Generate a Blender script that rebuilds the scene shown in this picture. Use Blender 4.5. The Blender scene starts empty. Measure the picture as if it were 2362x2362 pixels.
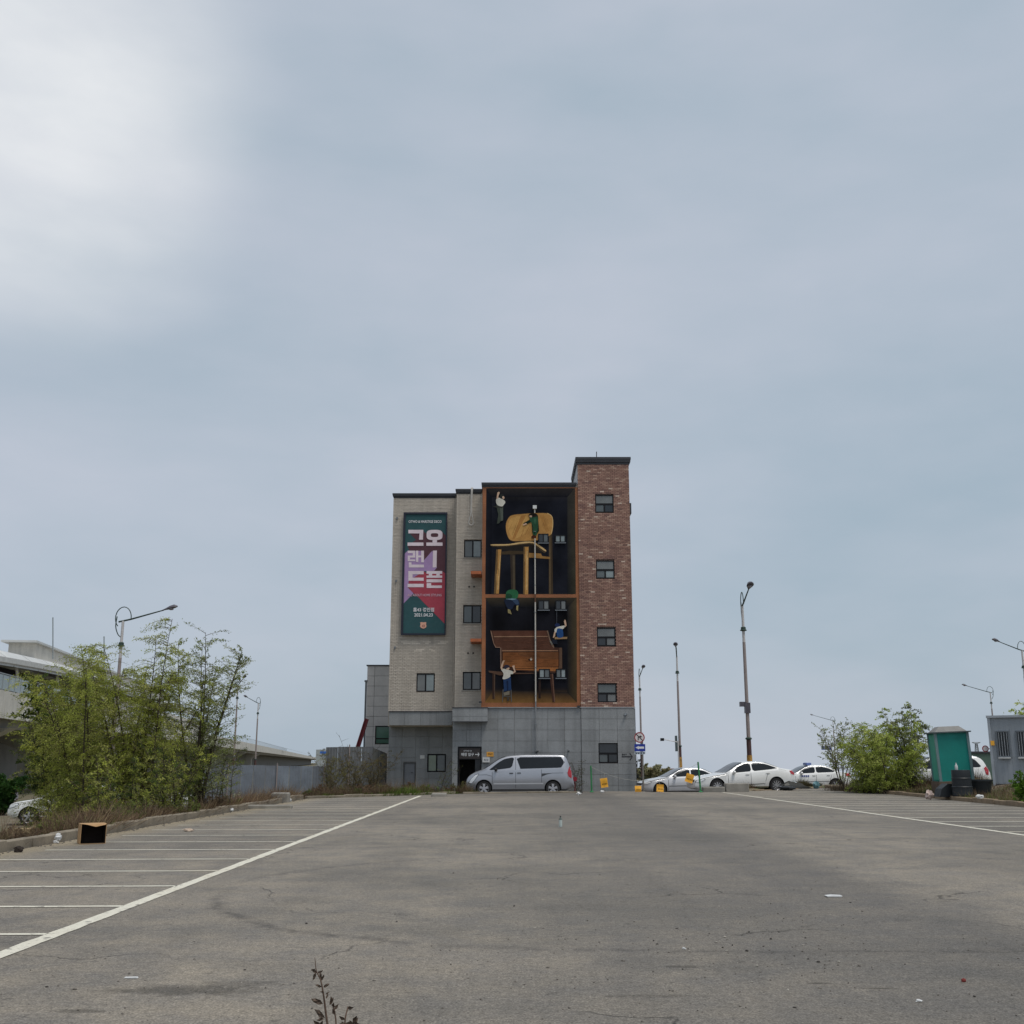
import bpy, bmesh, math, random
import numpy as np
from math import sin, cos, pi, radians, atan, sqrt
from mathutils import Vector, Matrix
random.seed(7); RNG = np.random.default_rng(7)
scene = bpy.context.scene
COL = scene.collection

# ------------------------------------------------------------------ camera
F = 2500.0; CX = CY = 1181.0; PITCH = atan(577 / 2500); EYE = 1.38
cam = bpy.data.cameras.new('camera'); camo = bpy.data.objects.new('camera', cam)
COL.objects.link(camo); scene.camera = camo
camo.location = (0, 0, EYE); camo.rotation_euler = (pi / 2 + PITCH, 0, 0)
cam.sensor_width = 36; cam.lens = 36 * F / 2362; cam.clip_end = 6000; cam.clip_start = .1

# ------------------------------------------------------------------ sky and sun
SUN_EL = radians(67); SUN_AZ = radians(138)      # azimuth from +Y, positive = right: behind the camera, veiled by the cloud sheet
world = bpy.data.worlds.new('World'); scene.world = world; world.use_nodes = True
nt = world.node_tree; nt.nodes.clear()
def wn(t, **k):
    n = nt.nodes.new(t)
    for a, b in k.items(): setattr(n, a, b)
    return n
def wmath(op, a, b=None, c=None):
    n = wn('ShaderNodeMath', operation=op)
    for i, x in enumerate((a, b, c)):
        if x is None: continue
        if isinstance(x, (int, float)): n.inputs[i].default_value = x
        else: nt.links.new(x, n.inputs[i])
    return n.outputs[0]
wout = wn('ShaderNodeOutputWorld')
sky = wn('ShaderNodeTexSky', sky_type='NISHITA', sun_disc=False, sun_elevation=SUN_EL, sun_rotation=SUN_AZ, dust_density=3.0)
bg_sky = wn('ShaderNodeBackground'); bg_sky.inputs[1].default_value = .06
nt.links.new(sky.outputs[0], bg_sky.inputs[0])
geo = wn('ShaderNodeTexCoord')
mapp = wn('ShaderNodeMapping'); mapp.inputs['Scale'].default_value = (1.0, 1.0, 2.6); mapp.inputs['Location'].default_value = (.35, .1, .2)
nt.links.new(geo.outputs['Generated'], mapp.inputs[0])
n1 = wn('ShaderNodeTexNoise'); n1.inputs['Scale'].default_value = 2.0; n1.inputs['Detail'].default_value = 8; n1.inputs['Roughness'].default_value = .42; n1.inputs['Distortion'].default_value = .3
nt.links.new(mapp.outputs[0], n1.inputs['Vector'])
# a thin, brighter place in the cloud sheet
dot = wn('ShaderNodeVectorMath', operation='DOT_PRODUCT')
n2 = wn('ShaderNodeTexNoise'); n2.inputs['Scale'].default_value = 2.6; n2.inputs['Detail'].default_value = 4
nt.links.new(mapp.outputs[0], n2.inputs['Vector'])
nc = wn('ShaderNodeVectorMath', operation='SUBTRACT'); nt.links.new(n2.outputs['Color'], nc.inputs[0]); nc.inputs[1].default_value = (.5, .5, .5)
nv = wn('ShaderNodeVectorMath', operation='MULTIPLY_ADD'); nt.links.new(nc.outputs[0], nv.inputs[0]); nv.inputs[1].default_value = (.10, .10, .10)
nt.links.new(geo.outputs['Generated'], nv.inputs[2])
nn = wn('ShaderNodeVectorMath', operation='NORMALIZE'); nt.links.new(nv.outputs[0], nn.inputs[0]); nt.links.new(nn.outputs[0], dot.inputs[0])
gv = Vector((-1190, 2436 - 965 * .2249, 562 + 965 * .9744)).normalized(); dot.inputs[1].default_value = gv
lob = wn('ShaderNodeMapRange', interpolation_type='SMOOTHERSTEP'); nt.links.new(dot.outputs['Value'], lob.inputs[0])
lob.inputs[1].default_value = .970; lob.inputs[2].default_value = 1.008; lob.inputs[3].default_value = 0; lob.inputs[4].default_value = 1
ramp = wn('ShaderNodeValToRGB'); e = ramp.color_ramp.elements
e[0].position = .34; e[0].color = (.306, .378, .442, 1); e[1].position = .66; e[1].color = (.442, .472, .536, 1)
n4 = wn('ShaderNodeTexNoise'); n4.inputs['Scale'].default_value = 5.5; n4.inputs['Detail'].default_value = 7; n4.inputs['Roughness'].default_value = .5; nt.links.new(mapp.outputs[0], n4.inputs['Vector'])
nt.links.new(wmath('ADD', wmath('MULTIPLY', n1.outputs['Fac'], .72), wmath('MULTIPLY', n4.outputs['Fac'], .28)), ramp.inputs[0])
mixw = wn('ShaderNodeMix', data_type='RGBA'); n3 = wn('ShaderNodeTexNoise'); n3.inputs['Scale'].default_value = 7; n3.inputs['Detail'].default_value = 5; nt.links.new(mapp.outputs[0], n3.inputs['Vector'])
brk = wn('ShaderNodeMapRange'); nt.links.new(n3.outputs['Fac'], brk.inputs[0]); brk.inputs[1].default_value = .3; brk.inputs[2].default_value = .7; brk.inputs[3].default_value = .6; brk.inputs[4].default_value = 1.0
nt.links.new(wmath('MULTIPLY', lob.outputs[0], brk.outputs[0]), mixw.inputs[0])
nt.links.new(ramp.outputs[0], mixw.inputs[6]); mixw.inputs[7].default_value = (.72, .73, .735, 1)
bg_cl = wn('ShaderNodeBackground'); bg_cl.inputs[1].default_value = 1.0
nt.links.new(mixw.outputs[2], bg_cl.inputs[0])
mixs = wn('ShaderNodeMixShader'); mixs.inputs[0].default_value = .86
nt.links.new(bg_sky.outputs[0], mixs.inputs[1]); nt.links.new(bg_cl.outputs[0], mixs.inputs[2]); nt.links.new(mixs.outputs[0], wout.inputs[0])
sl = bpy.data.lights.new('sun', 'SUN'); sl.energy = 1.4; sl.angle = radians(20); sl.color = (1, .95, .88)
so = bpy.data.objects.new('sun', sl); COL.objects.link(so)
sd = Vector((sin(SUN_AZ) * cos(SUN_EL), cos(SUN_AZ) * cos(SUN_EL), sin(SUN_EL)))
so.rotation_euler = sd.to_track_quat('Z', 'Y').to_euler(); so.location = sd * 50 + Vector((0, 0, 60))
scene.view_settings.view_transform = 'Standard'; scene.view_settings.look = 'None'
scene.view_settings.gamma = 1; scene.view_settings.use_curve_mapping = False
scene.view_settings.exposure = 0.42

# ------------------------------------------------------------------ helpers
def ray(px, py):
    u = px - CX; v = py - CY
    return u, F * cos(PITCH) + v * sin(PITCH), F * sin(PITCH) - v * cos(PITCH)
def at(px, py, Y):                                 # where the line of sight meets an upright plane at depth Y
    r = ray(px, py); t = Y / r[1]; return Vector((r[0] * t, Y, EYE + r[2] * t))
def gnd(px, py, z=0.0):                            # where it meets the ground
    r = ray(px, py); t = (z - EYE) / r[2]; return Vector((r[0] * t, r[1] * t, z))
def sm(a, b, x):
    t = min(1, max(0, (x - a) / (b - a))); return t * t * (3 - 2 * t)
def srgb(r, g, b):
    return tuple((c / 255 / 12.92 if c <= 10 else ((c / 255 + .055) / 1.055) ** 2.4) for c in (r, g, b))

WL = {}
def thing(name, loc, label, cat, group=None, rot=None):
    o = bpy.data.objects.new(name, None); COL.objects.link(o); o.location = loc; o.empty_display_size = .2
    o['label'] = label; o['category'] = cat
    if group: o['group'] = group
    if rot: o.rotation_euler = rot
    WL[o] = Vector(loc); return o
def tag(o, label, cat, group=None):
    o['label'] = label; o['category'] = cat
    if group: o['group'] = group
    return o
def struct(o): o['kind'] = 'structure'; return o
def finish(name, me, mat, parent, local, loc=None):
    o = bpy.data.objects.new(name, me); COL.objects.link(o)
    if mat is not None: me.materials.append(mat)
    if parent is not None:
        o.parent = parent; WL[o] = WL[parent]
    elif loc is not None: o.location = loc; WL[o] = Vector(loc)
    else: WL[o] = Vector((0, 0, 0))
    return o
class MB:
    def __init__(s): s.v = []; s.f = []; s.c = []; s.cur = None
    def col(s, c): s.cur = c; return s
    def poly(s, pts):
        n = len(s.v); s.v += [tuple(p) for p in pts]; s.f.append(tuple(range(n, n + len(pts)))); s.c.append(s.cur); return s
    def add(s, vs, fs):
        n = len(s.v); s.v += [tuple(p) for p in vs]
        for f in fs: s.f.append(tuple(i + n for i in f)); s.c.append(s.cur)
        return s
    def box(s, x0, x1, y0, y1, z0, z1):
        return s.add([(x0, y0, z0), (x1, y0, z0), (x1, y1, z0), (x0, y1, z0), (x0, y0, z1), (x1, y0, z1), (x1, y1, z1), (x0, y1, z1)],
                     [(0, 3, 2, 1), (4, 5, 6, 7), (0, 1, 5, 4), (1, 2, 6, 5), (2, 3, 7, 6), (3, 0, 4, 7)])
    def bbox(s, x0, x1, y0, y1, z0, z1, b=.02):    # box with chamfered upright and top edges
        pts = [(x0 + b, y0), (x1 - b, y0), (x1, y0 + b), (x1, y1 - b), (x1 - b, y1), (x0 + b, y1), (x0, y1 - b), (x0, y0 + b)]
        cx = (x0 + x1) / 2; cy = (y0 + y1) / 2
        top = [(cx + (x - cx) * (1 - b / max(abs(x1 - x0) / 2, .001)), cy + (y - cy) * (1 - b / max(abs(y1 - y0) / 2, .001))) for x, y in pts]
        v = [(x, y, z0) for x, y in pts] + [(x, y, z1 - b) for x, y in pts] + [(x, y, z1) for x, y in top]
        f = [tuple(range(7, -1, -1)), tuple(range(16, 24))]
        for k in (0, 8):
            for i in range(8): j = (i + 1) % 8; f.append((k + i, k + j, k + 8 + j, k + 8 + i))
        return s.add(v, f)
    def prism(s, poly, y0, y1):                    # outline in (x, z), pushed along y
        n = len(poly); v = [(x, y0, z) for x, z in poly] + [(x, y1, z) for x, z in poly]
        f = [tuple(range(n)), tuple(range(2 * n - 1, n - 1, -1))] + [(i, i + n, (i + 1) % n + n, (i + 1) % n) for i in range(n)]
        return s.add(v, f)
    def zprism(s, poly, z0, z1):                   # outline in (x, y), pushed along z
        n = len(poly); v = [(x, y, z0) for x, y in poly] + [(x, y, z1) for x, y in poly]
        f = [tuple(range(n - 1, -1, -1)), tuple(range(n, 2 * n))] + [(i, (i + 1) % n, (i + 1) % n + n, i + n) for i in range(n)]
        return s.add(v, f)
    def tube(s, pts, r, n=6):
        pts = [Vector(p) for p in pts]; m = len(pts)
        if isinstance(r, (int, float)): r = [r] * m
        v = []; a = None
        for i, p in enumerate(pts):
            d = (pts[min(i + 1, m - 1)] - pts[max(i - 1, 0)])
            if d.length < 1e-9: d = Vector((0, 0, 1))
            d.normalize()
            if a is None: a = d.cross(Vector((0, 0, 1)) if abs(d.z) < .9 else Vector((1, 0, 0)))
            a = (a - d * a.dot(d)); a.normalize(); b = d.cross(a)
            for k in range(n):
                q = 2 * pi * k / n; v.append(p + (a * cos(q) + b * sin(q)) * r[i])
        f = [tuple(range(n - 1, -1, -1)), tuple(range((m - 1) * n, m * n))]
        for i in range(m - 1):
            for k in range(n):
                f.append((i * n + k, i * n + (k + 1) % n, (i + 1) * n + (k + 1) % n, (i + 1) * n + k))
        return s.add(v, f)
    def lathe(s, prof, c, axis='z', n=20):         # profile of (radius, height)
        v = []; c = Vector(c)
        for r, h in prof:
            for k in range(n):
                q = 2 * pi * k / n
                if axis == 'z': p = (r * cos(q), r * sin(q), h)
                elif axis == 'y': p = (r * cos(q), h, r * sin(q))
                else: p = (h, r * cos(q), r * sin(q))
                v.append(c + Vector(p))
        m = len(prof); f = [tuple(range(n - 1, -1, -1)), tuple(range((m - 1) * n, m * n))]
        for i in range(m - 1):
            for k in range(n): f.append((i * n + k, i * n + (k + 1) % n, (i + 1) * n + (k + 1) % n, (i + 1) * n + k))
        return s.add(v, f)
    def blob(s, c, r, seed=0, n=8, m=5, rough=.15):
        rr = random.Random(seed); c = Vector(c)
        prof = []
        v = []
        for i in range(m + 1):
            th = pi * i / m
            for k in range(n):
                q = 2 * pi * k / n; j = 1 + rr.uniform(-rough, rough)
                v.append(c + Vector((r[0] * sin(th) * cos(q) * j, r[1] * sin(th) * sin(q) * j, r[2] * cos(th) * j)))
        f = []
        for i in range(m):
            for k in range(n): f.append((i * n + k, (i + 1) * n + k, (i + 1) * n + (k + 1) % n, i * n + (k + 1) % n))
        return s.add(v, f)
    def build(s, name, mat, parent=None, smooth=None, local=False):
        me = bpy.data.meshes.new(name); loc = None; vs = s.v
        if parent is not None and not local:
            w = WL[parent]; vs = [(x - w.x, y - w.y, z - w.z) for x, y, z in s.v]
        elif parent is None and not local:
            A = np.array(s.v); lo = A.min(0); hi = A.max(0)
            loc = ((lo[0] + hi[0]) / 2, (lo[1] + hi[1]) / 2, lo[2]); vs = [(x - loc[0], y - loc[1], z - loc[2]) for x, y, z in s.v]
        me.from_pydata(vs, [], s.f)
        if any(c is not None for c in s.c):
            at_ = me.color_attributes.new('Col', 'FLOAT_COLOR', 'CORNER'); out = []
            for f, c in zip(s.f, s.c):
                c = c or (.5, .5, .5)
                if isinstance(c[0], (tuple, list)):
                    for cc in c: out += [*cc[:3], 1]
                else: out += [*c[:3], 1] * len(f)
            at_.data.foreach_set('color', out)
        if smooth is not None:
            me.polygons.foreach_set('use_smooth', [True] * len(me.polygons)); me.update()
            me.set_sharp_from_angle(angle=radians(smooth))
        me.update()
        return finish(name, me, mat, parent, local, loc)
def shared(name, me, loc, parent=None):
    o = bpy.data.objects.new(name, me); COL.objects.link(o)
    if parent is not None: o.parent = parent; o.location = Vector(loc) - WL[parent]; WL[o] = Vector(loc)
    else: o.location = loc; WL[o] = Vector(loc)
    return o
def npmesh(name, V, k, cols, mat, parent=None, kind=None):
    """V (N,k,3): N loose k-gons with one colour each"""
    N = V.shape[0]; me = bpy.data.meshes.new(name)
    if parent is not None: V = V - np.array(WL[parent])
    me.vertices.add(N * k); me.vertices.foreach_set('co', V.reshape(-1).astype(np.float32))
    me.loops.add(N * k); me.loops.foreach_set('vertex_index', np.arange(N * k, dtype=np.int32))
    me.polygons.add(N); me.polygons.foreach_set('loop_start', np.arange(0, N * k, k, dtype=np.int32)); me.polygons.foreach_set('loop_total', np.full(N, k, np.int32))
    me.update(calc_edges=True)
    a = me.color_attributes.new('Col', 'FLOAT_COLOR', 'CORNER')
    c = np.ones((N, k, 4), np.float32); c[:, :, :3] = cols[:, None, :]; a.data.foreach_set('color', c.reshape(-1))
    me.update(); o = finish(name, me, mat, parent, True)
    if kind: o['kind'] = kind
    return o

# ------------------------------------------------------------------ materials
class NT:
    def __init__(s, name):
        s.m = bpy.data.materials.new(name); s.m.use_nodes = True; s.t = s.m.node_tree
        s.b = s.t.nodes['Principled BSDF']; s.o = s.t.nodes['Material Output']
        s.pos = s.n('ShaderNodeNewGeometry').outputs['Position']
    def n(s, t, **k):
        x = s.t.nodes.new(t)
        for a, b in k.items(): setattr(x, a, b)
        return x
    def set(s, sock, v):
        if hasattr(v, 'is_linked') or isinstance(v, bpy.types.NodeSocket): s.t.links.new(v, sock)
        else: sock.default_value = v
    def noise(s, scale, detail=4, rough=.55, vec=None, dist=0.0):
        x = s.n('ShaderNodeTexNoise'); s.set(x.inputs['Vector'], vec if vec is not None else s.pos)
        x.inputs['Scale'].default_value = scale; x.inputs['Detail'].default_value = detail; x.inputs['Roughness'].default_value = rough; x.inputs['Distortion'].default_value = dist
        return x.outputs['Fac']
    def map(s, v, a, b, c=0.0, d=1.0):
        x = s.n('ShaderNodeMapRange'); s.set(x.inputs[0], v)
        for i, q in enumerate((a, b, c, d)): x.inputs[i + 1].default_value = q
        return x.outputs[0]
    def math(s, op, a, b=0.0, c=0.0):
        x = s.n('ShaderNodeMath', operation=op); s.set(x.inputs[0], a); s.set(x.inputs[1], b); s.set(x.inputs[2], c); return x.outputs[0]
    def mix(s, f, a, b, blend='MIX'):
        x = s.n('ShaderNodeMix', data_type='RGBA', blend_type=blend); s.set(x.inputs[0], f)
        for i, q in ((6, a), (7, b)):
            if isinstance(q, (tuple, list)): q = (*q[:3], 1)
            s.set(x.inputs[i], q)
        return x.outputs[2]
    def scl(s, col, v):                            # colour times value
        x = s.n('ShaderNodeVectorMath', operation='SCALE'); s.set(x.inputs[0], col); s.set(x.inputs[3], v); return x.outputs[0]
    def bump(s, h, strength=.3, dist=.02):
        x = s.n('ShaderNodeBump'); s.set(x.inputs['Height'], h); x.inputs['Strength'].default_value = strength; x.inputs['Distance'].default_value = dist
        s.t.links.new(x.outputs[0], s.b.inputs['Normal'])
    def attr(s): return s.n('ShaderNodeVertexColor', layer_name='Col').outputs[0]
def rgb(nt_, c):
    x = nt_.n('ShaderNodeRGB'); x.outputs[0].default_value = (*c[:3], 1); return x.outputs[0]
_M = {}
def mat(name, c=None, rough=.8, var=.15, scale=3.0, metal=0.0, bump=0.0, bscale=40.0, spec=.5, coat=0.0, fine=.0, streak=0.0):
    if name in _M: return _M[name]
    t = NT(name); base = t.attr() if c is None else rgb(t, c)
    f = t.map(t.noise(scale, 6, .6), .3, .7, 1 - var, 1 + var)
    if fine: f = t.math('MULTIPLY', f, t.map(t.noise(scale * 22, 2, .5), .3, .7, 1 - fine, 1 + fine))
    if streak:
        mp = t.n('ShaderNodeMapping'); mp.inputs['Scale'].default_value = (3.2, 3.2, .16); t.t.links.new(t.pos, mp.inputs[0])
        f = t.math('MULTIPLY', f, t.map(t.noise(1.0, 5, .6, mp.outputs[0]), .45, .75, 1, 1 - streak))
    t.t.links.new(t.scl(base, f), t.b.inputs['Base Color'])
    t.b.inputs['Metallic'].default_value = metal; t.b.inputs['Specular IOR Level'].default_value = spec
    t.b.inputs['Coat Weight'].default_value = coat; t.b.inputs['Coat Roughness'].default_value = .06
    t.t.links.new(t.map(t.noise(scale * 2.3, 3), .3, .7, max(.02, rough - .08), min(1, rough + .08)), t.b.inputs['Roughness'])
    if bump: t.bump(t.noise(bscale, 3), bump, .01)
    _M[name] = t.m; return t.m
def leafmat(name):
    t = NT(name); col = t.attr()
    f = t.map(t.noise(1.1, 3), .3, .7, .72, 1.28); c = t.scl(col, f)
    t.t.links.new(c, t.b.inputs['Base Color']); t.b.inputs['Roughness'].default_value = .6; t.b.inputs['Specular IOR Level'].default_value = .25
    tr = t.n('ShaderNodeBsdfTranslucent'); t.t.links.new(t.scl(c, 1.0), tr.inputs[0])
    ms = t.n('ShaderNodeMixShader'); ms.inputs[0].default_value = .45
    t.t.links.new(t.b.outputs[0], ms.inputs[1]); t.t.links.new(tr.outputs[0], ms.inputs[2]); t.t.links.new(ms.outputs[0], t.o.inputs[0])
    return t.m
LEAF = leafmat('leaves')
GLASS = mat('window_glass', (.10, .13, .135), .08, .35, .6, spec=.8)
GLASSD = mat('dark_glass', (.012, .014, .017), .05, .3, .8, spec=.4)
FRAME = mat('black_frame', (.010, .010, .012), .6, .1, spec=.2)
VCOL = mat('painted', None, .75, .10, 2.5, fine=.06)
def panes(seed=0): pass
# ------------------------------------------------------------------ terrain
LX, RX = -8.05, 16.2                               # kerb lines
def terr(x, y):
    g = -.22 - .2 * sm(56, 64, y)
    l = -.04 - 1.26 * sm(-8.4, -12.5, x)
    g = g + (l - g) * sm(-7.4, -8.4, x)
    if y > 43 and x < -1.5: g = max(g, -.06 - .3 * sm(51, 53, y)) if x > -9 else g
    xr = RX + .25 - max(0, y - 40) * -.05
    r = (.02 + .55 * sm(0, 3.2, x - xr)) * (1 - sm(49, 56, y)) - .35 * sm(52, 60, y)
    g = g + (r - g) * sm(-.6, 0, x - xr)
    if y > 53 and x > 10.5:                        # grassy corner beyond the lot
        e = 54.2 + (x - 10.9) * 1.2
        k = sm(-.3, .4, y - e) * (1 - sm(2.2, 3.6, y - e)); g = max(g, g + (.10 - g) * k)
    if x > -4: g -= 55 * sm(110, 700, y) * sm(-4, 12, x)
    return g
xs = sorted(set([-1500, -700, -300, -150, -90, -60] + list(np.arange(-40, -14, 2.0)) + list(np.arange(-14, -7, .35)) + list(np.arange(-7, 10, 1.0)) + list(np.arange(10, 22, .4)) + list(np.arange(22, 44, 2.0)) + [60, 90, 150, 300, 700, 1500]))
ys = sorted(set([-60, -20] + list(np.arange(-5, 40, 2.0)) + list(np.arange(40, 70, .5)) + list(np.arange(70, 120, 5.0)) + [135, 150, 175, 200, 250, 300, 400, 500, 700, 900, 1800, 3500]))
mb = MB(); nx = len(xs)
mb.v = [(x, y, terr(x, y)) for y in ys for x in xs]
for j in range(len(ys) - 1):
    for i in range(nx - 1):
        a = j * nx + i; mb.f.append((a, a + 1, a + 1 + nx, a + nx)); mb.c.append(None)
t = NT('earth'); a = t.noise(.35, 6, .6); b_ = t.noise(4, 6, .65)
c = t.mix(t.map(b_, .35, .65), srgb(92, 82, 66), srgb(128, 117, 98)); c = t.mix(t.map(a, .48, .6), c, srgb(84, 90, 52))
t.t.links.new(c, t.b.inputs['Base Color']); t.b.inputs['Roughness'].default_value = .95; t.bump(t.noise(18, 5), .6, .05)
struct(mb.build('ground', t.m, smooth=60))
EARTH = t.m

# ------------------------------------------------------------------ asphalt
FAR = [(-7.95, 43.3), (-2.35, 50.1), (3.27, 51.6), (3.42, 54.3), (6.3, 54.3), (6.6, 53.0), (10.0, 53.0), (10.9, 53.8), (17.2, 61.6)]
LOT = [(LX, -8), (RX - .3, -8), (RX - .2, 34), (17.2, 61.6)] + FAR[::-1][1:]
t = NT('asphalt'); sep = t.n('ShaderNodeSeparateXYZ'); t.t.links.new(t.pos, sep.inputs[0]); X, Y = sep.outputs[0], sep.outputs[1]
col = t.mix(t.map(t.noise(.22, 5, .6), .3, .7), srgb(115, 111, 105), srgb(129, 123, 115))
col = t.mix(t.map(t.noise(1.7, 6, .65), .35, .68), col, srgb(144, 135, 121))
# darker, older lane to the left of a seam
seam = t.math('ADD', t.math('SUBTRACT', 4.35, X), t.map(t.noise(.55, 4), 0, 1, -.9, .9))
lane = t.math('MULTIPLY', t.map(seam, -.3, .6), t.map(seam, .2, 5.0, 1, 0))
col = t.mix(t.math('MULTIPLY', lane, .55), col, srgb(82, 81, 81))
big = t.noise(.13, 4, .55); col = t.mix(t.map(big, .44, .62, 0, .55), col, srgb(92, 90, 86))
mid_ = t.noise(.7, 5, .62); col = t.mix(t.map(mid_, .53, .70, 0, .45), col, srgb(88, 86, 82))
# long tyre wear, stretched along the driving direction
mp = t.n('ShaderNodeMapping'); mp.inputs['Scale'].default_value = (1.5, .12, 1); t.t.links.new(t.pos, mp.inputs[0])
col = t.mix(t.math('MULTIPLY', t.map(t.noise(.9, 5, .6, mp.outputs[0]), .48, .74), .36), col, srgb(96, 92, 87))
def circ(p, q, r):
    ax, ay = p; bx, by = q; cx, cy = r; d = 2 * (ax * (by - cy) + bx * (cy - ay) + cx * (ay - by))
    ux = ((ax * ax + ay * ay) * (by - cy) + (bx * bx + by * by) * (cy - ay) + (cx * cx + cy * cy) * (ay - by)) / d
    uy = ((ax * ax + ay * ay) * (cx - bx) + (bx * bx + by * by) * (ax - cx) + (cx * cx + cy * cy) * (bx - ax)) / d
    return ux, uy, sqrt((ax - ux) ** 2 + (ay - uy) ** 2)
wob = t.map(t.noise(1.3, 3), 0, 1, -.16, .16)
for (p, q, r), wd, st in ((((-3.0, 11.6), (-2.3, 10.2), (-.6, 8.95)), .13, .62), (((-.6, 8.95), (2.0, 8.6), (4.6, 8.9)), .12, .5), (((-3.35, 12.6), (-2.3, 15.5), (.6, 17.5)), .16, .42)):
    cx, cy, R = circ(p, q, r)
    v = t.n('ShaderNodeVectorMath', operation='DISTANCE'); t.t.links.new(t.pos, v.inputs[0]); v.inputs[1].default_value = (cx, cy, 0)
    d = t.math('ABSOLUTE', t.math('ADD', t.math('SUBTRACT', v.outputs['Value'], R), wob))
    near = t.n('ShaderNodeVectorMath', operation='DISTANCE'); t.t.links.new(t.pos, near.inputs[0]); near.inputs[1].default_value = (q[0], q[1], 0)
    fade = t.map(near.outputs['Value'], 1.2, 3.2, 1, 0)
    k = t.math('MULTIPLY', t.math('MULTIPLY', t.map(d, .0, wd, 1, 0), fade), t.map(t.noise(5, 4), .35, .6))
    col = t.mix(t.math('MULTIPLY', k, st), col, srgb(62, 60, 60))
for px, py, rx, ry, st in ((430, 2285, .52, .17, .55), (190, 2332, .17, .05, .5), (560, 2268, .30, .10, .30), (1570, 2230, .18, .05, .5), (1885, 2268, .1, .03, .7), (2020, 2280, .12, .03, .6), (1500, 2298, .35, .05, .35)):
    g = gnd(px, py); v = t.n('ShaderNodeVectorMath', operation='SUBTRACT'); t.t.links.new(t.pos, v.inputs[0]); v.inputs[1].default_value = g
    v2 = t.n('ShaderNodeVectorMath', operation='DIVIDE'); t.t.links.new(v.outputs[0], v2.inputs[0]); v2.inputs[1].default_value = (rx, ry, 1)
    v3 = t.n('ShaderNodeVectorMath', operation='LENGTH'); t.t.links.new(v2.outputs[0], v3.inputs[0])
    k = t.map(t.math('ADD', v3.outputs['Value'], t.map(t.noise(7, 4), 0, 1, -.8, .8)), .5, 1.1, 1, 0)
    col = t.mix(t.math('MULTIPLY', k, st), col, srgb(60, 56, 50))
# cracks
nv_ = t.n('ShaderNodeTexNoise'); t.t.links.new(t.pos, nv_.inputs['Vector']); nv_.inputs['Scale'].default_value = 1.6; nv_.inputs['Detail'].default_value = 6
wv = t.n('ShaderNodeVectorMath', operation='MULTIPLY_ADD'); t.t.links.new(nv_.outputs['Color'], wv.inputs[0]); wv.inputs[1].default_value = (.9, .9, .9); t.t.links.new(t.pos, wv.inputs[2])
vo = t.n('ShaderNodeTexVoronoi', feature='DISTANCE_TO_EDGE'); t.t.links.new(wv.outputs[0], vo.inputs['Vector']); vo.inputs['Scale'].default_value = .42
cr = t.math('MULTIPLY', t.map(vo.outputs['Distance'], .0, .009, 1, 0), t.map(t.noise(.45, 3, .5), .50, .60))
col = t.mix(t.math('MULTIPLY', cr, .75), col, srgb(48, 46, 44))
spots = t.noise(6.5, 3, .6); col = t.mix(t.map(spots, .66, .72, 0, .5), col, srgb(70, 67, 63))
col = t.mix(t.map(t.noise(2.6, 6, .7), .6, .74, 0, .5), col, srgb(152, 143, 128))
# sandy dust along the left gutter and far edge
dust = t.math('MULTIPLY', t.map(t.math('ADD', X, t.map(t.noise(1.2, 4), 0, 1, -.5, .5)), LX + .15, LX + 1.0, 1, 0), .85)
col = t.mix(dust, col, srgb(150, 138, 116))
sp = t.noise(75, 2, .6); agg = t.noise(33, 4, .7)
col = t.scl(col, t.map(sp, .3, .7, .55, 1.45)); col = t.scl(col, t.map(agg, .3, .7, .70, 1.30)); col = t.scl(col, t.map(t.noise(14, 3, .7), .35, .65, .86, 1.14))
t.t.links.new(col, t.b.inputs['Base Color']); t.b.inputs['Roughness'].default_value = .9; t.b.inputs['Specular IOR Level'].default_value = .25
t.bump(t.math('ADD', t.noise(60, 4, .7), t.math('MULTIPLY', cr, -1.5)), .55, .012)
ASPH = t.m
mb = MB(); mb.zprism(LOT, -.28, 0.0); lot = struct(mb.build('parking_lot', ASPH))
# road behind
t = NT('road_asphalt'); cc = t.mix(t.map(t.noise(.8, 6, .6), .3, .7), srgb(98, 96, 93), srgb(120, 117, 112)); cc = t.scl(cc, t.map(t.noise(60, 2), .3, .7, .8, 1.2))
t.t.links.new(cc, t.b.inputs['Base Color']); t.b.inputs['Roughness'].default_value = .9
mb = MB(); zr = -.16
mb.zprism([(-2.2, 50.35), (3.3, 51.85), (3.5, 54.9), (-2.6, 54.9)], -.3, zr)
mb.zprism([(6.5, 53.4), (10.3, 53.4), (10.9, 54.6), (12.5, 63), (6.5, 63)], -.45, -.19)
mb.zprism([(6.5, 63.004), (22, 63.004), (36, 109), (6.5, 109)], -.5, -.38)
struct(mb.build('road', t.m))

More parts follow.
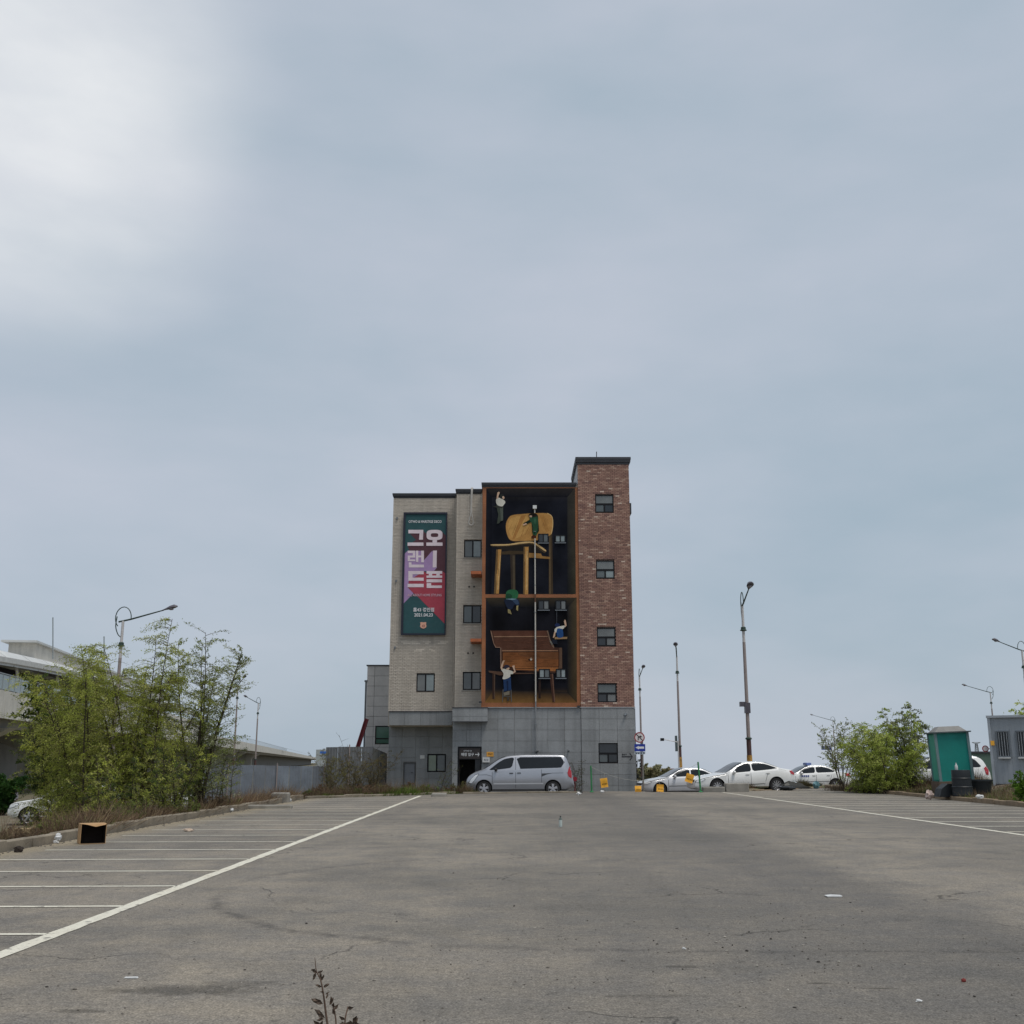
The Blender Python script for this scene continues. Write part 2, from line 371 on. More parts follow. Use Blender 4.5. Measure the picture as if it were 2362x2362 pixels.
# ------------------------------------------------------------------ painted lines
t = NT('worn_paint'); w = t.noise(9, 6, .7); cc = t.mix(t.map(w, .57, .64), srgb(214, 209, 192), srgb(136, 131, 122))
cc = t.mix(t.map(t.noise(.9, 4), .5, .75, 0, .5), cc, srgb(190, 176, 150)); cc = t.scl(cc, t.map(t.noise(70, 2), .3, .7, .86, 1.14))
t.t.links.new(cc, t.b.inputs['Base Color']); t.b.inputs['Roughness'].default_value = .75; t.bump(t.noise(60, 3), .3, .01)
PAINT = t.m
def stripe(x0, y0, x1, y1, w):
    d = Vector((x1 - x0, y1 - y0)); d.normalize(); n = Vector((-d.y, d.x)) * w / 2
    L = sqrt((x1 - x0) ** 2 + (y1 - y0) ** 2); k = max(2, int(L / .25)); rr = random.Random(int(x0 * 97 + y0 * 131))
    up = []; dn = []
    for i in range(k + 1):
        q = i / k; x = x0 + (x1 - x0) * q; y = y0 + (y1 - y0) * q
        j1 = rr.uniform(.8, 1.06); j2 = rr.uniform(.8, 1.06)
        up.append((x + n.x * j1, y + n.y * j1, .005)); dn.append((x - n.x * j2, y - n.y * j2, .005))
    mb = MB()
    for i in range(k): mb.poly([dn[i], dn[i + 1], up[i + 1], up[i]])
    return mb.build('painted_line', PAINT, lot)
stripe(-3.74, 3.0, -3.84, 46.9, .15); stripe(9.95, 3, 9.86, 52.4, .15)
y0 = gnd(310, 2091).y; dy = (gnd(766, 1914).y - y0) / 7
for k in range(-3, 20):
    y = y0 + dy * k
    if y > 44.6: break
    xl = LX + .55 if y < 43.3 else -6.6
    stripe(-3.82, y, xl, y - .12, .10)
yr = gnd(2060, 1878).y
for k in range(-8, 18):
    y = yr + 1.93 * k
    if y > 56: break
    xr_ = RX - .5 if y < 53 else RX - .2
    if y > 52.0: stripe(10.9, y, 15.6, y + .3, .13)
    else: stripe(10.03, y, xr_, y + .15, .13)

# ------------------------------------------------------------------ kerbs: one stone after another
KERB = mat('kerb_concrete', srgb(134, 124, 108), .92, .34, 1.6, bump=.5, bscale=35, fine=.12)
KERB2 = mat('kerb_sandstone', srgb(140, 122, 100), .92, .22, 2.2, bump=.5, bscale=35, fine=.12)
def kerb(path, w, h, material, label_name, L=1.0, zf=0.0):
    k = struct(bpy.data.objects.new(label_name, None)); COL.objects.link(k); k.location = (path[0][0], path[0][1], 0); WL[k] = Vector(k.location)
    rr = random.Random(int(path[0][0] * 100)); acc = 0
    for (ax, ay), (bx, by) in zip(path, path[1:]):
        d = Vector((bx - ax, by - ay)); D = d.length; d.normalize(); n = Vector((-d.y, d.x)); s = 0
        while s < D - .15:
            e = min(s + L, D); g = .008; hh = h + rr.uniform(-.02, .02); o = rr.uniform(-.015, .015); b = .018
            P = [Vector((ax, ay)) + d * q + n * (o + r) for q in (s + g, e - g) for r in (0, w)]
            mb = MB()
            (x0, y0_), (x1, y1_), (x2, y2_), (x3, y3_) = P
            vs = [(x0, y0_, -.2), (x2, y2_, -.2), (x3, y3_, -.2), (x1, y1_, -.2)]
            ms = [(a_, b__, hh - b) for a_, b__, _ in vs]
            ins = [Vector((ax, ay)) + d * q + n * (o + r) for q in (s + g + b, e - g - b) for r in (b, w - b)]
            ts = [(ins[0].x, ins[0].y, hh), (ins[2].x, ins[2].y, hh), (ins[3].x, ins[3].y, hh), (ins[1].x, ins[1].y, hh)]
            mb.add(vs + ms + ts, [(0, 1, 5, 4), (1, 2, 6, 5), (2, 3, 7, 6), (3, 0, 4, 7), (4, 5, 9, 8), (5, 6, 10, 9), (6, 7, 11, 10), (7, 4, 8, 11), (8, 9, 10, 11)])
            mb.build('kerb_stone', material, k); s = e
    return k
kerb([(LX - .005, 4), (LX - .005, 43.2)], .16, .16, KERB, 'kerb_beside_left_bays')
kerb([(-7.95, 43.5), (-4.4, 47.85), (-2.45, 50.25)], .15, .10, KERB, 'kerb_at_far_left')
kerb([(-2.2, 50.36), (3.1, 51.76)], .15, .06, KERB, 'kerb_in_front_of_van')
kerb([(17.22, 61.6), (RX - .19, 34.0), (RX - .29, 6)], .17, .15, KERB2, 'kerb_beside_right_bays')
kerb([(12.0, 55.05), (17.15, 61.72)], .15, .05, KERB2, 'kerb_at_far_right')
# ------------------------------------------------------------------ main building
D0, D1, D2 = 55.0, 56.2, 57.2
ZB = -.2
BM = thing('corner_building', (0, D0 + 4, ZB), 'five storey building with giant furniture mural, beige and red brick walls', 'building')
CHAR = mat('charcoal_metal', (.035, .036, .042), .5, .12, 1.5)
STUCCO = mat('mortar', srgb(188, 178, 165), .95, .1, 2)
MORT2 = mat('red_wall_mortar', srgb(150, 126, 116), .95, .1, 2)
xT0, xT1 = at(1340, 1632, D0).x, at(1464, 1632, D0).x
xM0, xM1 = at(1110, 1632, D0).x, xT0
xS0 = at(1049, 1500, D1).x; xL0 = at(899, 1500, D2).x
zT = at(1400, 1062, D0).z; zM = at(1220, 1115, D0).z; zS = at(1080, 1130, D1).z; zL = at(980, 1140, D2).z
zG = at(1400, 1632, D0).z; zGL = at(960, 1641, D2).z
# backing walls (bricks, panels and windows stand on them)
BK = .07
mb = MB(); mb.box(xT0 + .03, xT1 - .03, D0 + BK, D0 + 4.1, ZB, zT - .02); mb.build('tower_wall', MORT2, BM)
mb = MB(); mb.box(xM0 + .01, xM1 + .03, D0 + BK + .005, D0 + 11, ZB, zM - .02); mb.build('mural_wall', STUCCO, BM)
mb = MB(); mb.box(xS0, xM0 + .02, D1 + BK, D0 + 11.01, ZB, zS - .02); mb.build('wall', STUCCO, BM)
mb = MB(); mb.box(xL0, xS0 + .02, D2 + BK, D0 + 11.02, zGL - .75, zL - .02); mb.build('wall', STUCCO, BM)
mb = MB(); mb.box(xL0 + .02, xS0 + .3, D2 + 1.15 + BK, D0 + 11.03, ZB, zGL - .7); mb.build('recessed_wall', STUCCO, BM)
# copings
def coping(x0, x1, y0, y1, z, nm='roof_coping', h=.16, o=.14):
    mb = MB(); mb.box(x0 - o, x1 + o, y0 - o, y1 + o, z, z + h * .45); mb.box(x0 - o * .6, x1 + o * .6, y0 - o * .6, y1 + o * .6, z - h * .5, z - .001); mb.box(x0 - o - .02, x1 + o + .02, y0 - o - .02, y1 + o + .02, z + h * .45 + .001, z + h)
    return mb.build(nm, CHAR, BM)
coping(xT0 + .05, xT1 - .05, D0 + .05, D0 + 4.1, zT - .1, h=.26)
coping(xM0 + .1, xM1 - .22, D0 + .1, D0 + 11, zM - .12)
coping(xS0 + .1, xM0 - .2, D1 + .08, D0 + 11, zS - .12)
coping(xL0 + .1, xS0 - .2, D2 + .08, D0 + 11, zL - .12)
mb = MB(); mb.tube([at(1376, 1062, D0 + 1), at(1376, 1042, D0 + 1)], .025); mb.build('antenna', CHAR, BM)
# side gutter seen at the tower's right edge
mb = MB(); mb.box(xT1 - .02, xT1 + .09, D0 + 1.2, D0 + 4, 4.0, zT - 4); mb.box(xT1 - .02, xT1 + .20, D0 + 1.0, D0 + 4, at(1460, 1174, D0).z, at(1460, 1150, D0).z); mb.build('side_gutter', CHAR, BM)
mb = MB(); mb.box(xT1 - .025, xT1 + .035, D0 + .12, D0 + .3, ZB, 4.0); mb.build('corner_trim', CHAR, BM)

# --- window openings in photo pixels: (x0, y0, x1, y1)
win_tower = [(1373, 1141, 1415, 1182), (1375, 1292.5, 1417, 1334), (1377, 1447.5, 1419.5, 1490), (1378.5, 1576.5, 1422, 1620)]
win_sec = [(1070, 1245.5, 1111, 1286), (1068, 1396, 1110, 1437.5), (1067, 1549.7, 1109, 1591.5)]
win_left = [(960, 1553.7, 1003, 1595.5)]
def rect(b, D):
    p = at(b[0], b[3], D); q = at(b[2], b[1], D); return p.x, q.x, p.z, q.z
# --- bricks
def bricks(x0, x1, z0, z1, Yf, holes, pal, rngseed, pale=None, individuals=0, name='brickwork'):
    rr = random.Random(rngseed); bl, bh, g = .218, .068, .011
    full = []; cut = MB()
    z = z0; row = 0; nf = 0
    stack = 0
    while z + bh < z1:
        x = x0 - (bl + g) * (.5 if row % 2 else 0)
        while x < x1:
            a, b = max(x, x0), min(x + bl, x1); whole = (a == x and b == x + bl)
            if b - a > .03:
                ok = True
                for hx0, hx1, hz0, hz1 in holes:
                    if z < hz1 and z + bh > hz0 and a < hx1 and b > hx0:
                        whole = False
                        if a < hx0 - .03: b = hx0
                        elif b > hx1 + .03: a = hx1
                        else: ok = False
                if ok:
                    ci = rr.choices(range(len(pal)), [p[1] for p in pal])[0]; c = pal[ci][0]
                    if pale and pale(a, z): c = tuple(q * 1.35 for q in c)
                    pr = rr.uniform(0, .010)
                    if whole and nf < individuals and not pale: full.append((x, z, ci, pr)); nf += 1
                    else:
                        k = rr.uniform(.96, 1.04); cut.col(tuple(q * k for q in c)); y0_ = Yf - pr
                        cut.add([(a, y0_, z), (b, y0_, z), (b, y0_, z + bh), (a, y0_, z + bh), (a, Yf + .068, z), (b, Yf + .068, z), (b, Yf + .068, z + bh), (a, Yf + .068, z + bh)],
                                [(0, 1, 2, 3), (1, 5, 6, 2), (4, 0, 3, 7), (3, 2, 6, 7), (4, 5, 1, 0)])
            x += bl + g
        z += bh + g; row += 1
    o = cut.build(name, VBRICK, BM); o['kind'] = 'stuff'
    if full:
        ms = []
        for c, _ in pal:
            m = MB().col(c); m.add([(0, 0, 0), (bl, 0, 0), (bl, 0, bh), (0, 0, bh), (0, .075, 0), (bl, .075, 0), (bl, .075, bh), (0, .075, bh)], [(0, 1, 2, 3), (1, 5, 6, 2), (4, 0, 3, 7), (3, 2, 6, 7), (4, 5, 1, 0)])
            ob = m.build('brick', VBRICK, None, local=True); ms.append(ob.data); bpy.data.objects.remove(ob)
        for x, z, ci, pr in full: shared('brick', ms[ci], (x, Yf - pr, z), BM)
VBRICK = mat('brick_faces', None, .9, .06, .5, bump=.3, bscale=60, fine=.06, streak=.18)
red = [(srgb(148, 114, 101), 6), (srgb(154, 119, 105), 6), (srgb(140, 106, 95), 5), (srgb(164, 131, 115), 4), (srgb(176, 146, 129), 1.3), (srgb(126, 96, 88), 1.6), (srgb(202, 180, 163), .4)]
bricks(xT0 + .001, xT1 - .001, zG + .03, zT - .22, D0 - .02, [rect(w, D0) for w in win_tower], red, 3, individuals=300)
bg = [(srgb(192, 182, 169), 5), (srgb(194, 184, 171), 5), (srgb(189, 179, 166), 4), (srgb(197, 187, 174), 3)]
palespots = [rect(w, D2) for w in ((924, 1480, 942, 1486), (948, 1479, 961, 1486), (974, 1480, 986, 1486), (1014, 1480, 1026, 1485), (958, 1497, 972, 1502), (991, 1498, 999, 1502))]
bricks(xL0, xS0 + .0, zGL + .02, zL - .2, D2, [rect(w, D2) for w in win_left], bg, 4, pale=lambda x, z: any(a - .1 <= x <= b and c - .05 <= z <= d for a, b, c, d in palespots))
bricks(xS0 + .012, xM0 + .03, zG - .1, zS - .2, D1, [rect(w, D1) for w in win_sec], [(tuple(q * 1.0 for q in c), w) for c, w in bg], 5)
# tower's left return above the mural roof
mb = MB(); mb.box(xT0 - .012, xT0 + .02, D0 + .06, D0 + 4.0, zM, zT - .22); mb.build('tower_side_render', mat('white_render', srgb(196, 194, 192), .9, .06), BM)
# expansion joint between the two beige walls
mb = MB(); mb.box(xS0 - .02, xS0 + .011, D1 - .006, D1 + .05, zG, at(1052, 1228, D1).z); mb.build('joint_strip', mat('joint_grey', srgb(96, 92, 86)), BM)

# --- windows
def mk_window(b, D, kind='slide', parent=BM, fr=.055, seed=0, deep=.045):
    x0, x1, z0, z1 = rect(b, D); rr = random.Random(seed)
    y0 = D + .034; y1 = D + .069
    mb = MB()
    mb.box(x0, x1, y0, y1, z0, z0 + fr); mb.box(x0, x1, y0, y1, z1 - fr, z1); mb.box(x0, x0 + fr, y0, y1, z0 + fr, z1 - fr); mb.box(x1 - fr, x1, y0, y1, z0 + fr, z1 - fr)
    xm = (x0 + x1) / 2; zm = z0 + (z1 - z0) * .47; pn = []
    if kind == 'slide':
        mb.box(xm - .035, xm + .035, y0 + .004, y1, z0 + fr, z1 - fr)
        pn = [(x0 + fr, xm - .035, z0 + fr, z1 - fr), (xm + .035, x1 - fr, z0 + fr, z1 - fr)]
    else:
        mb.box(x0 + fr, x1 - fr, y0 + .004, y1, zm - .05, zm + .05); mb.box(xm - .04, xm + .04, y0 + .004, y1, z0 + fr, zm - .05)
        pn = [(x0 + fr, x1 - fr, zm + .05, z1 - fr), (x0 + fr, xm - .04, z0 + fr, zm - .05), (xm + .04, x1 - fr, z0 + fr, zm - .05)]
    w = mb.build('window', FRAME, parent)
    for i, (a, c_, e_, f_) in enumerate(pn):
        m = MB(); m.box(a, c_, D + .058, D + .064, e_, f_)
        k = kinds.get((seed, i), 'pale'); m.build('pane', PANE[k], w)
        if k == 'blind':
            pass
    return w
def pane_mat(n, c, r=.07, tint=0): 
    return mat('pane_' + n, c, r, .3, .7, spec=.75)
PANE = {'pale': pane_mat('pale', srgb(128, 138, 138)), 'mid': pane_mat('mid', srgb(84, 90, 90)), 'dark': pane_mat('dark', srgb(30, 34, 38)), 'grey': pane_mat('grey', srgb(106, 108, 106)), 'green': pane_mat('green', srgb(60, 96, 84)), 'milk': pane_mat('milk', srgb(120, 132, 112))}
kinds = {(0, 0): 'mid', (0, 1): 'pale', (1, 0): 'mid', (1, 1): 'dark', (2, 0): 'mid', (2, 1): 'grey', (3, 0): 'grey', (3, 1): 'pale',
         (10, 0): 'grey', (10, 1): 'mid', (10, 2): 'dark', (11, 0): 'grey', (11, 1): 'mid', (11, 2): 'pale', (12, 0): 'grey', (12, 1): 'dark', (12, 2): 'grey', (13, 0): 'mid', (13, 1): 'dark', (13, 2): 'grey',
         (20, 0): 'dark', (20, 1): 'mid', (21, 0): 'pale', (21, 1): 'pale', (22, 0): 'dark', (22, 1): 'grey', (23, 0): 'dark', (23, 1): 'grey', (24, 0): 'pale', (24, 1): 'mid', (25, 0): 'mid', (25, 1): 'pale', (30, 0): 'milk', (30, 1): 'mid', (31, 0): 'dark', (31, 1): 'mid', (31, 2): 'dark'}
def add_sill(w, b, D):
    x0, x1, z0, z1 = rect(b, D); m = MB(); m.box(x0 - .04, x1 + .04, D - .05, D + .011, z0 - .05, z0 - .004); m.build('sill', mat('cast_sill', srgb(150, 146, 138), .8), w)
for i, w in enumerate(win_sec): add_sill(mk_window(w, D1, 'slide', seed=i), (w[0], w[1], w[2] - 1, w[3]), D1)
mk_window(win_left[0], D2, 'slide', seed=3)
for i, w in enumerate(win_tower): mk_window(w, D0 - .02, 'tilt', seed=10 + i)

# --- grey stone panels of the ground floor
STONE = mat('grey_stone', srgb(120, 123, 126), .7, .10, 1.3, bump=.15, bscale=90, fine=.10)
STONED = mat('grey_stone_joint', srgb(78, 80, 81), .9, .1)
def subtract(r, holes):
    out = [r]
    for h in holes:
        nxt = []
        for a, b, c, d in out:
            if h[0] >= b or h[1] <= a or h[2] >= d or h[3] <= c: nxt.append((a, b, c, d)); continue
            if h[0] > a: nxt.append((a, h[0], c, d))
            if h[1] < b: nxt.append((h[1], b, c, d))
            m0, m1 = max(a, h[0]), min(b, h[1])
            if h[2] > c: nxt.append((m0, m1, c, h[2]))
            if h[3] < d: nxt.append((m0, m1, h[3], d))
        out = nxt
    return [r for r in out if r[1] - r[0] > .02 and r[3] - r[2] > .02]
def panels(x0, x1, z0, z1, Y, cols, rh, holes=(), th=.04, parent=BM, name='stone_panel', material=None, g=.011):
    w = (x1 - x0) / cols; z = z1; rr = random.Random(int(x0 * 50 + z0))
    while z > z0 + .05:
        zb = max(z0, z - rh)
        for i in range(cols):
            rs = subtract((x0 + i * w + g / 2, x0 + (i + 1) * w - g / 2, zb + g / 2, z - g / 2), holes)
            if not rs: continue
            mb = MB(); o = rr.uniform(0, .006); k = rr.uniform(.93, 1.07); mb.col(tuple(q * k for q in srgb(138, 140, 141)))
            for a, b, c_, d in rs: mb.box(a, b, Y - o, Y + th, c_, d)
            mb.build(name, material or STONEV, parent)
        z = zb
STONEV = mat('grey_stone_panels', None, .7, .12, 1.1, bump=.15, bscale=90, fine=.10, streak=.24)
win_base = (1381, 1713.8, 1425, 1760)
door = (1055, 1722, 1111, 1834)
rh = .54
panels(xT0 + .004, xT1, ZB, zG - .02, D0 - .02, 3, rh, [rect(win_base, D0 - .02)], th=.085)
panels(xM0 - 1.42, xM0 + .0, ZB, zG - .02, D0 + .03, 2, rh, [rect(door, D0 + .03)], th=.04)
panels(xM0 + .004, xT0 - .004, ZB, zG - .02, D0 + .03, 6, rh, [rect(door, D0 + .03)], th=.04)
mb = MB()
for a, b, c_, d in subtract((xM0 - 1.42, xM0 + .0, ZB, zG - .03), [rect(door, D0 + .07)]): mb.box(a, b, D0 + .075, D1 + .06, c_, d)
mb.build('entrance_wall', STONED, BM)
mk_window(win_base, D0 - .02, 'tilt', seed=31)
mb = MB(); mb.box(xT0 - .01, xT1 + .02, D0 - .05, D0 + .05, zG - .018, zG + .028); mb.box(xM0 - .02, xT0 - .012, D0 - .03, D0 + .04, zG - .015, zG + .02); mb.build('string_course', mat('pale_flashing', srgb(150, 152, 154), .6), BM)
# box canopy above the entrance
cx0, cx1, cz0, cz1 = rect((1043, 1633, 1125, 1664), D0 - .5)
mb = MB(); mb.box(cx0 + .02, cx1 - .02, D0 - .48, D0 + .02, cz0 + .01, cz1 - .01); cn = mb.build('canopy', STONED, BM)
panels(cx0, cx1, cz0, cz1, D0 - .52, 2, (cz1 - cz0) * .62, th=.035, parent=cn)
mb = MB(); mb.box(cx0 - .02, cx1 + .02, D0 - .55, D0 - .02, cz1, cz1 + .035); mb.box(cx0 - .01, cx1 + .01, D0 - .54, D0 - .46, cz0 - .03, cz0 - .001); mb.build('canopy_flashing', CHAR, cn)
# deep fascia over the recess on the left
fx0, fx1, fz0, fz1 = rect((897, 1642, 1043, 1673), D2 - .06)
mb = MB(); mb.box(fx0, fx1, D2 - .02, D2 + 1.22, fz0 + .004, fz1); fs = mb.build('fascia', STONED, BM)
panels(fx0 - .005, fx1, fz0, fz1, D2 - .06, 4, (fz1 - fz0), th=.04, parent=fs)
mb = MB(); mb.box(fx0 - .03, fx1 + .01, D2 - .10, D2 + .02, fz1, fz1 + .04); mb.build('fascia_flashing', CHAR, fs)
DR = D2 + 1.15
win_rec = (985, 1739, 1029, 1781)
rx0, rx1, rz0, _ = rect((897, 1830, 1043, 1673), DR)
panels(rx0 + .01, xM0 - 1.42, ZB, fz0 - .01, DR, 5, rh, [rect(win_rec, DR), rect((928, 1757, 960, 1840), DR)], th=.05)
mk_window(win_rec, DR, 'slide', seed=30, fr=.07)
dx0, dx1, dz0, dz1 = rect((929, 1758, 959, 1835), DR); dz0 = ZB
mb = MB(); mb.box(dx0, dx0 + .06, DR - .01, DR + .06, dz0, dz1); mb.box(dx1 - .06, dx1, DR - .01, DR + .06, dz0, dz1); mb.box(dx0 + .06, dx1 - .06, DR - .01, DR + .06, dz1 - .07, dz1)
sd_ = mb.build('side_door', mat('door_frame_grey', srgb(78, 80, 82), .6), BM)
mb = MB(); mb.box(dx0 + .062, dx1 - .062, DR + .03, DR + .06, dz0, dz1 - .072); mb.build('door_leaf', mat('door_leaf_grey', srgb(112, 115, 120), .55, .08), sd_)
mb = MB(); mb.tube([(dx1 - .14, DR + .03, .85), (dx1 - .14, DR - .03, .85), (dx1 - .25, DR - .03, .85)], .012); mb.build('door_handle', CHAR, sd_)
# entrance with dark doorway and lettered panel
ex0, ex1, ez0, ez1 = rect(door, D0 + .03); ez0 = ZB
es = rect((1058, 1726, 1108, 1750), D0 + .03)
mb = MB(); mb.box(ex0, ex0 + .07, D0, D0 + .12, ez0, ez1); mb.box(ex1 - .07, ex1, D0, D0 + .12, ez0, ez1); mb.box(ex0 + .07, ex1 - .07, D0, D0 + .12, ez1 - .07, ez1); mb.box(ex0 + .07, ex1 - .07, D0, D0 + .12, es[2] - .04, es[2])
en = mb.build('entrance', FRAME, BM)
mb = MB(); mb.box(ex0 + .07, ex1 - .07, D0 + .04, D0 + .06, es[2], ez1 - .07); sp_ = mb.build('entrance_sign', mat('sign_brown', srgb(58, 50, 48), .5, .2, 2), en)
mb = MB(); mb.box(ex0 + .07, ex1 - .07, D0 + 1.1, D0 + 1.14, ez0, es[2]); mb.build('lobby_shade_sheet', mat('lobby_shade', (.012, .011, .011), .9), en)  # near-black sheet standing in for the shade inside the doorway
mb = MB(); mb.box(ex1 - .32, ex1 - .07, D0 + .07, D0 + .085, ez0, es[2] - .04); mb.build('glass_door', GLASSD, en)

# --- lettering
def text(body, b, D, material, parent, name='lettering', bold=0.0):
    cu = bpy.data.curves.new('t', 'FONT'); cu.body = body; cu.offset = bold; cu.resolution_u = 3
    o = bpy.data.objects.new('t', cu); COL.objects.link(o)
    dg = bpy.context.evaluated_depsgraph_get(); me = bpy.data.meshes.new_from_object(o.evaluated_get(dg)); bpy.data.objects.remove(o)
    A = np.array([v.co[:] for v in me.vertices]); lo = A.min(0); hi = A.max(0)
    x0, x1, z0, z1 = rect(b, D) if len(b) == 4 else b[:4]
    vs = [(x0 + (p[0] - lo[0]) / (hi[0] - lo[0]) * (x1 - x0), D, z0 + (p[1] - lo[1]) / (hi[1] - lo[1]) * (z1 - z0)) for p in A]
    mb = MB(); mb.add(vs, [tuple(p.vertices) for p in me.polygons]); bpy.data.meshes.remove(me)
    return mb.build(name, material, parent)
WHITE = mat('white_letters', srgb(226, 226, 226), .6, .05)
INK = mat('black_letters', (.015, .015, .02), .6, .05)
text('매장 입구', (1064, 1736.5, 1093, 1744), D0 + .035, WHITE, sp_, bold=.02)
text('OTWO 43', (1069.5, 1730.5, 1088, 1733.5), D0 + .035, WHITE, sp_, bold=.02)
def arrow(b, D, material, parent, t=.22, flip=False, name='arrow'):
    x0, x1, z0, z1 = rect(b, D); zm = (z0 + z1) / 2; h = z1 - z0
    if flip: x0, x1 = x1, x0
    s = 1 if x1 > x0 else -1; hl = h * .55; tt = h * t / 2
    P = [(x0, zm - tt), (x1 - s * tt * 2, zm - tt), (x1 - s * hl, z0 + tt * .6), (x1 - s * hl + s * tt * 1.6, z0 - tt), (x1, zm), (x1 - s * hl + s * tt * 1.6, z1 + tt), (x1 - s * hl, z1 - tt * .6), (x1 - s * tt * 2, zm + tt), (x0, zm + tt)]
    mb = MB(); mb.poly([(x, D, z) for x, z in P]); return mb.build(name, material, parent)
arrow((1096, 1736.5, 1106, 1744), D0 + .035, WHITE, sp_)
arrow((1434, 1738, 1459.5, 1753), D0 - .031, INK, BM, .16, name='painted_arrow')
text('출입구', (1434.5, 1738.5, 1446, 1742.5), D0 - .031, INK, BM, 'painted_lettering', bold=.04)

# --- mural: frame, painted room, painted furniture and painted workers, flat on the wall
def c1(x, y): return 1100 + x / 6.9, 1100 + y / 6.9
def c2(x, y): return 1100 + x / 6.9, 1360 + y / 6.9
MU = MB(); mx0, mx1 = xM0 + .0, xT0 - .0; mz0, mz1 = zG + .02, zM - .22
NXG, NZG = 44, 90
zmid = at(1220, 1375, D0).z
def room(u, v):                                    # painted colour of the room, u,v in 0..1 (v up)
    if v > .5: w = (v - .5) * 2; base = np.array(srgb(24, 26, 34))
    else: w = v * 2; base = np.array(srgb(20, 20, 25))
    c_ = base.copy()
    warm = np.array(srgb(52, 48, 44)); 
    c_ += (warm - c_) * .75 * max(0, (w - .86) / .14) * (1 if v > .5 else .8)
    c_ += (np.array(srgb(58, 54, 42)) - c_) * max(0, (u - .88) / .12) * .9
    c_ += (np.array(srgb(40, 42, 50)) - c_) * max(0, (.12 - u) / .12) * .6
    if v < .5 and w < .16: c_ += (np.array(srgb(104, 78, 44)) - c_) * ((.16 - w) / .16) ** .8 * (.55 + .45 * sin(u * 9 + 1))
    c_ += np.array(srgb(26, 27, 34)) * .35 * (sin(u * 13 + v * 7) * sin(v * 23 - u * 5) + .2)
    return tuple(np.clip(c_, .003, 1))
G = [[(mx0 + (mx1 - mx0) * i / NXG, mz0 + (mz1 - mz0) * j / NZG, room(i / NXG, j / NZG)) for i in range(NXG + 1)] for j in range(NZG + 1)]
for j in range(NZG):
    for i in range(NXG):
        q = [G[j][i], G[j][i + 1], G[j + 1][i + 1], G[j + 1][i]]
        MU.col([p[2] for p in q]); MU.poly([(p[0], D0 + .03, p[1]) for p in q])
MURAL = mat('mural_paint', None, .9, .22, 1.6, fine=.12, spec=.1)
mu = MU.build('mural', MURAL, BM)
t = NT('mural_wood'); gr = t.n('ShaderNodeTexWave', wave_type='BANDS', bands_direction='Z'); gr.inputs['Scale'].default_value = 6; gr.inputs['Distortion'].default_value = 6; gr.inputs['Detail'].default_value = 3
t.t.links.new(t.pos, gr.inputs['Vector'])
wc = t.mix(gr.outputs['Fac'], srgb(126, 74, 42), srgb(164, 104, 62)); wc = t.scl(wc, t.map(t.noise(1.3, 5), .3, .7, .75, 1.2)); t.t.links.new(wc, t.b.inputs['Base Color']); t.b.inputs['Roughness'].default_value = .6
MWOOD = t.m
def q4(D, *pts): return [at(x, y, D) for x, y in pts]
mb = MB(); fw = .2
mb.box(mx0, mx0 + fw, D0 + .027, D0 + .0285, zG + .02, zM - .2); mb.box(mx1 - fw, mx1, D0 + .027, D0 + .0285, zG + .02, zM - .2)
mb.box(mx0 + fw, mx1 - fw, D0 + .0268, D0 + .0285, zM - .42, zM - .2); mb.box(mx0 + fw, mx1 - fw, D0 + .0268, D0 + .0285, zG + .02, zG + .26); mb.box(mx0 + fw, mx1 - fw, D0 + .0266, D0 + .0285, zmid - .09, zmid + .10)
mb.build('painted_frame', MWOOD, mu)
LAY = [0]
def paint(name, shapes, parent=mu):
    """shapes: (mapping, colour, outline); each shape lies a hair in front of the one before it"""
    mb = MB()
    for mp_, c_, pts in shapes:
        LAY[0] += 1; y = D0 + .0262 - .00022 * LAY[0]
        mb.col(c_); mb.poly([at(*mp_(*p), y) for p in pts])
    return mb.build(name, MURAL, parent)
def smooth(pts, n=5):
    out = []; m = len(pts)
    for i in range(m):
        p0, p1, p2, p3 = [np.array(pts[(i + k - 1) % m], float) for k in range(4)]
        for k in range(n):
            q = k / n; out.append(tuple(.5 * ((2 * p1) + (-p0 + p2) * q + (2 * p0 - 5 * p1 + 4 * p2 - p3) * q * q + (-p0 + 3 * p1 - 3 * p2 + p3) * q ** 3)))
    return out
W1, W2, W3, W4, W5 = srgb(178, 132, 76), srgb(150, 112, 66), srgb(112, 88, 58), srgb(70, 58, 44), srgb(204, 170, 118)
def limb(x0, y0, w0, x1, y1, w1): return [(x0 - w0, y0), (x0 + w0, y0), (x1 + w1, y1), (x1 - w1, y1)]
GRD = lambda a, b, n=2: [a] * n + [b] * n
paint('painted_room', [(c1, GRD(srgb(50, 47, 46), srgb(22, 23, 30)), [(150, 180), (1560, 180), (1440, 320), (240, 320)]), (c1, [srgb(50, 49, 46), srgb(60, 56, 50), srgb(58, 55, 44), srgb(26, 28, 32)], [(1440, 320), (1562, 180), (1575, 1868), (1440, 1868)]), (c1, [srgb(30, 31, 38), srgb(20, 22, 30), srgb(16, 18, 26), srgb(34, 34, 38)], [(150, 180), (240, 320), (230, 1868), (132, 1868)]),
  (c2, GRD(srgb(62, 55, 44), srgb(22, 24, 30)), [(130, 128), (1588, 128), (1440, 290), (240, 290)]), (c2, [srgb(34, 34, 36), srgb(78, 68, 50), srgb(74, 62, 42), srgb(28, 28, 30)], [(1440, 290), (1588, 128), (1592, 1795), (1440, 1640)]), (c2, [srgb(128, 94, 52), srgb(112, 82, 48), srgb(34, 32, 34), srgb(40, 36, 34)], [(126, 1800), (1592, 1800), (1430, 1630), (260, 1600)])])
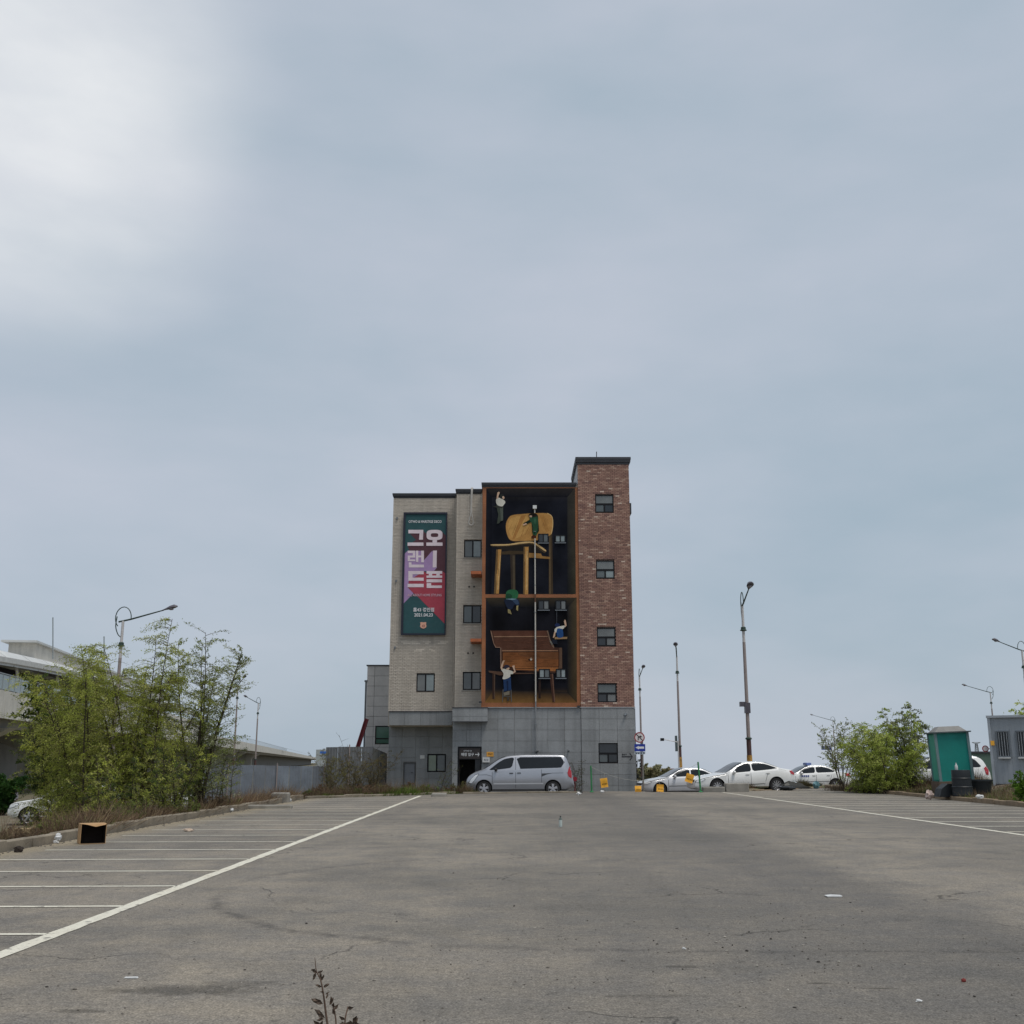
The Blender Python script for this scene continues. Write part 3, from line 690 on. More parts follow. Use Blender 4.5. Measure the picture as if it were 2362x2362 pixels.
ch = [(c1, srgb(58, 50, 44), limb(570, 1180, 42, 580, 1800, 34)), (c1, srgb(84, 74, 60), limb(585, 1250, 18, 592, 1800, 18)),
      (c1, W4, limb(1172, 900, 26, 1178, 1865, 34)), (c1, srgb(96, 80, 60), limb(1160, 920, 12, 1165, 1865, 14)),
      (c1, W4, [(390, 1190), (760, 1150), (760, 1230), (400, 1235)]), (c1, W2, [(790, 1205), (1020, 1220), (1040, 1260), (1165, 1275), (1165, 1308), (800, 1280)]),
      (c1, srgb(40, 36, 34), smooth([(330, 1110), (760, 1080), (900, 1090), (1040, 1200), (960, 1210), (720, 1180), (420, 1170)])),
      (c1, W3, limb(350, 1155, 42, 312, 1860, 40)), (c1, W1, limb(362, 1155, 24, 326, 1860, 22)), (c1, W5, limb(370, 1250, 8, 330, 1800, 8)),
      (c1, W3, limb(786, 1110, 42, 778, 1870, 42)), (c1, W1, limb(794, 1115, 26, 788, 1870, 26)), (c1, W5, limb(800, 1180, 8, 794, 1800, 8)),
      (c1, W4, smooth([(225, 1085), (270, 1065), (500, 1065), (700, 1030), (870, 1025), (960, 1060), (1100, 1160), (1085, 1210), (1050, 1200), (900, 1090), (780, 1075), (520, 1105), (300, 1115), (240, 1110)])),
      (c1, W5, smooth([(240, 1075), (500, 1068), (700, 1036), (870, 1030), (960, 1066), (1095, 1162), (1080, 1180), (940, 1085), (860, 1052), (720, 1062), (500, 1090), (250, 1092)])),
      (c1, W4, smooth([(455, 790), (475, 690), (540, 610), (700, 585), (950, 570), (1120, 575), (1200, 630), (1218, 760), (1195, 900), (1160, 945), (1000, 1010), (720, 1030), (540, 1018), (475, 920)])),
      (c1, W1, smooth([(462, 790), (482, 695), (545, 618), (700, 593), (950, 578), (1115, 583), (1188, 635), (1203, 760), (1182, 895), (1150, 938), (1000, 1002), (720, 1020), (545, 1010), (482, 918)])),
      (c1, srgb(190, 146, 86), smooth([(500, 760), (560, 650), (760, 620), (840, 700), (760, 900), (600, 980), (520, 900)])),
      (c1, srgb(166, 118, 66), [(700, 620), (780, 610), (600, 990), (560, 990)]), (c1, srgb(168, 122, 68), [(1000, 610), (1060, 600), (1150, 860), (1100, 880)]), (c1, W5, smooth([(1120, 583), (1188, 635), (1203, 760), (1182, 895), (1192, 900), (1214, 760), (1198, 628), (1124, 575)]))]
rg_ = random.Random(9)
for i in range(26):
    x = rg_.uniform(520, 1120); y = rg_.uniform(640, 930); l = rg_.uniform(60, 190); c_ = rg_.choice([srgb(160, 112, 60), srgb(198, 152, 92), srgb(146, 104, 58)])
    if y + l * .9 > 985 or x - l * .3 < 500: continue
    ch.append((c1, c_, [(x, y), (x + 5, y + 1), (x - l * .38 + 4, y + l * .9), (x - l * .38, y + l * .9)]))
for x0_, x1_, y0_, y1_ in ((350, 312, 1200, 1840), (786, 778, 1150, 1850)):
    for i in range(7):
        q = rg_.uniform(0, .8); xx = x0_ + (x1_ - x0_) * q + rg_.uniform(-26, 26); yy = y0_ + (y1_ - y0_) * q; ch.append((c1, rg_.choice([srgb(120, 92, 58), srgb(196, 158, 104)]), [(xx, yy), (xx + 4, yy), (xx + 1, yy + 120), (xx - 3, yy + 120)]))
paint('painted_chair', ch)
S1, S2, S3 = srgb(104, 66, 48), srgb(134, 84, 50), srgb(70, 48, 40)
dk = [(c2, srgb(60, 44, 38), limb(270, 1340, 22, 266, 1740, 18)), (c2, srgb(92, 74, 62), limb(284, 1340, 6, 280, 1740, 6)), (c2, srgb(52, 40, 36), limb(1000, 1400, 18, 998, 1730, 16)),
      (c2, S3, limb(1185, 1330, 28, 1225, 1790, 22)), (c2, srgb(112, 84, 70), limb(1202, 1330, 8, 1238, 1790, 7)),
      (c2, srgb(30, 28, 30), [(185, 1290), (1000, 1330), (1250, 1320), (1250, 1340), (920, 1340), (600, 1345), (360, 1365), (190, 1320)]),
      (c2, srgb(88, 66, 54), [(185, 1290), (600, 1325), (910, 1322), (910, 1340), (600, 1345), (360, 1365), (190, 1315)]),
      (c2, S3, [(215, 650), (1130, 650), (1170, 800), (1240, 920), (1350, 925), (1358, 1255), (1250, 1330), (600, 1290), (385, 1260), (370, 920), (300, 915), (270, 850), (235, 720)]),
      (c2, srgb(92, 60, 48), [(245, 662), (1110, 656), (1120, 735), (270, 740)]), (c2, srgb(84, 56, 45), [(270, 765), (1130, 762), (1170, 850), (1235, 950), (400, 955), (380, 915), (300, 905)]),
      (c2, srgb(150, 116, 92), [(270, 742), (1125, 738), (1130, 752), (272, 757)]), (c2, srgb(142, 112, 94), [(215, 650), (235, 668), (270, 850), (305, 912), (372, 915), (372, 925), (295, 922), (262, 850), (232, 730)]),
      (c2, srgb(122, 98, 82), [(1112, 655), (1132, 650), (1168, 790), (1230, 905), (1225, 935), (1190, 890), (1150, 790)]),
      (c2, srgb(146, 108, 82), [(400, 962), (1290, 962), (1290, 980), (400, 982)]), (c2, srgb(134, 106, 90), [(372, 925), (388, 925), (390, 1250), (374, 1250)]),
      (c2, srgb(96, 74, 60), [(1312, 925), (1355, 925), (1358, 1252), (1250, 1260), (1312, 1225)]), (c2, srgb(54, 36, 28), [(400, 990), (1308, 985), (1308, 1245), (400, 1245)]),
      (c2, srgb(122, 76, 46), [(412, 1000), (1298, 995), (1298, 1225), (600, 1232), (412, 1232)]), (c2, srgb(108, 70, 46), [(640, 1005), (1298, 998), (1298, 1110), (960, 1100), (700, 1060)]), (c2, srgb(132, 84, 50), [(420, 1120), (900, 1100), (900, 1225), (420, 1228)]),
      (c2, srgb(150, 96, 56), [(600, 1232), (1300, 1238), (1250, 1300), (980, 1290), (620, 1276)]), (c2, srgb(62, 40, 30), [(600, 1250), (960, 1252), (960, 1262), (605, 1260)]),
      (c2, srgb(60, 40, 32), smooth([(815, 1110), (850, 1095), (880, 1110), (860, 1135), (830, 1130)])), (c2, srgb(212, 196, 178), smooth([(848, 1092), (868, 1086), (882, 1105), (866, 1130), (850, 1115)]))]
for i in range(40):
    x = rg_.uniform(430, 1150); y = rg_.uniform(1010, 1215); l = rg_.uniform(60, 140); dk.append((c2, rg_.choice([srgb(106, 66, 40), srgb(138, 92, 58), srgb(96, 62, 40)]), [(x, y), (x + l, y - 3), (x + l, y + 1), (x, y + 5)]))
for i in range(26):
    x = rg_.uniform(320, 1050); y = rg_.uniform(775, 935); l = rg_.uniform(50, 120); dk.append((c2, rg_.choice([srgb(88, 56, 44), srgb(116, 76, 58)]), [(x, y), (x + l, y - 2), (x + l, y + 2), (x, y + 4)]))
paint('painted_desk', dk)
SK, SH = srgb(196, 164, 140), srgb(198, 194, 182)
paint('painted_worker', [(c1, srgb(66, 72, 64), [(305, 450), (420, 455), (415, 660), (350, 740), (320, 745), (340, 600)]), (c1, srgb(84, 90, 82), [(360, 470), (415, 470), (418, 690), (385, 705), (375, 560)]), (c1, srgb(60, 60, 56), [(250, 465), (420, 470), (400, 500), (310, 490)]),
      (c1, SH, smooth([(310, 350), (345, 330), (430, 370), (452, 405), (430, 440), (400, 470), (330, 450), (305, 400)])), (c1, SK, [(325, 250), (350, 235), (365, 250), (345, 300), (340, 345), (312, 350)]), (c1, srgb(44, 48, 46), smooth([(360, 310), (385, 275), (425, 285), (435, 315), (400, 345), (370, 340)])), (c1, SK, smooth([(405, 315), (430, 310), (438, 340), (415, 358)]))])
gn, gd = srgb(44, 78, 56), srgb(24, 42, 34)
paint('painted_worker', [(c1, gd, [(830, 600), (970, 610), (990, 860), (960, 900), (885, 900), (870, 700)]), (c1, gn, smooth([(840, 640), (900, 615), (965, 640), (975, 760), (950, 920), (930, 960), (895, 950), (890, 780), (850, 700)])), (c1, gd, [(735, 740), (840, 680), (860, 720), (780, 760)]), (c1, SK, [(725, 760), (780, 735), (800, 750), (745, 775)]),
      (c1, srgb(40, 34, 30), smooth([(822, 605), (870, 580), (950, 590), (960, 625), (900, 640), (850, 640)])), (c1, SK, smooth([(835, 620), (870, 612), (875, 640), (848, 640)])), (c1, srgb(80, 46, 32), [(865, 950), (900, 925), (945, 940), (940, 980), (870, 978)]), (c1, srgb(56, 92, 68), [(905, 660), (945, 665), (935, 760), (910, 740)])])
paint('painted_worker', [(c2, srgb(34, 42, 60), smooth([(450, 150), (640, 145), (680, 230), (650, 270), (600, 240), (560, 310), (500, 310), (455, 230)])), (c2, srgb(54, 70, 92), smooth([(560, 160), (640, 160), (668, 225), (620, 230)])), (c2, srgb(46, 98, 66), smooth([(455, 120), (475, 30), (540, 0), (630, 10), (660, 70), (635, 140), (540, 135), (480, 155)])), (c2, srgb(34, 70, 50), smooth([(460, 90), (500, 60), (560, 90), (540, 140), (480, 150)])), (c2, srgb(120, 150, 160), [(455, 150), (560, 140), (640, 150), (560, 165)]),
      (c2, srgb(150, 138, 96), [(630, 260), (660, 250), (655, 340), (625, 320)]), (c2, srgb(138, 126, 88), [(490, 310), (530, 320), (555, 395), (495, 370)])])
paint('painted_worker', [(c2, srgb(70, 72, 78), [(1266, 340), (1276, 340), (1276, 540), (1266, 540)]), (c2, srgb(150, 122, 90), [(1235, 755), (1440, 752), (1435, 785), (1240, 790)]), (c2, SH, smooth([(1235, 640), (1270, 600), (1340, 580), (1400, 575), (1380, 620), (1330, 640), (1290, 650), (1250, 690)])), (c2, SK, [(1385, 500), (1400, 475), (1415, 490), (1428, 570), (1405, 600), (1398, 560)]), (c2, SK, [(1232, 670), (1252, 670), (1245, 740), (1215, 770), (1210, 760)]), (c2, srgb(40, 74, 122), smooth([(1275, 630), (1330, 620), (1365, 640), (1370, 750), (1280, 755)])), (c2, srgb(36, 48, 84), smooth([(1240, 560), (1270, 535), (1310, 545), (1320, 580), (1260, 590)])), (c2, srgb(112, 108, 100), [(1155, 820), (1180, 812), (1210, 870), (1190, 880)]), (c2, srgb(30, 34, 44), [(1200, 790), (1270, 800), (1290, 870), (1200, 860)])])
paint('painted_worker', [(c2, srgb(92, 92, 92), [(410, 1590), (425, 1590), (412, 1790), (402, 1790)]), (c2, srgb(92, 92, 92), [(535, 1580), (550, 1580), (556, 1790), (544, 1790)]), (c2, srgb(84, 82, 78), [(412, 1690), (550, 1690), (550, 1705), (412, 1705)]), (c2, srgb(120, 112, 98), [(425, 1640), (520, 1610), (520, 1670), (430, 1690)]), (c2, srgb(70, 64, 56), [(475, 1700), (520, 1700), (515, 1770), (480, 1775)]), (c2, srgb(38, 58, 92), [(420, 1400), (540, 1380), (548, 1600), (480, 1610), (430, 1625)]), (c2, srgb(28, 40, 66), [(470, 1450), (500, 1450), (500, 1600), (480, 1610)]),
      (c2, SH, smooth([(385, 1270), (430, 1260), (570, 1300), (575, 1340), (535, 1350), (530, 1385), (470, 1420), (410, 1420), (425, 1340)])), (c2, SK, [(412, 1130), (445, 1125), (430, 1160), (405, 1240), (415, 1280), (385, 1270), (375, 1240)]), (c2, SK, [(560, 1215), (600, 1205), (600, 1240), (620, 1310), (580, 1335), (570, 1310), (595, 1300)]), (c2, srgb(52, 48, 62), smooth([(425, 1240), (450, 1200), (510, 1205), (520, 1240), (470, 1265)])), (c2, SK, smooth([(470, 1255), (515, 1240), (512, 1268), (480, 1278)]))])
# windows cut through the mural
mw = [c1(975, 905) + c1(1140, 1048), c1(1245, 925) + c1(1410, 1045), c2(975, 170) + c2(1152, 322), c2(1250, 170) + c2(1422, 322), c2(988, 1262) + c2(1162, 1408), c2(1258, 1262) + c2(1418, 1408)]
SILL = mat('pale_sill', srgb(110, 116, 122), .5)
for i, (a, b, c_, d) in enumerate(mw):
    x0, x1, z0, z1 = rect((a, b, c_, d), D0 - .005)
    mb = MB(); fr = .05; y0, y1 = D0 - .03, D0 + .015
    mb.box(x0, x1, y0, y1, z0, z0 + fr); mb.box(x0, x1, y0, y1, z1 - fr, z1); mb.box(x0, x0 + fr, y0, y1, z0 + fr, z1 - fr); mb.box(x1 - fr, x1, y0, y1, z0 + fr, z1 - fr); xm = (x0 + x1) / 2; mb.box(xm - .03, xm + .03, y0 + .003, y1, z0 + fr, z1 - fr)
    w = mb.build('window', FRAME, BM)
    for k, (u, v) in enumerate(((x0 + fr, xm - .03), (xm + .03, x1 - fr))):
        m = MB(); m.box(u, v, D0 - .012, D0 + .012, z0 + fr, z1 - fr); m.build('pane', PANE[kinds[(20 + i, k)]], w)
    m = MB(); m.box(x0 - .02, x1 + .02, D0 - .05, D0 - .004, z0 - .045, z0 - .003); m.build('sill', SILL, w)
# downpipe across the mural
PIPE = mat('white_pipe', srgb(188, 182, 172), .45, .08)
zs = [at(*c1(920, y), D0).z for y in (520, 985)] ; px_ = at(*c1(925, 1400), D0).x
mb = MB(); mb.tube([(px_, D0 - .09, at(*c1(0, 580), D0).z), (px_, D0 - .09, at(*c1(0, 515), D0).z)], .035, 8); mb.build('pipe_stub', PIPE, BM)
mb = MB(); mb.box(px_ - .1, px_ + .1, D0 - .16, D0 - .02, at(*c1(0, 515), D0).z, at(*c1(0, 462), D0).z); mb.build('vent_box', mat('vent_white', srgb(214, 214, 212)), BM)
za, zb_ = at(*c1(0, 985), D0).z, at(*c1(0, 1870), D0).z
mb = MB(); mb.tube([(px_, D0 - .09, za), (px_, D0 - .09, zb_)], .036, 10); mb.build('downpipe', PIPE, BM)
mb = MB(); mb.tube([(px_, D0 - .09, zb_), (px_, D0 - .09, at(*c2(0, 205), D0).z)], .036, 10); mb.build('downpipe', mat('pipe_brown', srgb(92, 60, 40), .5), BM)
mb = MB(); mb.tube([(px_, D0 - .09, at(*c2(0, 205), D0).z), (px_, D0 - .09, at(*c2(0, 1780), D0).z)], .036, 10); mb.build('downpipe', PIPE, BM)
mb = MB(); mb.tube([(px_, D0 - .09, at(*c2(0, 1780), D0).z), (px_, D0 - .09, 1.9), (px_, D0 + .02, 1.85)], .036, 10); mb.build('downpipe', mat('pipe_grey', srgb(124, 126, 128), .5), BM)
for k in range(9):
    z = 3.2 + k * 1.4
    if z < 13.2: mb = MB(); mb.box(px_ - .05, px_ + .05, D0 - .13, D0 - .012, z, z + .03); mb.build('pipe_bracket', SILL, BM)
# timber-coloured ledges in the angle beside the mural
LEDGE = mat('orange_ledge', srgb(168, 92, 52), .6, .15, 3)
for b in ((1086, 1317, 1110.5, 1324), (1085, 1473, 1110.5, 1480)):
    x0, x1, z0, z1 = rect(b, D0 + .05)
    mb = MB(); mb.box(x0, x1 - .005, D0 + .04, D1 - .001, z0, z1); mb.build('service_ledge', LEDGE, BM)
for (px, py) in ((1082, 1353.5), (1093.5, 1353.5), (1079.5, 1506.5), (1091.5, 1506.5)):
    p = at(px, py, D1); mb = MB(); mb.tube([(p.x, D1 - .04, p.z), (p.x, D1 + .02, p.z)], .045, 8); mb.build('pipe_hole', FRAME, BM)
for (px, py) in ((916, 1196), (914, 1340), (911, 1494)):
    p = at(px, py, D2); mb = MB(); mb.box(p.x - .04, p.x + .04, D2 - .07, D2 - .011, p.z - .06, p.z + .06); mb.build('wall_bracket', SILL, BM)
for (px, py) in ((1240, 1732.5), (1311, 1732)):
    p = at(px, py, D0); mb = MB(); mb.blob((p.x, D0 - .07, p.z), (.06, .06, .06), 1, rough=.02); mb.box(p.x - .02, p.x + .02, D0 - .06, D0 + .03, p.z - .02, p.z + .02); mb.build('outside_lamp', mat('lamp_grey', srgb(90, 92, 94), .3), BM)
p = at(1443, 1648, D0); mb = MB(); mb.box(p.x - .05, p.x + .05, D0 - .1, D0 - .021, p.z - .04, p.z + .05); mb.tube([(p.x, D0 - .08, p.z), (p.x - .1, D0 - .24, p.z - .06)], .045, 8); mb.build('wall_camera', SILL, BM)
for (px, py) in ((1108, 1620), (1334.5, 1630)):
    p = at(px, py, D0); mb = MB(); mb.box(p.x - .07, p.x + .07, D0 - .09, D0 - .013, p.z - .04, p.z + .05); mb.build('flood_lamp', CHAR, BM)
# notices fixed beside the entrance
YEL = mat('yellow_sheet', srgb(216, 156, 62), .6, .12, 3); PAPER = mat('white_sheet', srgb(206, 206, 204), .6, .06)
x0, x1, z0, z1 = rect((1122.5, 1734.5, 1138.5, 1745), D0); mb = MB(); mb.box(x0, x1, D0 + .005, D0 + .022, z0, z1); nb = tag(mb.build('yellow_notice', YEL), 'yellow notice fixed to grey wall right of the shop entrance', 'notice')
text('주차금지', (1125, 1737, 1136, 1742), D0 + .003, mat('notice_ink', srgb(120, 70, 30), .6), nb, bold=.03)
x0, x1, z0, z1 = rect((1113, 1747, 1129.5, 1758.5), D0); mb = MB(); mb.box(x0, x1, D0 - .06, D0 + .022, z0, z1); nb = tag(mb.build('white_wall_sign', PAPER), 'white sign box with grey lettering on wall just above the van', 'sign')
text('배달 전용', (1116, 1750, 1126.5, 1755.5), D0 - .062, mat('sign_grey_ink', srgb(96, 98, 110)), nb, bold=.02)
x0, x1, z0, z1 = rect((969, 1742, 979.5, 1750), DR); mb = MB(); mb.box(x0, x1, DR - .03, DR - .007, z0, z1); nb = tag(mb.build('white_plate', PAPER), 'small white plate on recessed grey wall beside a window', 'plate')
# --- tall advertising board
DB = D2 - .22
def c3(x, y): return 900 + x / 5.367, 1120 + y / 5.367
def P3(pts, D): return [at(*c3(x, y), D) for x, y in pts]
BN = thing('advertising_board', at(*c3(410, 1850), DB + .1), 'tall framed advertising board in teal, lilac and red on beige wall', 'signboard')
o_ = rect(c3(131, 330) + c3(708, 1850), DB); i_ = rect(c3(158, 354) + c3(692, 1828), DB)
mb = MB(); mb.box(o_[0], o_[1], DB, DB + .12, o_[2], i_[2]); mb.box(o_[0], o_[1], DB, DB + .12, i_[3], o_[3]); mb.box(o_[0], i_[0], DB, DB + .12, i_[2], i_[3]); mb.box(i_[1], o_[1], DB, DB + .12, i_[2], i_[3])
mb.build('frame', mat('board_frame', srgb(22, 26, 44), .45), BN)
mb = MB()
for z in (o_[2] + 1, o_[3] - 1):
    for x in (o_[0] + .4, o_[1] - .4): mb.box(x - .03, x + .03, DB + .121, D2 + .02, z - .03, z + .03)
mb.build('fixing', CHAR, BN)
TEAL, MAR, LIL, CRIM, PINKW = srgb(36, 78, 82), srgb(82, 46, 56), srgb(164, 134, 178), srgb(164, 60, 76), srgb(222, 206, 212)
mb = MB(); mb.col(TEAL); mb.box(i_[0], i_[1], DB + .05, DB + .08, i_[2], i_[3]); face = mb.build('board_face', VCOL, BN)
mb = MB(); 
def lay(c_, pts, k): mb.col(c_); mb.poly(P3(pts, DB + .05 - .002 * k))
lay(MAR, [(240, 592), (320, 672), (215, 745), (240, 808), (420, 1060), (640, 1060), (688, 1095), (691, 622), (648, 578), (450, 600), (412, 565), (365, 592)], 1)
lay(TEAL, [(215, 600), (240, 592), (322, 676), (215, 704), (160, 704), (160, 600)], 2)
lay(CRIM, [(230, 1180), (415, 1060), (450, 1085), (640, 1058), (686, 1090), (676, 1712), (320, 1352), (225, 1262)], 3)
lay(LIL, [(215, 808), (160, 865), (152, 1474), (288, 1335), (218, 1262), (230, 1178), (415, 1060), (545, 1055), (578, 1015), (522, 806), (418, 925), (415, 808)], 4)
lay(CRIM, [(230, 1180), (415, 1178), (418, 1062), (452, 1095), (452, 1260), (330, 1360), (286, 1330), (222, 1262), (414, 1262), (414, 1222)], 5)
mb.build('printed_shapes', VCOL, face)
mb = MB(); mb.col(PINKW)
def bar(x0, y0, x1, y1, k=8): mb.poly(P3([(x0, y0), (x1, y0), (x1, y1), (x0, y1)], DB + .05 - .002 * k))
mb.poly(P3([(225, 548), (410, 548), (406, 670), (357, 670), (364, 592), (225, 592)], DB + .034)); bar(215, 705, 412, 746)
ring_o = [(549 + 99 * np.sign(cos(a)) * abs(cos(a)) ** .6, 611 + 63 * np.sign(sin(a)) * abs(sin(a)) ** .6) for a in np.linspace(0, 2 * pi, 33)]; ring_i = [(549 + 46 * np.sign(cos(a)) * abs(cos(a)) ** .6, 614 + 24 * np.sign(sin(a)) * abs(sin(a)) ** .6) for a in np.linspace(0, 2 * pi, 33)]
for i in range(32): mb.poly(P3([ring_o[i], ring_o[i + 1], ring_i[i + 1], ring_i[i]], DB + .034))
bar(524, 672, 580, 704.5, 8); bar(448, 705, 648, 746)
for q in ((218, 806, 310, 836), (280, 836.5, 310, 866), (218, 866.5, 310, 892), (218, 892.5, 246, 914), (218, 914.5, 310, 936), (320, 806, 348, 946), (384, 806, 418, 950), (348.5, 866, 383.5, 890), (230, 950.5, 264, 978), (230, 978.5, 418, 1014), (225, 1058, 415, 1098), (225, 1098.5, 277, 1139.5), (225, 1140, 415, 1178), (215, 1216, 415, 1258), (450, 1058, 644, 1092), (478, 1092.5, 520, 1113.5), (572, 1092.5, 614, 1113.5), (450, 1114, 644, 1142), (450, 1160, 642, 1198), (452, 1208, 508, 1236.5), (452, 1237, 640, 1268)): bar(*q)
mb.poly(P3([(530, 806), (578, 804), (574, 1012), (526, 1014)], DB + .034))
mb.build('display_letters', VCOL, face)
PW = mat('board_white', srgb(214, 214, 216), .6, .04); PP = mat('board_pink', srgb(196, 160, 172), .6, .04); PE = mat('board_peach', srgb(216, 164, 140), .6, .04)
text('OTWO & MARSTIGE DECO', c3(228, 430) + c3(636, 462), DB + .034, PW, face, bold=.02)
text('ALL ABOUT HOME STYLING', c3(213, 1340) + c3(637, 1371), DB + .034, PP, face, bold=.02)
text('홈43 경인점', c3(284, 1510) + c3(544, 1562), DB + .034, PW, face, bold=.025)
text('2021.04.23', c3(297, 1580) + c3(528, 1622), DB + .034, PW, face, bold=.025)
mb = MB(); mb.poly(P3([(372, 1696), (384, 1690), (410, 1694), (436, 1690), (448, 1696), (444, 1716), (450, 1740), (440, 1760), (410, 1772), (380, 1760), (370, 1740), (376, 1716)], DB + .036)); mb.build('shield_emblem', PE, face)
text('43', c3(392, 1722) + c3(430, 1754), DB + .033, mat('emblem_ink', srgb(150, 92, 84)), face, bold=.03)
# rope hung over the coping
def bez(pts, n=6):
    out = []
    for i in range(len(pts) - 1):
        p0 = Vector(pts[max(i - 1, 0)]); p1 = Vector(pts[i]); p2 = Vector(pts[i + 1]); p3 = Vector(pts[min(i + 2, len(pts) - 1)])
        for k in range(n):
            t_ = k / n; out.append(.5 * ((2 * p1) + (p2 - p0) * t_ + (2 * p0 - 5 * p1 + 4 * p2 - p3) * t_ ** 2 + (-p0 + 3 * p1 - 3 * p2 + p3) * t_ ** 3))
    out.append(Vector(pts[-1])); return out
rp = [at(*c3(x, y), D1 - .14) for x, y in ((1006, 40), (1002, 200), (1000, 330), (985, 400), (974, 460), (990, 488), (1012, 490), (1030, 465), (1024, 410), (1010, 340), (1012, 180), (1020, 42))]
rp = [Vector((rp[0].x, D1 + .3, zS + .06))] + [Vector((rp[0].x, D1 - .12, zS + .06))] + rp[1:-1] + [Vector((rp[-1].x, D1 - .12, zS + .06)), Vector((rp[-1].x, D1 + .3, zS + .06))]
mb = MB(); mb.tube(bez(rp, 5), .03, 7); tag(mb.build('hanging_rope', mat('rope_white', srgb(186, 182, 176), .8), smooth=60), 'looped white rope hanging from the roof edge beside the mural', 'rope')
# ------------------------------------------------------------------ vehicles (front towards -x, local coordinates)
def paintmat(name, c, flake=0.0):
    t = NT(name); f = t.map(t.noise(1.2, 4), .3, .7, .93, 1.05); t.t.links.new(t.scl(rgb(t, c), f), t.b.inputs['Base Color'])
    t.b.inputs['Metallic'].default_value = flake; t.b.inputs['Roughness'].default_value = .32; t.b.inputs['Coat Weight'].default_value = .7; t.b.inputs['Coat Roughness'].default_value = .08
    return t.m
P_SILV = paintmat('silver_paint', srgb(168, 170, 176), .55); P_WHITE = paintmat('white_paint', srgb(232, 232, 230)); P_GREY = paintmat('light_silver_paint', srgb(206, 208, 212), .1); P_MAR = paintmat('maroon_paint', srgb(70, 22, 26), .2)
TYRE = mat('tyre_rubber', (.018, .018, .019), .85, .1); RIM = mat('alloy_rim', srgb(190, 190, 194), .3, .06, metal=.6); RIMD = mat('wheel_well', (.01, .01, .01), .9)
SEAMM = mat('seam', srgb(70, 72, 76), .7); TRIM = mat('black_trim', (.02, .02, .022), .5)
HEADL = mat('headlamp', srgb(238, 241, 244), .12, .05, spec=.9); TAILL = mat('tail_lamp', srgb(170, 24, 34), .15, .1, spec=.8)
def interp(tab, x):
    if x <= tab[0][0]: return tab[0][1]
    for (a, b), (c, d) in zip(tab, tab[1:]):
        if x <= c: return b + (d - b) * (x - a) / (c - a)
    return tab[-1][1]
def catmull(tab, x):
    n = len(tab)
    for i in range(n - 1):
        if x <= tab[i + 1][0] or i == n - 2:
            x1, y1 = tab[i]; x2, y2 = tab[i + 1]
            if x <= x1: return y1
            if x >= x2: return y2
            x0, y0 = tab[max(i - 1, 0)]; x3, y3 = tab[min(i + 2, n - 1)]
            m1 = (y2 - y0) / max(x2 - x0, 1e-6); m2 = (y3 - y1) / max(x3 - x1, 1e-6); h = x2 - x1; q = (x - x1) / h
            return (2 * q ** 3 - 3 * q * q + 1) * y1 + (q ** 3 - 2 * q * q + q) * h * m1 + (-2 * q ** 3 + 3 * q * q) * y2 + (q ** 3 - q * q) * h * m2
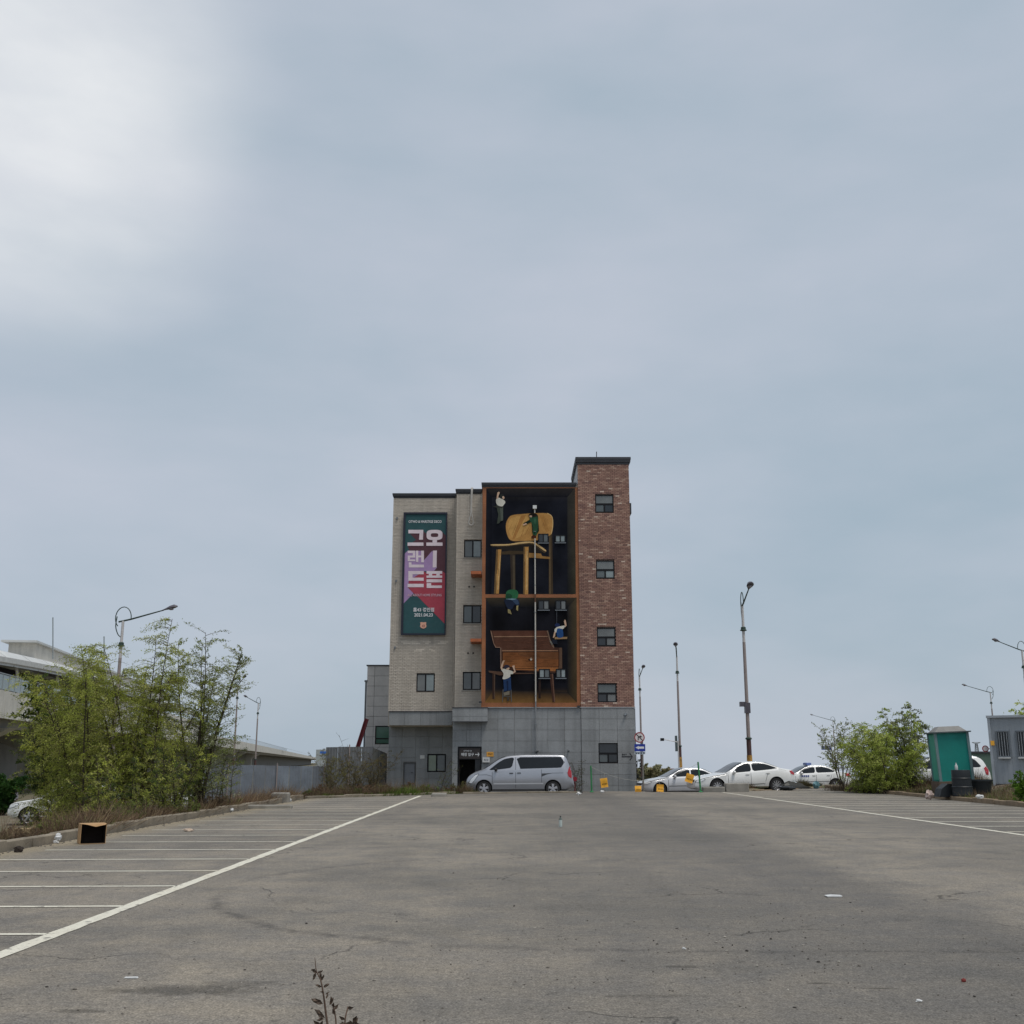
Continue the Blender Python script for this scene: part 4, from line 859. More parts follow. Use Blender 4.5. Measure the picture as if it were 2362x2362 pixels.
def car(name, loc, yaw, label, cat, S, paint_, scale=1.0, group=None, tilt=0.0, skip=()):
    R = thing(name, loc, label, cat, group, (0, tilt, yaw)); R.scale = (scale,) * 3
    L, W = S['L'], S['W'] / 2; x0, x1 = -L / 2, L / 2
    def wid(x):
        a = (x - x0) / .75; b = (x1 - x) / .6
        k = 1 - .30 * max(0, 1 - a) ** 2.2 - S.get('rt', .16) * max(0, 1 - b) ** 2.2
        return W * k
    def sec(x):
        zt = catmull(S['top'], x); zb = interp(S['bot'], x); w = wid(x); bl = interp(S['belt'], x)
        zbl = min(bl, zt - .07); ex = zt - zbl; wr = w * .985 - S['tum'] * max(0, ex - .07)
        h5 = min(.11, .45 * ex)
        zc = zb + (zbl - zb) * .55
        return [(0, zb), (w * .80, zb), (w * .95, zb + min(.09, .2 * (zbl - zb))), (w * .995, zb + (zbl - zb) * .34), (w, zc), (w * .988, zbl - .03 * (zbl - zb)), (w * .972, zbl), (wr, zt - h5), (wr - .05, zt - h5 * .42), (wr * .78 - .03, zt - h5 * .10), (wr * .4, zt - .004), (0, zt)]
    st = sorted(set(list(np.linspace(x0, x0 + .5, 9)) + list(np.linspace(x0 + .5, x1 - .4, 44)) + list(np.linspace(x1 - .4, x1, 9))))
    rings = []
    for x in st:
        s = sec(x); rings.append([(x, -y, z) for y, z in s] + [(x, y, z) for y, z in s[-2:0:-1]])
    n = len(rings[0]); vs = [p for r in rings for p in r]; fs = [tuple(range(n)), tuple(range((len(rings) - 1) * n + n - 1, (len(rings) - 1) * n - 1, -1))]
    for i in range(len(rings) - 1):
        for k in range(n): fs.append((i * n + k, (i + 1) * n + k, (i + 1) * n + (k + 1) % n, i * n + (k + 1) % n))
    mb = MB(); mb.add(vs, fs); body = mb.build('body', paint_, R, local=True)
    bm = bmesh.new(); bm.from_mesh(body.data); bmesh.ops.recalc_face_normals(bm, faces=bm.faces); bm.to_mesh(body.data); bm.free()
    cuts = []
    for wx in S['wheels']:
        for s in (-1, 1):
            m = MB(); m.lathe([(S['wr'] * 1.16, -.2), (S['wr'] * 1.16, .2)], (wx, s * W, S['wr'] * 1.03), 'y', 28)
            co = m.build('cut', RIMD, None, local=True); bb = bmesh.new(); bb.from_mesh(co.data); bmesh.ops.recalc_face_normals(bb, faces=bb.faces); bb.to_mesh(co.data); bb.free()
            md = body.modifiers.new('b', 'BOOLEAN'); md.object = co; md.operation = 'DIFFERENCE'; md.solver = 'EXACT'; cuts.append(co)
    R0 = R.matrix_basis.copy(); R.location = (0, 0, 0); R.rotation_euler = (0, 0, 0); R.scale = (1, 1, 1)
    bpy.context.view_layer.update()
    dg = bpy.context.evaluated_depsgraph_get(); me = bpy.data.meshes.new_from_object(body.evaluated_get(dg)); body.modifiers.clear(); body.data = me
    for c_ in cuts: bpy.data.objects.remove(c_)
    R.location = loc; R.rotation_euler = (0, tilt, yaw); R.scale = (scale,) * 3
    me.polygons.foreach_set('use_smooth', [True] * len(me.polygons)); me.update(); me.set_sharp_from_angle(angle=radians(34))
    me.materials.clear(); me.materials.append(paint_); me.materials.append(RIMD)
    for p in me.polygons:
        c_ = p.center
        for wx in S['wheels']:
            if abs(math.hypot(c_.x - wx, c_.z - S['wr'] * 1.03) - S['wr'] * 1.16) < .012 and abs(c_.y) > W - .25 and abs(p.normal.y) < .5: p.material_index = 1
            if math.hypot(c_.x - wx, c_.z - S['wr'] * 1.03) < S['wr'] * 1.16 and abs(abs(c_.y) - (W - .2)) < .01: p.material_index = 1
    def side_y(x, z):
        s = sec(x)
        for (ya, za), (yb, zb) in zip(s[1:-2], s[2:-1]):
            if za <= z <= zb and zb > za: return ya + (yb - ya) * (z - za) / (zb - za)
        return s[1][0] if z < s[1][1] else s[-3][0]
    def skin(nm, poly, material, parent, off=.006, sides=(-1, 1), nx=14, nz=4):
        xs_ = [p[0] for p in poly]; xa, xb = min(xs_), max(xs_); m = len(poly); out = []
        for s in sides:
            mb = MB(); cols = []
            X_ = sorted(set(list(np.linspace(xa + 1e-4, xb - 1e-4, nx))))
            for x in X_:
                zz = []
                for i in range(m):
                    (ax, az), (bx, bz) = poly[i], poly[(i + 1) % m]
                    if (ax <= x < bx) or (bx <= x < ax): zz.append(az + (bz - az) * (x - ax) / (bx - ax))
                if len(zz) < 2: continue
                lo, hi = min(zz), max(zz); cols.append([(x, s * (side_y(x, lo + (hi - lo) * k / nz) + off), lo + (hi - lo) * k / nz) for k in range(nz + 1)])
            for a, b in zip(cols, cols[1:]):
                for k in range(nz): mb.poly([a[k], b[k], b[k + 1], a[k + 1]])
            if mb.f: out.append(mb.build(nm, material, parent, 40, local=True))
        return out
    for poly in S['glass']: skin('side_window', poly, GLASSD, R)
    for poly in S.get('seams', []): skin('door_seam', poly, SEAMM, R, .003, nx=6, nz=8)
    for poly in S.get('trims', []): skin('side_trim', poly, S.get('trim_mat', SEAMM), R, .005, nz=2)
    for poly in S['head']:
        mx_ = sum(p[0] for p in poly) / len(poly); mz_ = sum(p[1] for p in poly) / len(poly)
        skin('headlight_surround', [(max(x0 + .005, mx_ + (p[0] - mx_) * 1.16), mz_ + (p[1] - mz_) * 1.16) for p in poly], TRIM, R, .010); skin('headlight', poly, HEADL, R, .020)
    for poly in S['tail']: skin('tail_light', poly, TAILL, R, .010)
    # windscreen and rear screen follow the roof skin
    for nm, xa, xb in (('windscreen', *S['ws']), ('rear_window', *S['rs'])):
        mb = MB(); cols = []
        for x in np.linspace(xa, xb, 9):
            s = sec(x); yy = s[8][0] - .03; zt = s[-1][1]
            row = []
            for k in np.linspace(-1, 1, 11):
                y = yy * k; a = abs(y); z = zt
                for (ya, za), (yb, zb) in zip(s[8:-1], s[9:]):
                    if yb <= a <= ya: z = zb + (za - zb) * (a - yb) / max(ya - yb, 1e-6)
                row.append((x, y, z + .012))
            cols.append(row)
        for a, b in zip(cols, cols[1:]):
            for k in range(10): mb.poly([a[k], b[k], b[k + 1], a[k + 1]])
        mb.build(nm, GLASSD, R, 40, local=True)
    for hx, hz in S.get('handles', []):
        for s in (-1, 1):
            y = s * (side_y(hx, hz) + .012); mb = MB(); mb.box(hx - .09, hx + .09, y - .014, y + .014, hz - .018, hz + .018); mb.build('door_handle', S.get('handle_mat', paint_), R, local=True)
    mx, mz = S['mirror']
    for s in (-1, 1):
        y = s * (side_y(mx, mz) + .12); mb = MB(); mb.blob((mx, y, mz), (.075, .13, .085), 2, 10, 7, .03); mb.box(mx - .02, mx + .02, min(y, y - s * .12), max(y, y - s * .12), mz - .06, mz - .02); mb.build('wing_mirror', S.get('mirror_mat', paint_), R, 60, local=True)
    # bumper inserts and plates
    for xx, sg in ((x0, -1), (x1, 1)):
        zt_ = .33; mb = MB(); xo = xx + sg * .012
        mb.box(min(xx - sg * .1, xo), max(xx - sg * .1, xo), -.26, .26, .42, .53); mb.build('number_plate', PAPER, R, local=True)
    mb = MB(); mb.box(x0 - .01, x0 + .08, -W * .48, W * .48, .56, .66 if not S.get('tallgrille') else .74); mb.build('grille', TRIM, R, local=True)
    for wx in S['wheels']:
        for s in (-1, 1):
            r = S['wr']; yw = s * (W - .13); tw = .105
            prof = [(r * .60, -tw), (r * .93, -tw), (r, -tw * .7), (r, tw * .7), (r * .93, tw), (r * .60, tw)]
            mb = MB(); mb.lathe(prof, (wx, yw, r), 'y', 28); wh = mb.build('wheel', TYRE, R, 40, local=True)
            mb = MB(); yf = yw + s * (tw - .015)
            ro, ri = r * .68, r * .60
            for k in range(28):
                a, b = 2 * pi * k / 28, 2 * pi * (k + 1) / 28
                mb.poly([(wx + ro * cos(a), yf + s * .022, r + ro * sin(a)), (wx + ro * cos(b), yf + s * .022, r + ro * sin(b)), (wx + ri * cos(b), yf, r + ri * sin(b)), (wx + ri * cos(a), yf, r + ri * sin(a))])
            ns = S['spokes']
            for k in range(ns):
                a = 2 * pi * k / ns + .3; sw = S['spw']
                d = Vector((cos(a), 0, sin(a))); n_ = Vector((-sin(a), 0, cos(a))); c_ = Vector((wx, yf, r))
                pts = [c_ + d * .05 - n_ * sw * .6, c_ + d * .05 + n_ * sw * .6, c_ + d * ri + n_ * sw, c_ + d * ri - n_ * sw]
                q = Vector((0, s * .02, 0)); mb.add([p + q for p in pts] + [p - q for p in pts], [(0, 1, 2, 3), (0, 4, 5, 1), (1, 5, 6, 2), (2, 6, 7, 3), (3, 7, 4, 0)])
            mb.lathe([(.075, -.02), (.07, .02)], (wx, yf + s * .008, r), 'y', 12); mb.build('rim', RIM, wh, 40, local=True)
            mb = MB(); mb.lathe([(r * .6, -.01), (r * .6, .01)], (wx, yw + s * .02, r), 'y', 20); mb.build('spoke_shade_disc', RIMD, wh, local=True)  # black backing disc, painted shade behind the spokes
    R['_'] = 0; del R['_']
    R.location = loc
    return R, skin, sec
def rpoly(pts, k=3):                               # soften corners
    out = []; m = len(pts)
    for i in range(m):
        a, b, c_ = [np.array(pts[j % m], float) for j in (i - 1, i, i + 1)]
        u = b + (a - b) * min(.3, .07 / max(np.linalg.norm(a - b), 1e-6)); w = b + (c_ - b) * min(.3, .07 / max(np.linalg.norm(c_ - b), 1e-6))
        for j in range(k + 1): q = j / k; out.append(tuple((1 - q) ** 2 * u + 2 * q * (1 - q) * b + q * q * w))
    return out
def vx(x): return (x - 155) / 318 - 2.575
def vz(y): return (754 - y) / 318
VAN = dict(L=5.15, W=1.9, tum=.22, wr=.345, wheels=(-1.71, 1.56), spokes=5, spw=.062, rt=.10,
    top=[(-2.575, .60), (-2.55, .74), (-2.43, .93), (-2.12, 1.11), (-1.8, 1.225), (-1.55, 1.36), (-1.11, 1.66), (-.86, 1.79), (-.5, 1.87), (0, 1.915), (.5, 1.925), (1.6, 1.925), (2.0, 1.905), (2.18, 1.84), (2.30, 1.62), (2.42, 1.30), (2.50, .95), (2.575, .55)],
    bot=[(-2.575, .36), (-2.2, .22), (2.2, .24), (2.575, .40)], belt=[(-2.575, .6), (-2.1, .95), (-1.6, 1.16), (2.1, 1.28), (2.575, .8)],
    glass=[rpoly([(vx(500), vz(377)), (vx(640), vz(268)), (vx(740), vz(210)), (vx(888), vz(184)), (vx(868), vz(300)), (vx(835), vz(342)), (vx(640), vz(367))]), rpoly([(vx(925), vz(186)), (vx(1612), vz(180)), (vx(1655), vz(255)), (vx(1640), vz(305)), (vx(1600), vz(338)), (vx(930), vz(358))])],
    seams=[[(vx(905), .35), (vx(911), .35), (vx(911), 1.78), (vx(905), 1.78)], [(vx(1296), .62), (vx(1302), .62), (vx(1302), 1.22), (vx(1296), 1.22)], [(vx(552), .55), (vx(558), .55), (vx(558), 1.12), (vx(552), 1.12)],
           [(vx(1300), 1.035), (vx(1690), 1.06), (vx(1690), 1.075), (vx(1440), 1.06), (vx(1300), .90), (vx(1300), .88), (vx(1345), .96)], [(vx(345), .955), (vx(470), .965), (vx(550), .90), (vx(550), .915), (vx(470), .985), (vx(345), .97)]],
    trims=[[(vx(575), .52), (vx(1325), .54), (vx(1325), .60), (vx(575), .58)]], trim_mat=paintmat('bright_strip', srgb(206, 208, 212), .3),
    head=[[(vx(205), .60), (vx(225), .74), (vx(300), .955), (vx(345), 1.0), (vx(330), .92), (vx(280), .70), (vx(235), .57)]], tail=[[(vx(1690), 1.06), (vx(1722), 1.36), (vx(1745), 1.30), (vx(1762), 1.05), (vx(1752), .80), (vx(1705), .90)]],
    handles=[(vx(842), 1.05), (vx(958), 1.06)], handle_mat=TRIM, mirror=(vx(610), 1.22), mirror_mat=TRIM, ws=(-1.72, -.72), rs=(2.2, 2.42), tallgrille=True)
xa = at(1074, 1800, 52.2).x; xb = at(1325, 1800, 52.2).x
vs_ = (xb - xa) / 5.15
car('minivan', ((xa + xb) / 2, 52.25 + .98, -.16), 0, 'silver minivan with dark windows parked in front of the grey entrance wall', 'van', VAN, P_SILV, vs_)
def sx(x): return (x - 520) / 180.5 - 2.465
SED = dict(L=4.93, W=1.87, tum=.42, wr=.335, wheels=(-1.47, 1.46), spokes=10, spw=.026,
    top=[(-2.465, .56), (-2.43, .66), (-2.2, .74), (-1.6, .86), (-1.05, .945), (-.75, 1.10), (-.40, 1.30), (-.03, 1.43), (.5, 1.457), (1.0, 1.41), (1.4, 1.27), (1.75, 1.13), (2.1, 1.07), (2.33, 1.03), (2.40, .96), (2.465, .70)],
    bot=[(-2.465, .28), (-2.2, .19), (2.1, .22), (2.465, .42)], belt=[(-2.465, .5), (-2.1, .72), (-1.0, .90), (1.7, 1.02), (2.465, .8)],
    glass=[rpoly([(sx(842), .955), (sx(890), 1.20), (sx(960), 1.345), (sx(1010), 1.375), (sx(1010), 1.0), (sx(870), .95)], 2), rpoly([(sx(1022), 1.0), (sx(1022), 1.378), (sx(1075), 1.375), (sx(1150), 1.31), (sx(1250), 1.115), (sx(1180), 1.065)], 2)],
    seams=[[(sx(797), .30), (sx(800), .30), (sx(800), .88), (sx(797), .88)], [(sx(1001), .28), (sx(1004), .28), (sx(1004), .98), (sx(1001), .98)], [(sx(1116), .32), (sx(1119), .32), (sx(1160), .95), (sx(1156), .95)]],
    trims=[[(sx(800), .345), (sx(1118), .40), (sx(1118), .43), (sx(800), .375)]],
    head=[[(-2.44, .54), (-2.40, .63), (-2.12, .70), (-2.05, .66), (-2.2, .58)]], tail=[[(2.16, .98), (2.38, .99), (2.44, .82), (2.38, .78), (2.22, .84)]],
    handles=[(sx(972), .86), (sx(1155), .90)], mirror=(sx(850), .97), ws=(-1.0, -.1), rs=(1.05, 1.72))
car('white_saloon_car', (11.72, 57.3, -.14), radians(9), 'white saloon car with ten-spoke wheels parked beside the concrete block', 'car', SED, P_WHITE, 1.07, tilt=radians(-1.2))
SED2 = dict(SED, L=4.75, W=1.82, spokes=7, spw=.032, tum=.38, top=[(-2.375, .52), (-2.34, .66), (-2.1, .76), (-1.6, .88), (-1.1, .97), (-.75, 1.14), (-.38, 1.34), (0, 1.45), (.5, 1.47), (.95, 1.43), (1.35, 1.27), (1.65, 1.12), (2.0, 1.07), (2.28, 1.03), (2.34, .95), (2.375, .6)],
    bot=[(-2.375, .28), (-2.1, .19), (2.05, .22), (2.375, .40)], glass=[rpoly([(-.78, .985), (-.52, 1.20), (-.15, 1.36), (.22, 1.39), (.22, 1.03), (-.6, .99)], 2), rpoly([(.29, 1.03), (.29, 1.39), (.6, 1.385), (1.0, 1.30), (1.42, 1.11), (1.3, 1.07)], 2)],
    seams=[[(-.98, .30), (-.96, .30), (-.96, .9), (-.98, .9)], [(.25, .28), (.27, .28), (.27, .98), (.25, .98)], [(.95, .35), (.97, .35), (1.2, .95), (1.18, .95)]], trims=[[(-.95, .50), (1.0, .53), (1.0, .56), (-.95, .53)]],
    head=[[(-2.33, .60), (-2.28, .70), (-1.95, .76), (-1.9, .72), (-2.1, .62)]], tail=[[(1.95, .99), (2.28, 1.0), (2.35, .84), (2.25, .78), (2.05, .86)]], handles=[(.12, .88), (.98, .9)], mirror=(-.62, 1.0), wheels=(-1.42, 1.38), ws=(-1.05, -.1), rs=(1.0, 1.6))
car('silver_saloon_car', (at(1575, 1800, 60.5).x, 61.0, -.40), radians(8), 'silver saloon car half hidden behind the white saloon near the sign post', 'car', SED2, P_GREY, 1.02)
tx, skin_, sec_ = car('taxi', (at(1872, 1800, 66).x, 67, -.28), radians(4), 'white taxi with blue roof light and dark windows beyond the weeds', 'taxi', SED2, P_WHITE, 1.02)
mb = MB(); mb.bbox(-.1, .22, -.3, .3, 1.46, 1.60, .03); rl = mb.build('roof_light', mat('taxi_blue', srgb(96, 116, 170), .4), tx, local=True)
mb = MB()
for s in (-1, 1):
    for i in range(4): mb.box(-.62 + i * .12, -.54 + i * .12, s * .915 - .01, s * .915 + .012, .80, .89)
mb.build('door_lettering', mat('blue_mark', srgb(60, 80, 150)), tx, local=True)
SUV = dict(SED2, L=4.6, W=1.86, wr=.37, tum=.25, wheels=(-1.4, 1.32), spokes=5, spw=.05, rt=.12, top=[(-2.3, .7), (-2.26, .86), (-2.0, .98), (-1.3, 1.10), (-1.0, 1.22), (-.6, 1.52), (-.3, 1.65), (.2, 1.72), (1.2, 1.71), (1.75, 1.66), (2.0, 1.50), (2.18, 1.15), (2.25, .95), (2.3, .6)], bot=[(-2.3, .38), (-2.05, .28), (2.0, .3), (2.3, .45)], belt=[(-2.3, .7), (-2, .9), (-1.2, 1.02), (1.9, 1.13), (2.3, .85)],
    glass=[rpoly([(-.95, 1.08), (-.6, 1.38), (-.25, 1.57), (.08, 1.6), (.08, 1.10)], 2), rpoly([(.15, 1.1), (.15, 1.6), (1.0, 1.6), (1.0, 1.14)], 2), rpoly([(1.08, 1.14), (1.08, 1.59), (1.6, 1.54), (1.88, 1.2), (1.8, 1.17)], 2)],
    seams=[[(-.99, .4), (-.97, .4), (-.97, 1.0), (-.99, 1.0)], [(.11, .38), (.13, .38), (.13, 1.08), (.11, 1.08)], [(.95, .5), (.97, .5), (1.04, 1.1), (1.02, 1.1)]], trims=[[(-.95, .42), (.95, .44), (.95, .56), (-.95, .54)]], trim_mat=TRIM, head=[[(-2.25, .74), (-2.2, .88), (-1.9, .95), (-1.85, .88), (-2.05, .78)]], tail=[[(1.98, 1.12), (2.12, 1.22), (2.2, 1.0), (2.16, .80), (2.04, .84)]], handles=[(-.02, .98), (.88, 1.0)], mirror=(-.78, 1.08), ws=(-1.05, -.35), rs=(1.78, 2.15), tallgrille=True)
car('off_road_car', (at(2262, 1790, 54).x - 1.75, 55.2, -.08), radians(-6), 'white off-road car between the turquoise toilet and the grey cabin', 'car', SUV, P_WHITE, 1.05)
car('off_road_car', (at(140, 1840, 50).x + .3, 50, terr(-22, 50)), radians(14), 'white off-road car under the willows below the left kerb', 'car', SUV, P_WHITE, 1.0)
car('saloon_car', (at(455, 1840, 60).x, 60, terr(-17, 60)), radians(-4), 'pale saloon car behind the willow trunk by the steel hoarding', 'car', SED2, P_WHITE, 1.0)
car('maroon_car', (at(-60, 1830, 68).x, 68, -1.3), radians(5), 'dark maroon car just behind the white off-road car under the viaduct', 'car', SED2, P_MAR, 1.0)
# ------------------------------------------------------------------ street lamps
POLE_W = mat('pole_white', srgb(196, 192, 190), .45, .1); POLE_B = mat('pole_brown', srgb(150, 138, 134), .5, .1); POLE_D = mat('pole_base', srgb(82, 56, 54), .5, .12); GREEN_D = mat('collar_green', srgb(48, 66, 58), .5); HEAD = mat('lamp_head', srgb(84, 80, 88), .4); LENS = mat('lamp_lens', srgb(150, 146, 150), .25)
def lamp(px, ptop, Y, az, label, base=None, extras=(), al=3.0):
    """ptop: photo height of the pole's top; az: direction the arm points, 0 = right, -90 = to the camera"""
    p = at(px, ptop, Y); zb = terr(p.x, Y) if base is None else base
    R = thing('street_lamp', (p.x, Y, zb), label, 'street lamp', 'street lamps along the roads around the lot')
    H_ = p.z - zb; x, y = p.x, Y; B = lambda q: zb + H_ * q
    mb = MB(); mb.tube([(x, y, B(.80)), (x, y, B(1))], [.085, .075], 10); mb.build('upper_pole', POLE_W, R, 40)
    mb = MB(); mb.tube([(x, y, B(.2801)), (x, y, B(.7999))], [.11, .09], 10); mb.build('pole', POLE_B, R, 40)
    mb = MB(); mb.tube([(x, y, zb - .2), (x, y, B(.16)), (x, y, B(.28))], [.17, .14, .135], 10); mb.build('base_pole', POLE_D, R, 40)
    mb = MB(); mb.lathe([(.10, 0), (.20, .03), (.20, .07), (.15, .10), (.15, .22), (.10, .26)], (x, y, B(.86)), 'z', 12); mb.build('collar', GREEN_D, R, 40); mb = MB(); mb.lathe([(.12, 0), (.19, .04), (.19, .10), (.14, .14)], (x, y, B(.28)), 'z', 12); mb.build('lower_collar', GREEN_D, R, 40)
    d = Vector((cos(radians(az)), sin(radians(az)), 0)); top = Vector((x, y, B(1)))
    e_ = top + d * (al - .6) + Vector((0, 0, (al - .6) * .27))
    mb = MB(); mb.tube([top - d * .25 + Vector((0, 0, -.06)), top + d * .4 + Vector((0, 0, .08)), e_], [.05, .05, .035], 8)
    ring = [top + Vector((0, 0, .18)) + d * (.45 * cos(a)) + Vector((0, 0, .62 * sin(a))) for a in np.linspace(-.1, pi + .9, 16)]
    mb.tube(ring, .028, 6); tail = [top - d * .36 + Vector((0, 0, .25)), top - d * .40 + Vector((0, 0, -.3)), top - d * .25 + Vector((0, 0, -.75)), top - d * .05 + Vector((0, 0, -.95))]
    mb.tube(bez(tail, 4), .03, 6); mb.build('arm', GREEN_D, R, 40)
    u = (e_ - top).normalized(); n_ = d.cross(Vector((0, 0, 1)))
    mb = MB(); prof = [(-.1, .04, .04), (.1, .10, .08), (.35, .19, .16), (.6, .20, .17), (.78, .10, .06)]; vs = []
    for s, w, h in prof:
        c_ = e_ + u * s
        for k in range(10):
            a = 2 * pi * k / 10; vs.append(c_ + n_ * (w * cos(a)) + Vector((0, 0, 1)) * (h * max(sin(a), -.15)))
    fs = [tuple(range(9, -1, -1)), tuple(range(40, 50))] + [(i * 10 + k, i * 10 + (k + 1) % 10, (i + 1) * 10 + (k + 1) % 10, (i + 1) * 10 + k) for i in range(4) for k in range(10)]
    mb.add(vs, fs); hd = mb.build('lamp_head', HEAD, R, 50)
    mb = MB(); c_ = e_ + u * .42 - Vector((0, 0, .05)); mb.blob(c_, (.15, .15, .07), 3, 10, 6, .0); mb.build('lens', LENS, hd, 60)
    if 'wrap' in extras:
        mb = MB(); mb.tube([(x, y, B(.085)), (x, y, B(.20))], [.172, .155], 12); mb.build('sticker_wrap', mat('orange_wrap', srgb(170, 128, 60), .6, .5, 6), R, 40)
    if 'box' in extras:
        mb = MB(); mb.box(x - .42, x - .12, y - .12, y + .12, B(.455), B(.48)); mb.box(x - .14, x + .16, y - .16, y + .16, B(.42), B(.475)); mb.build('camera_box', HEAD, R)
    return R
lamp(284, 1432, 62, 0, 'street lamp with ringed arm rising out of the willow trees', base=-1.3, al=2.9)
lamp(549, 1580, 128, -62, 'street lamp far behind the willow by the concrete station', base=-1.3)
lamp(596, 1622, 152, -115, 'slim street lamp standing in front of the concrete viaduct', base=-1.3)
lamp(1712, 1397, 64, -92, 'tall street lamp with orange wrap right behind the white saloon', base=-.4, extras=('wrap', 'box'))
l2 = lamp(1561, 1514, 98, -100, 'street lamp carrying a bracketed edge-on sign behind the silver saloon', base=-.4, extras=('wrap',))
lamp(1475, 1560, 116, -88, 'street lamp just clear of the brick tower corner behind round sign', base=-.4)
lamp(2284, 1597, 150, 183, 'street lamp above the corner of the grey cabin, arm towards toilet', base=-.3, al=3.7)
lamp(1921, 1662, 235, 180, 'street lamp far behind the sparse shrub beside the taxi', base=-.3, al=4.6)
lamp(2357, 1500, 96, 200, 'street lamp rising behind the grey cabin roof', base=-.3)
# sign seen edge on and camera mast near the second lamp
p = at(1560, 1714, 98); mb = MB(); mb.box(p.x - .06, p.x + .06, 97.7, 98.4, at(0, 1733, 98).z, at(0, 1697, 98).z); mb.box(p.x + .06, p.x + .35, 97.95, 98.05, p.z - .05, p.z + .05); mb.build('edge_on_sign', mat('sign_back', srgb(70, 82, 84), .5), l2)
p = at(1564, 1712, 90); R = thing('camera_mast', (p.x, 90, -.4), 'thin mast with long arm and black traffic camera behind the silver saloon', 'mast')
mb = MB(); mb.tube([(p.x, 90, -.5), (p.x, 90, p.z + .1)], .05, 8); mb.build('mast', POLE_W, R, 40); e_ = at(1528, 1705, 90)
mb = MB(); mb.tube([(p.x, 90, p.z), e_], [.035, .03], 6); mb.build('arm', POLE_W, R, 40)
mb = MB(); mb.box(e_.x - .14, e_.x + .1, 89.7, 90.3, e_.z - .14, e_.z + .08); mb.build('camera', FRAME, R)
# ------------------------------------------------------------------ traffic signs at the tower corner
Ys = 54.45; p = at(1481, 1700, Ys); R = thing('traffic_sign_post', (p.x, Ys, 0), 'grey post with round no right turn sign and blue arrow plate', 'traffic sign')
mb = MB(); mb.tube([(p.x, Ys, -.05), (p.x, Ys, at(0, 1690, Ys).z)], .045, 10); mb.build('post', mat('galvanised', srgb(130, 124, 118), .45, .15, metal=.3), R, 40)
c_ = at(1475, 1701, Ys - .06); rad = .26
mb = MB(); mb.lathe([(rad, 0), (rad, .012)], (c_.x, Ys - .07, c_.z), 'y', 36); rs_ = mb.build('round_sign', mat('sign_white', srgb(214, 206, 204), .4), R, 30)
mb = MB(); ri = rad * .80
for k in range(36):
    a, b = 2 * pi * k / 36, 2 * pi * (k + 1) / 36
    mb.poly([(c_.x + rad * .985 * cos(a), Ys - .073, c_.z + rad * .985 * sin(a)), (c_.x + rad * .985 * cos(b), Ys - .073, c_.z + rad * .985 * sin(b)), (c_.x + ri * cos(b), Ys - .073, c_.z + ri * sin(b)), (c_.x + ri * cos(a), Ys - .073, c_.z + ri * sin(a))])
mb.build('red_ring', mat('sign_red', srgb(150, 30, 42), .4), rs_)
mb = MB(); f_ = lambda pts, k=.076: mb.poly([(c_.x + x * rad, Ys - k, c_.z + y * rad) for x, y in pts])
f_([(-.34, -.5), (-.16, -.5), (-.16, .0), (-.06, .08), (.12, .08), (.12, -.05), (.5, .16), (.12, .40), (.12, .25), (-.12, .25), (-.34, .06)]); f_([(-.66, .56), (-.56, .66), (.66, -.52), (.56, -.64)], .078); mb.build('black_arrow', INK, rs_)
x0, x1, z0, z1 = rect((1463.8, 1716.2, 1488.2, 1733), Ys - .07); mb = MB(); mb.box(x0, x1, Ys - .075, Ys - .06, z0, z1); bs = mb.build('blue_plate', mat('sign_blue', srgb(26, 52, 148), .4), R)
ax0, ax1, az0, az1 = rect((1466, 1720.5, 1485.5, 1728.5), Ys - .08); zm = (az0 + az1) / 2
mb = MB(); mb.poly([(x, Ys - .079, z) for x, z in [(ax0, zm), (ax0 + .16, az1), (ax0 + .16, zm + .05), (ax1, zm + .05), (ax1, zm - .05), (ax0 + .16, zm - .05), (ax0 + .16, az0)]]); mb.build('white_arrow', WHITE, bs)
x0, x1, z0, z1 = rect((1463.8, 1733.8, 1488.4, 1740), Ys - .07); mb = MB(); mb.box(x0, x1, Ys - .075, Ys - .06, z0, z1); wp = mb.build('white_plate', mat('plate_white', srgb(196, 206, 212), .4), R)
text('일방통행', (1464.8, 1734.8, 1487.2, 1739), Ys - .079, mat('plate_ink', srgb(50, 60, 80)), wp, bold=.03)
# ------------------------------------------------------------------ green posts, rope and yellow notices
GP = mat('post_green', srgb(52, 128, 78), .5, .15, 4); YELT = mat('yellow_plastic', srgb(248, 180, 56), .5, .08, 5)
posts = []
for px, py0, py1, ln, lb in ((1363, 1826, 1766, 0, 'thin green post standing before the grey tower wall'), (1612, 1826, 1757.5, .06, 'thin green post leaning before the white saloon')):
    b = gnd(px, py0 + .8); b.y = min(b.y, 52.6); t_ = at(px - (2 if ln else 0), py1, b.y); posts.append((b, t_))
    mb = MB(); mb.tube([(b.x, b.y, -.05), (t_.x, b.y, t_.z)], .04, 8); mb.lathe([(.10, 0), (.10, .03), (.05, .06)], (b.x, b.y, .002), 'z', 12); tag(mb.build('marker_post', GP, smooth=40), lb, 'post')
A, B_ = posts[0], posts[1]
pts = []
for q in np.linspace(0, 1, 25):
    x = A[1].x + (B_[1].x - A[1].x) * q; y = A[0].y + (B_[0].y - A[0].y) * q - .06; z = A[1].z - .05 + (B_[1].z - A[1].z) * q - 2.9 * q * (1 - q) * 1.0
    pts.append(Vector((x, y, max(z, .03 + .30 * 0))))
pts[0].y += .03; pts[-1].y += .03
mb = MB(); mb.tube(pts, .007, 5); tag(mb.build('sagging_rope', mat('rope_grey', srgb(170, 168, 160), .8)), 'thin rope sagging to the ground between two green posts', 'rope')
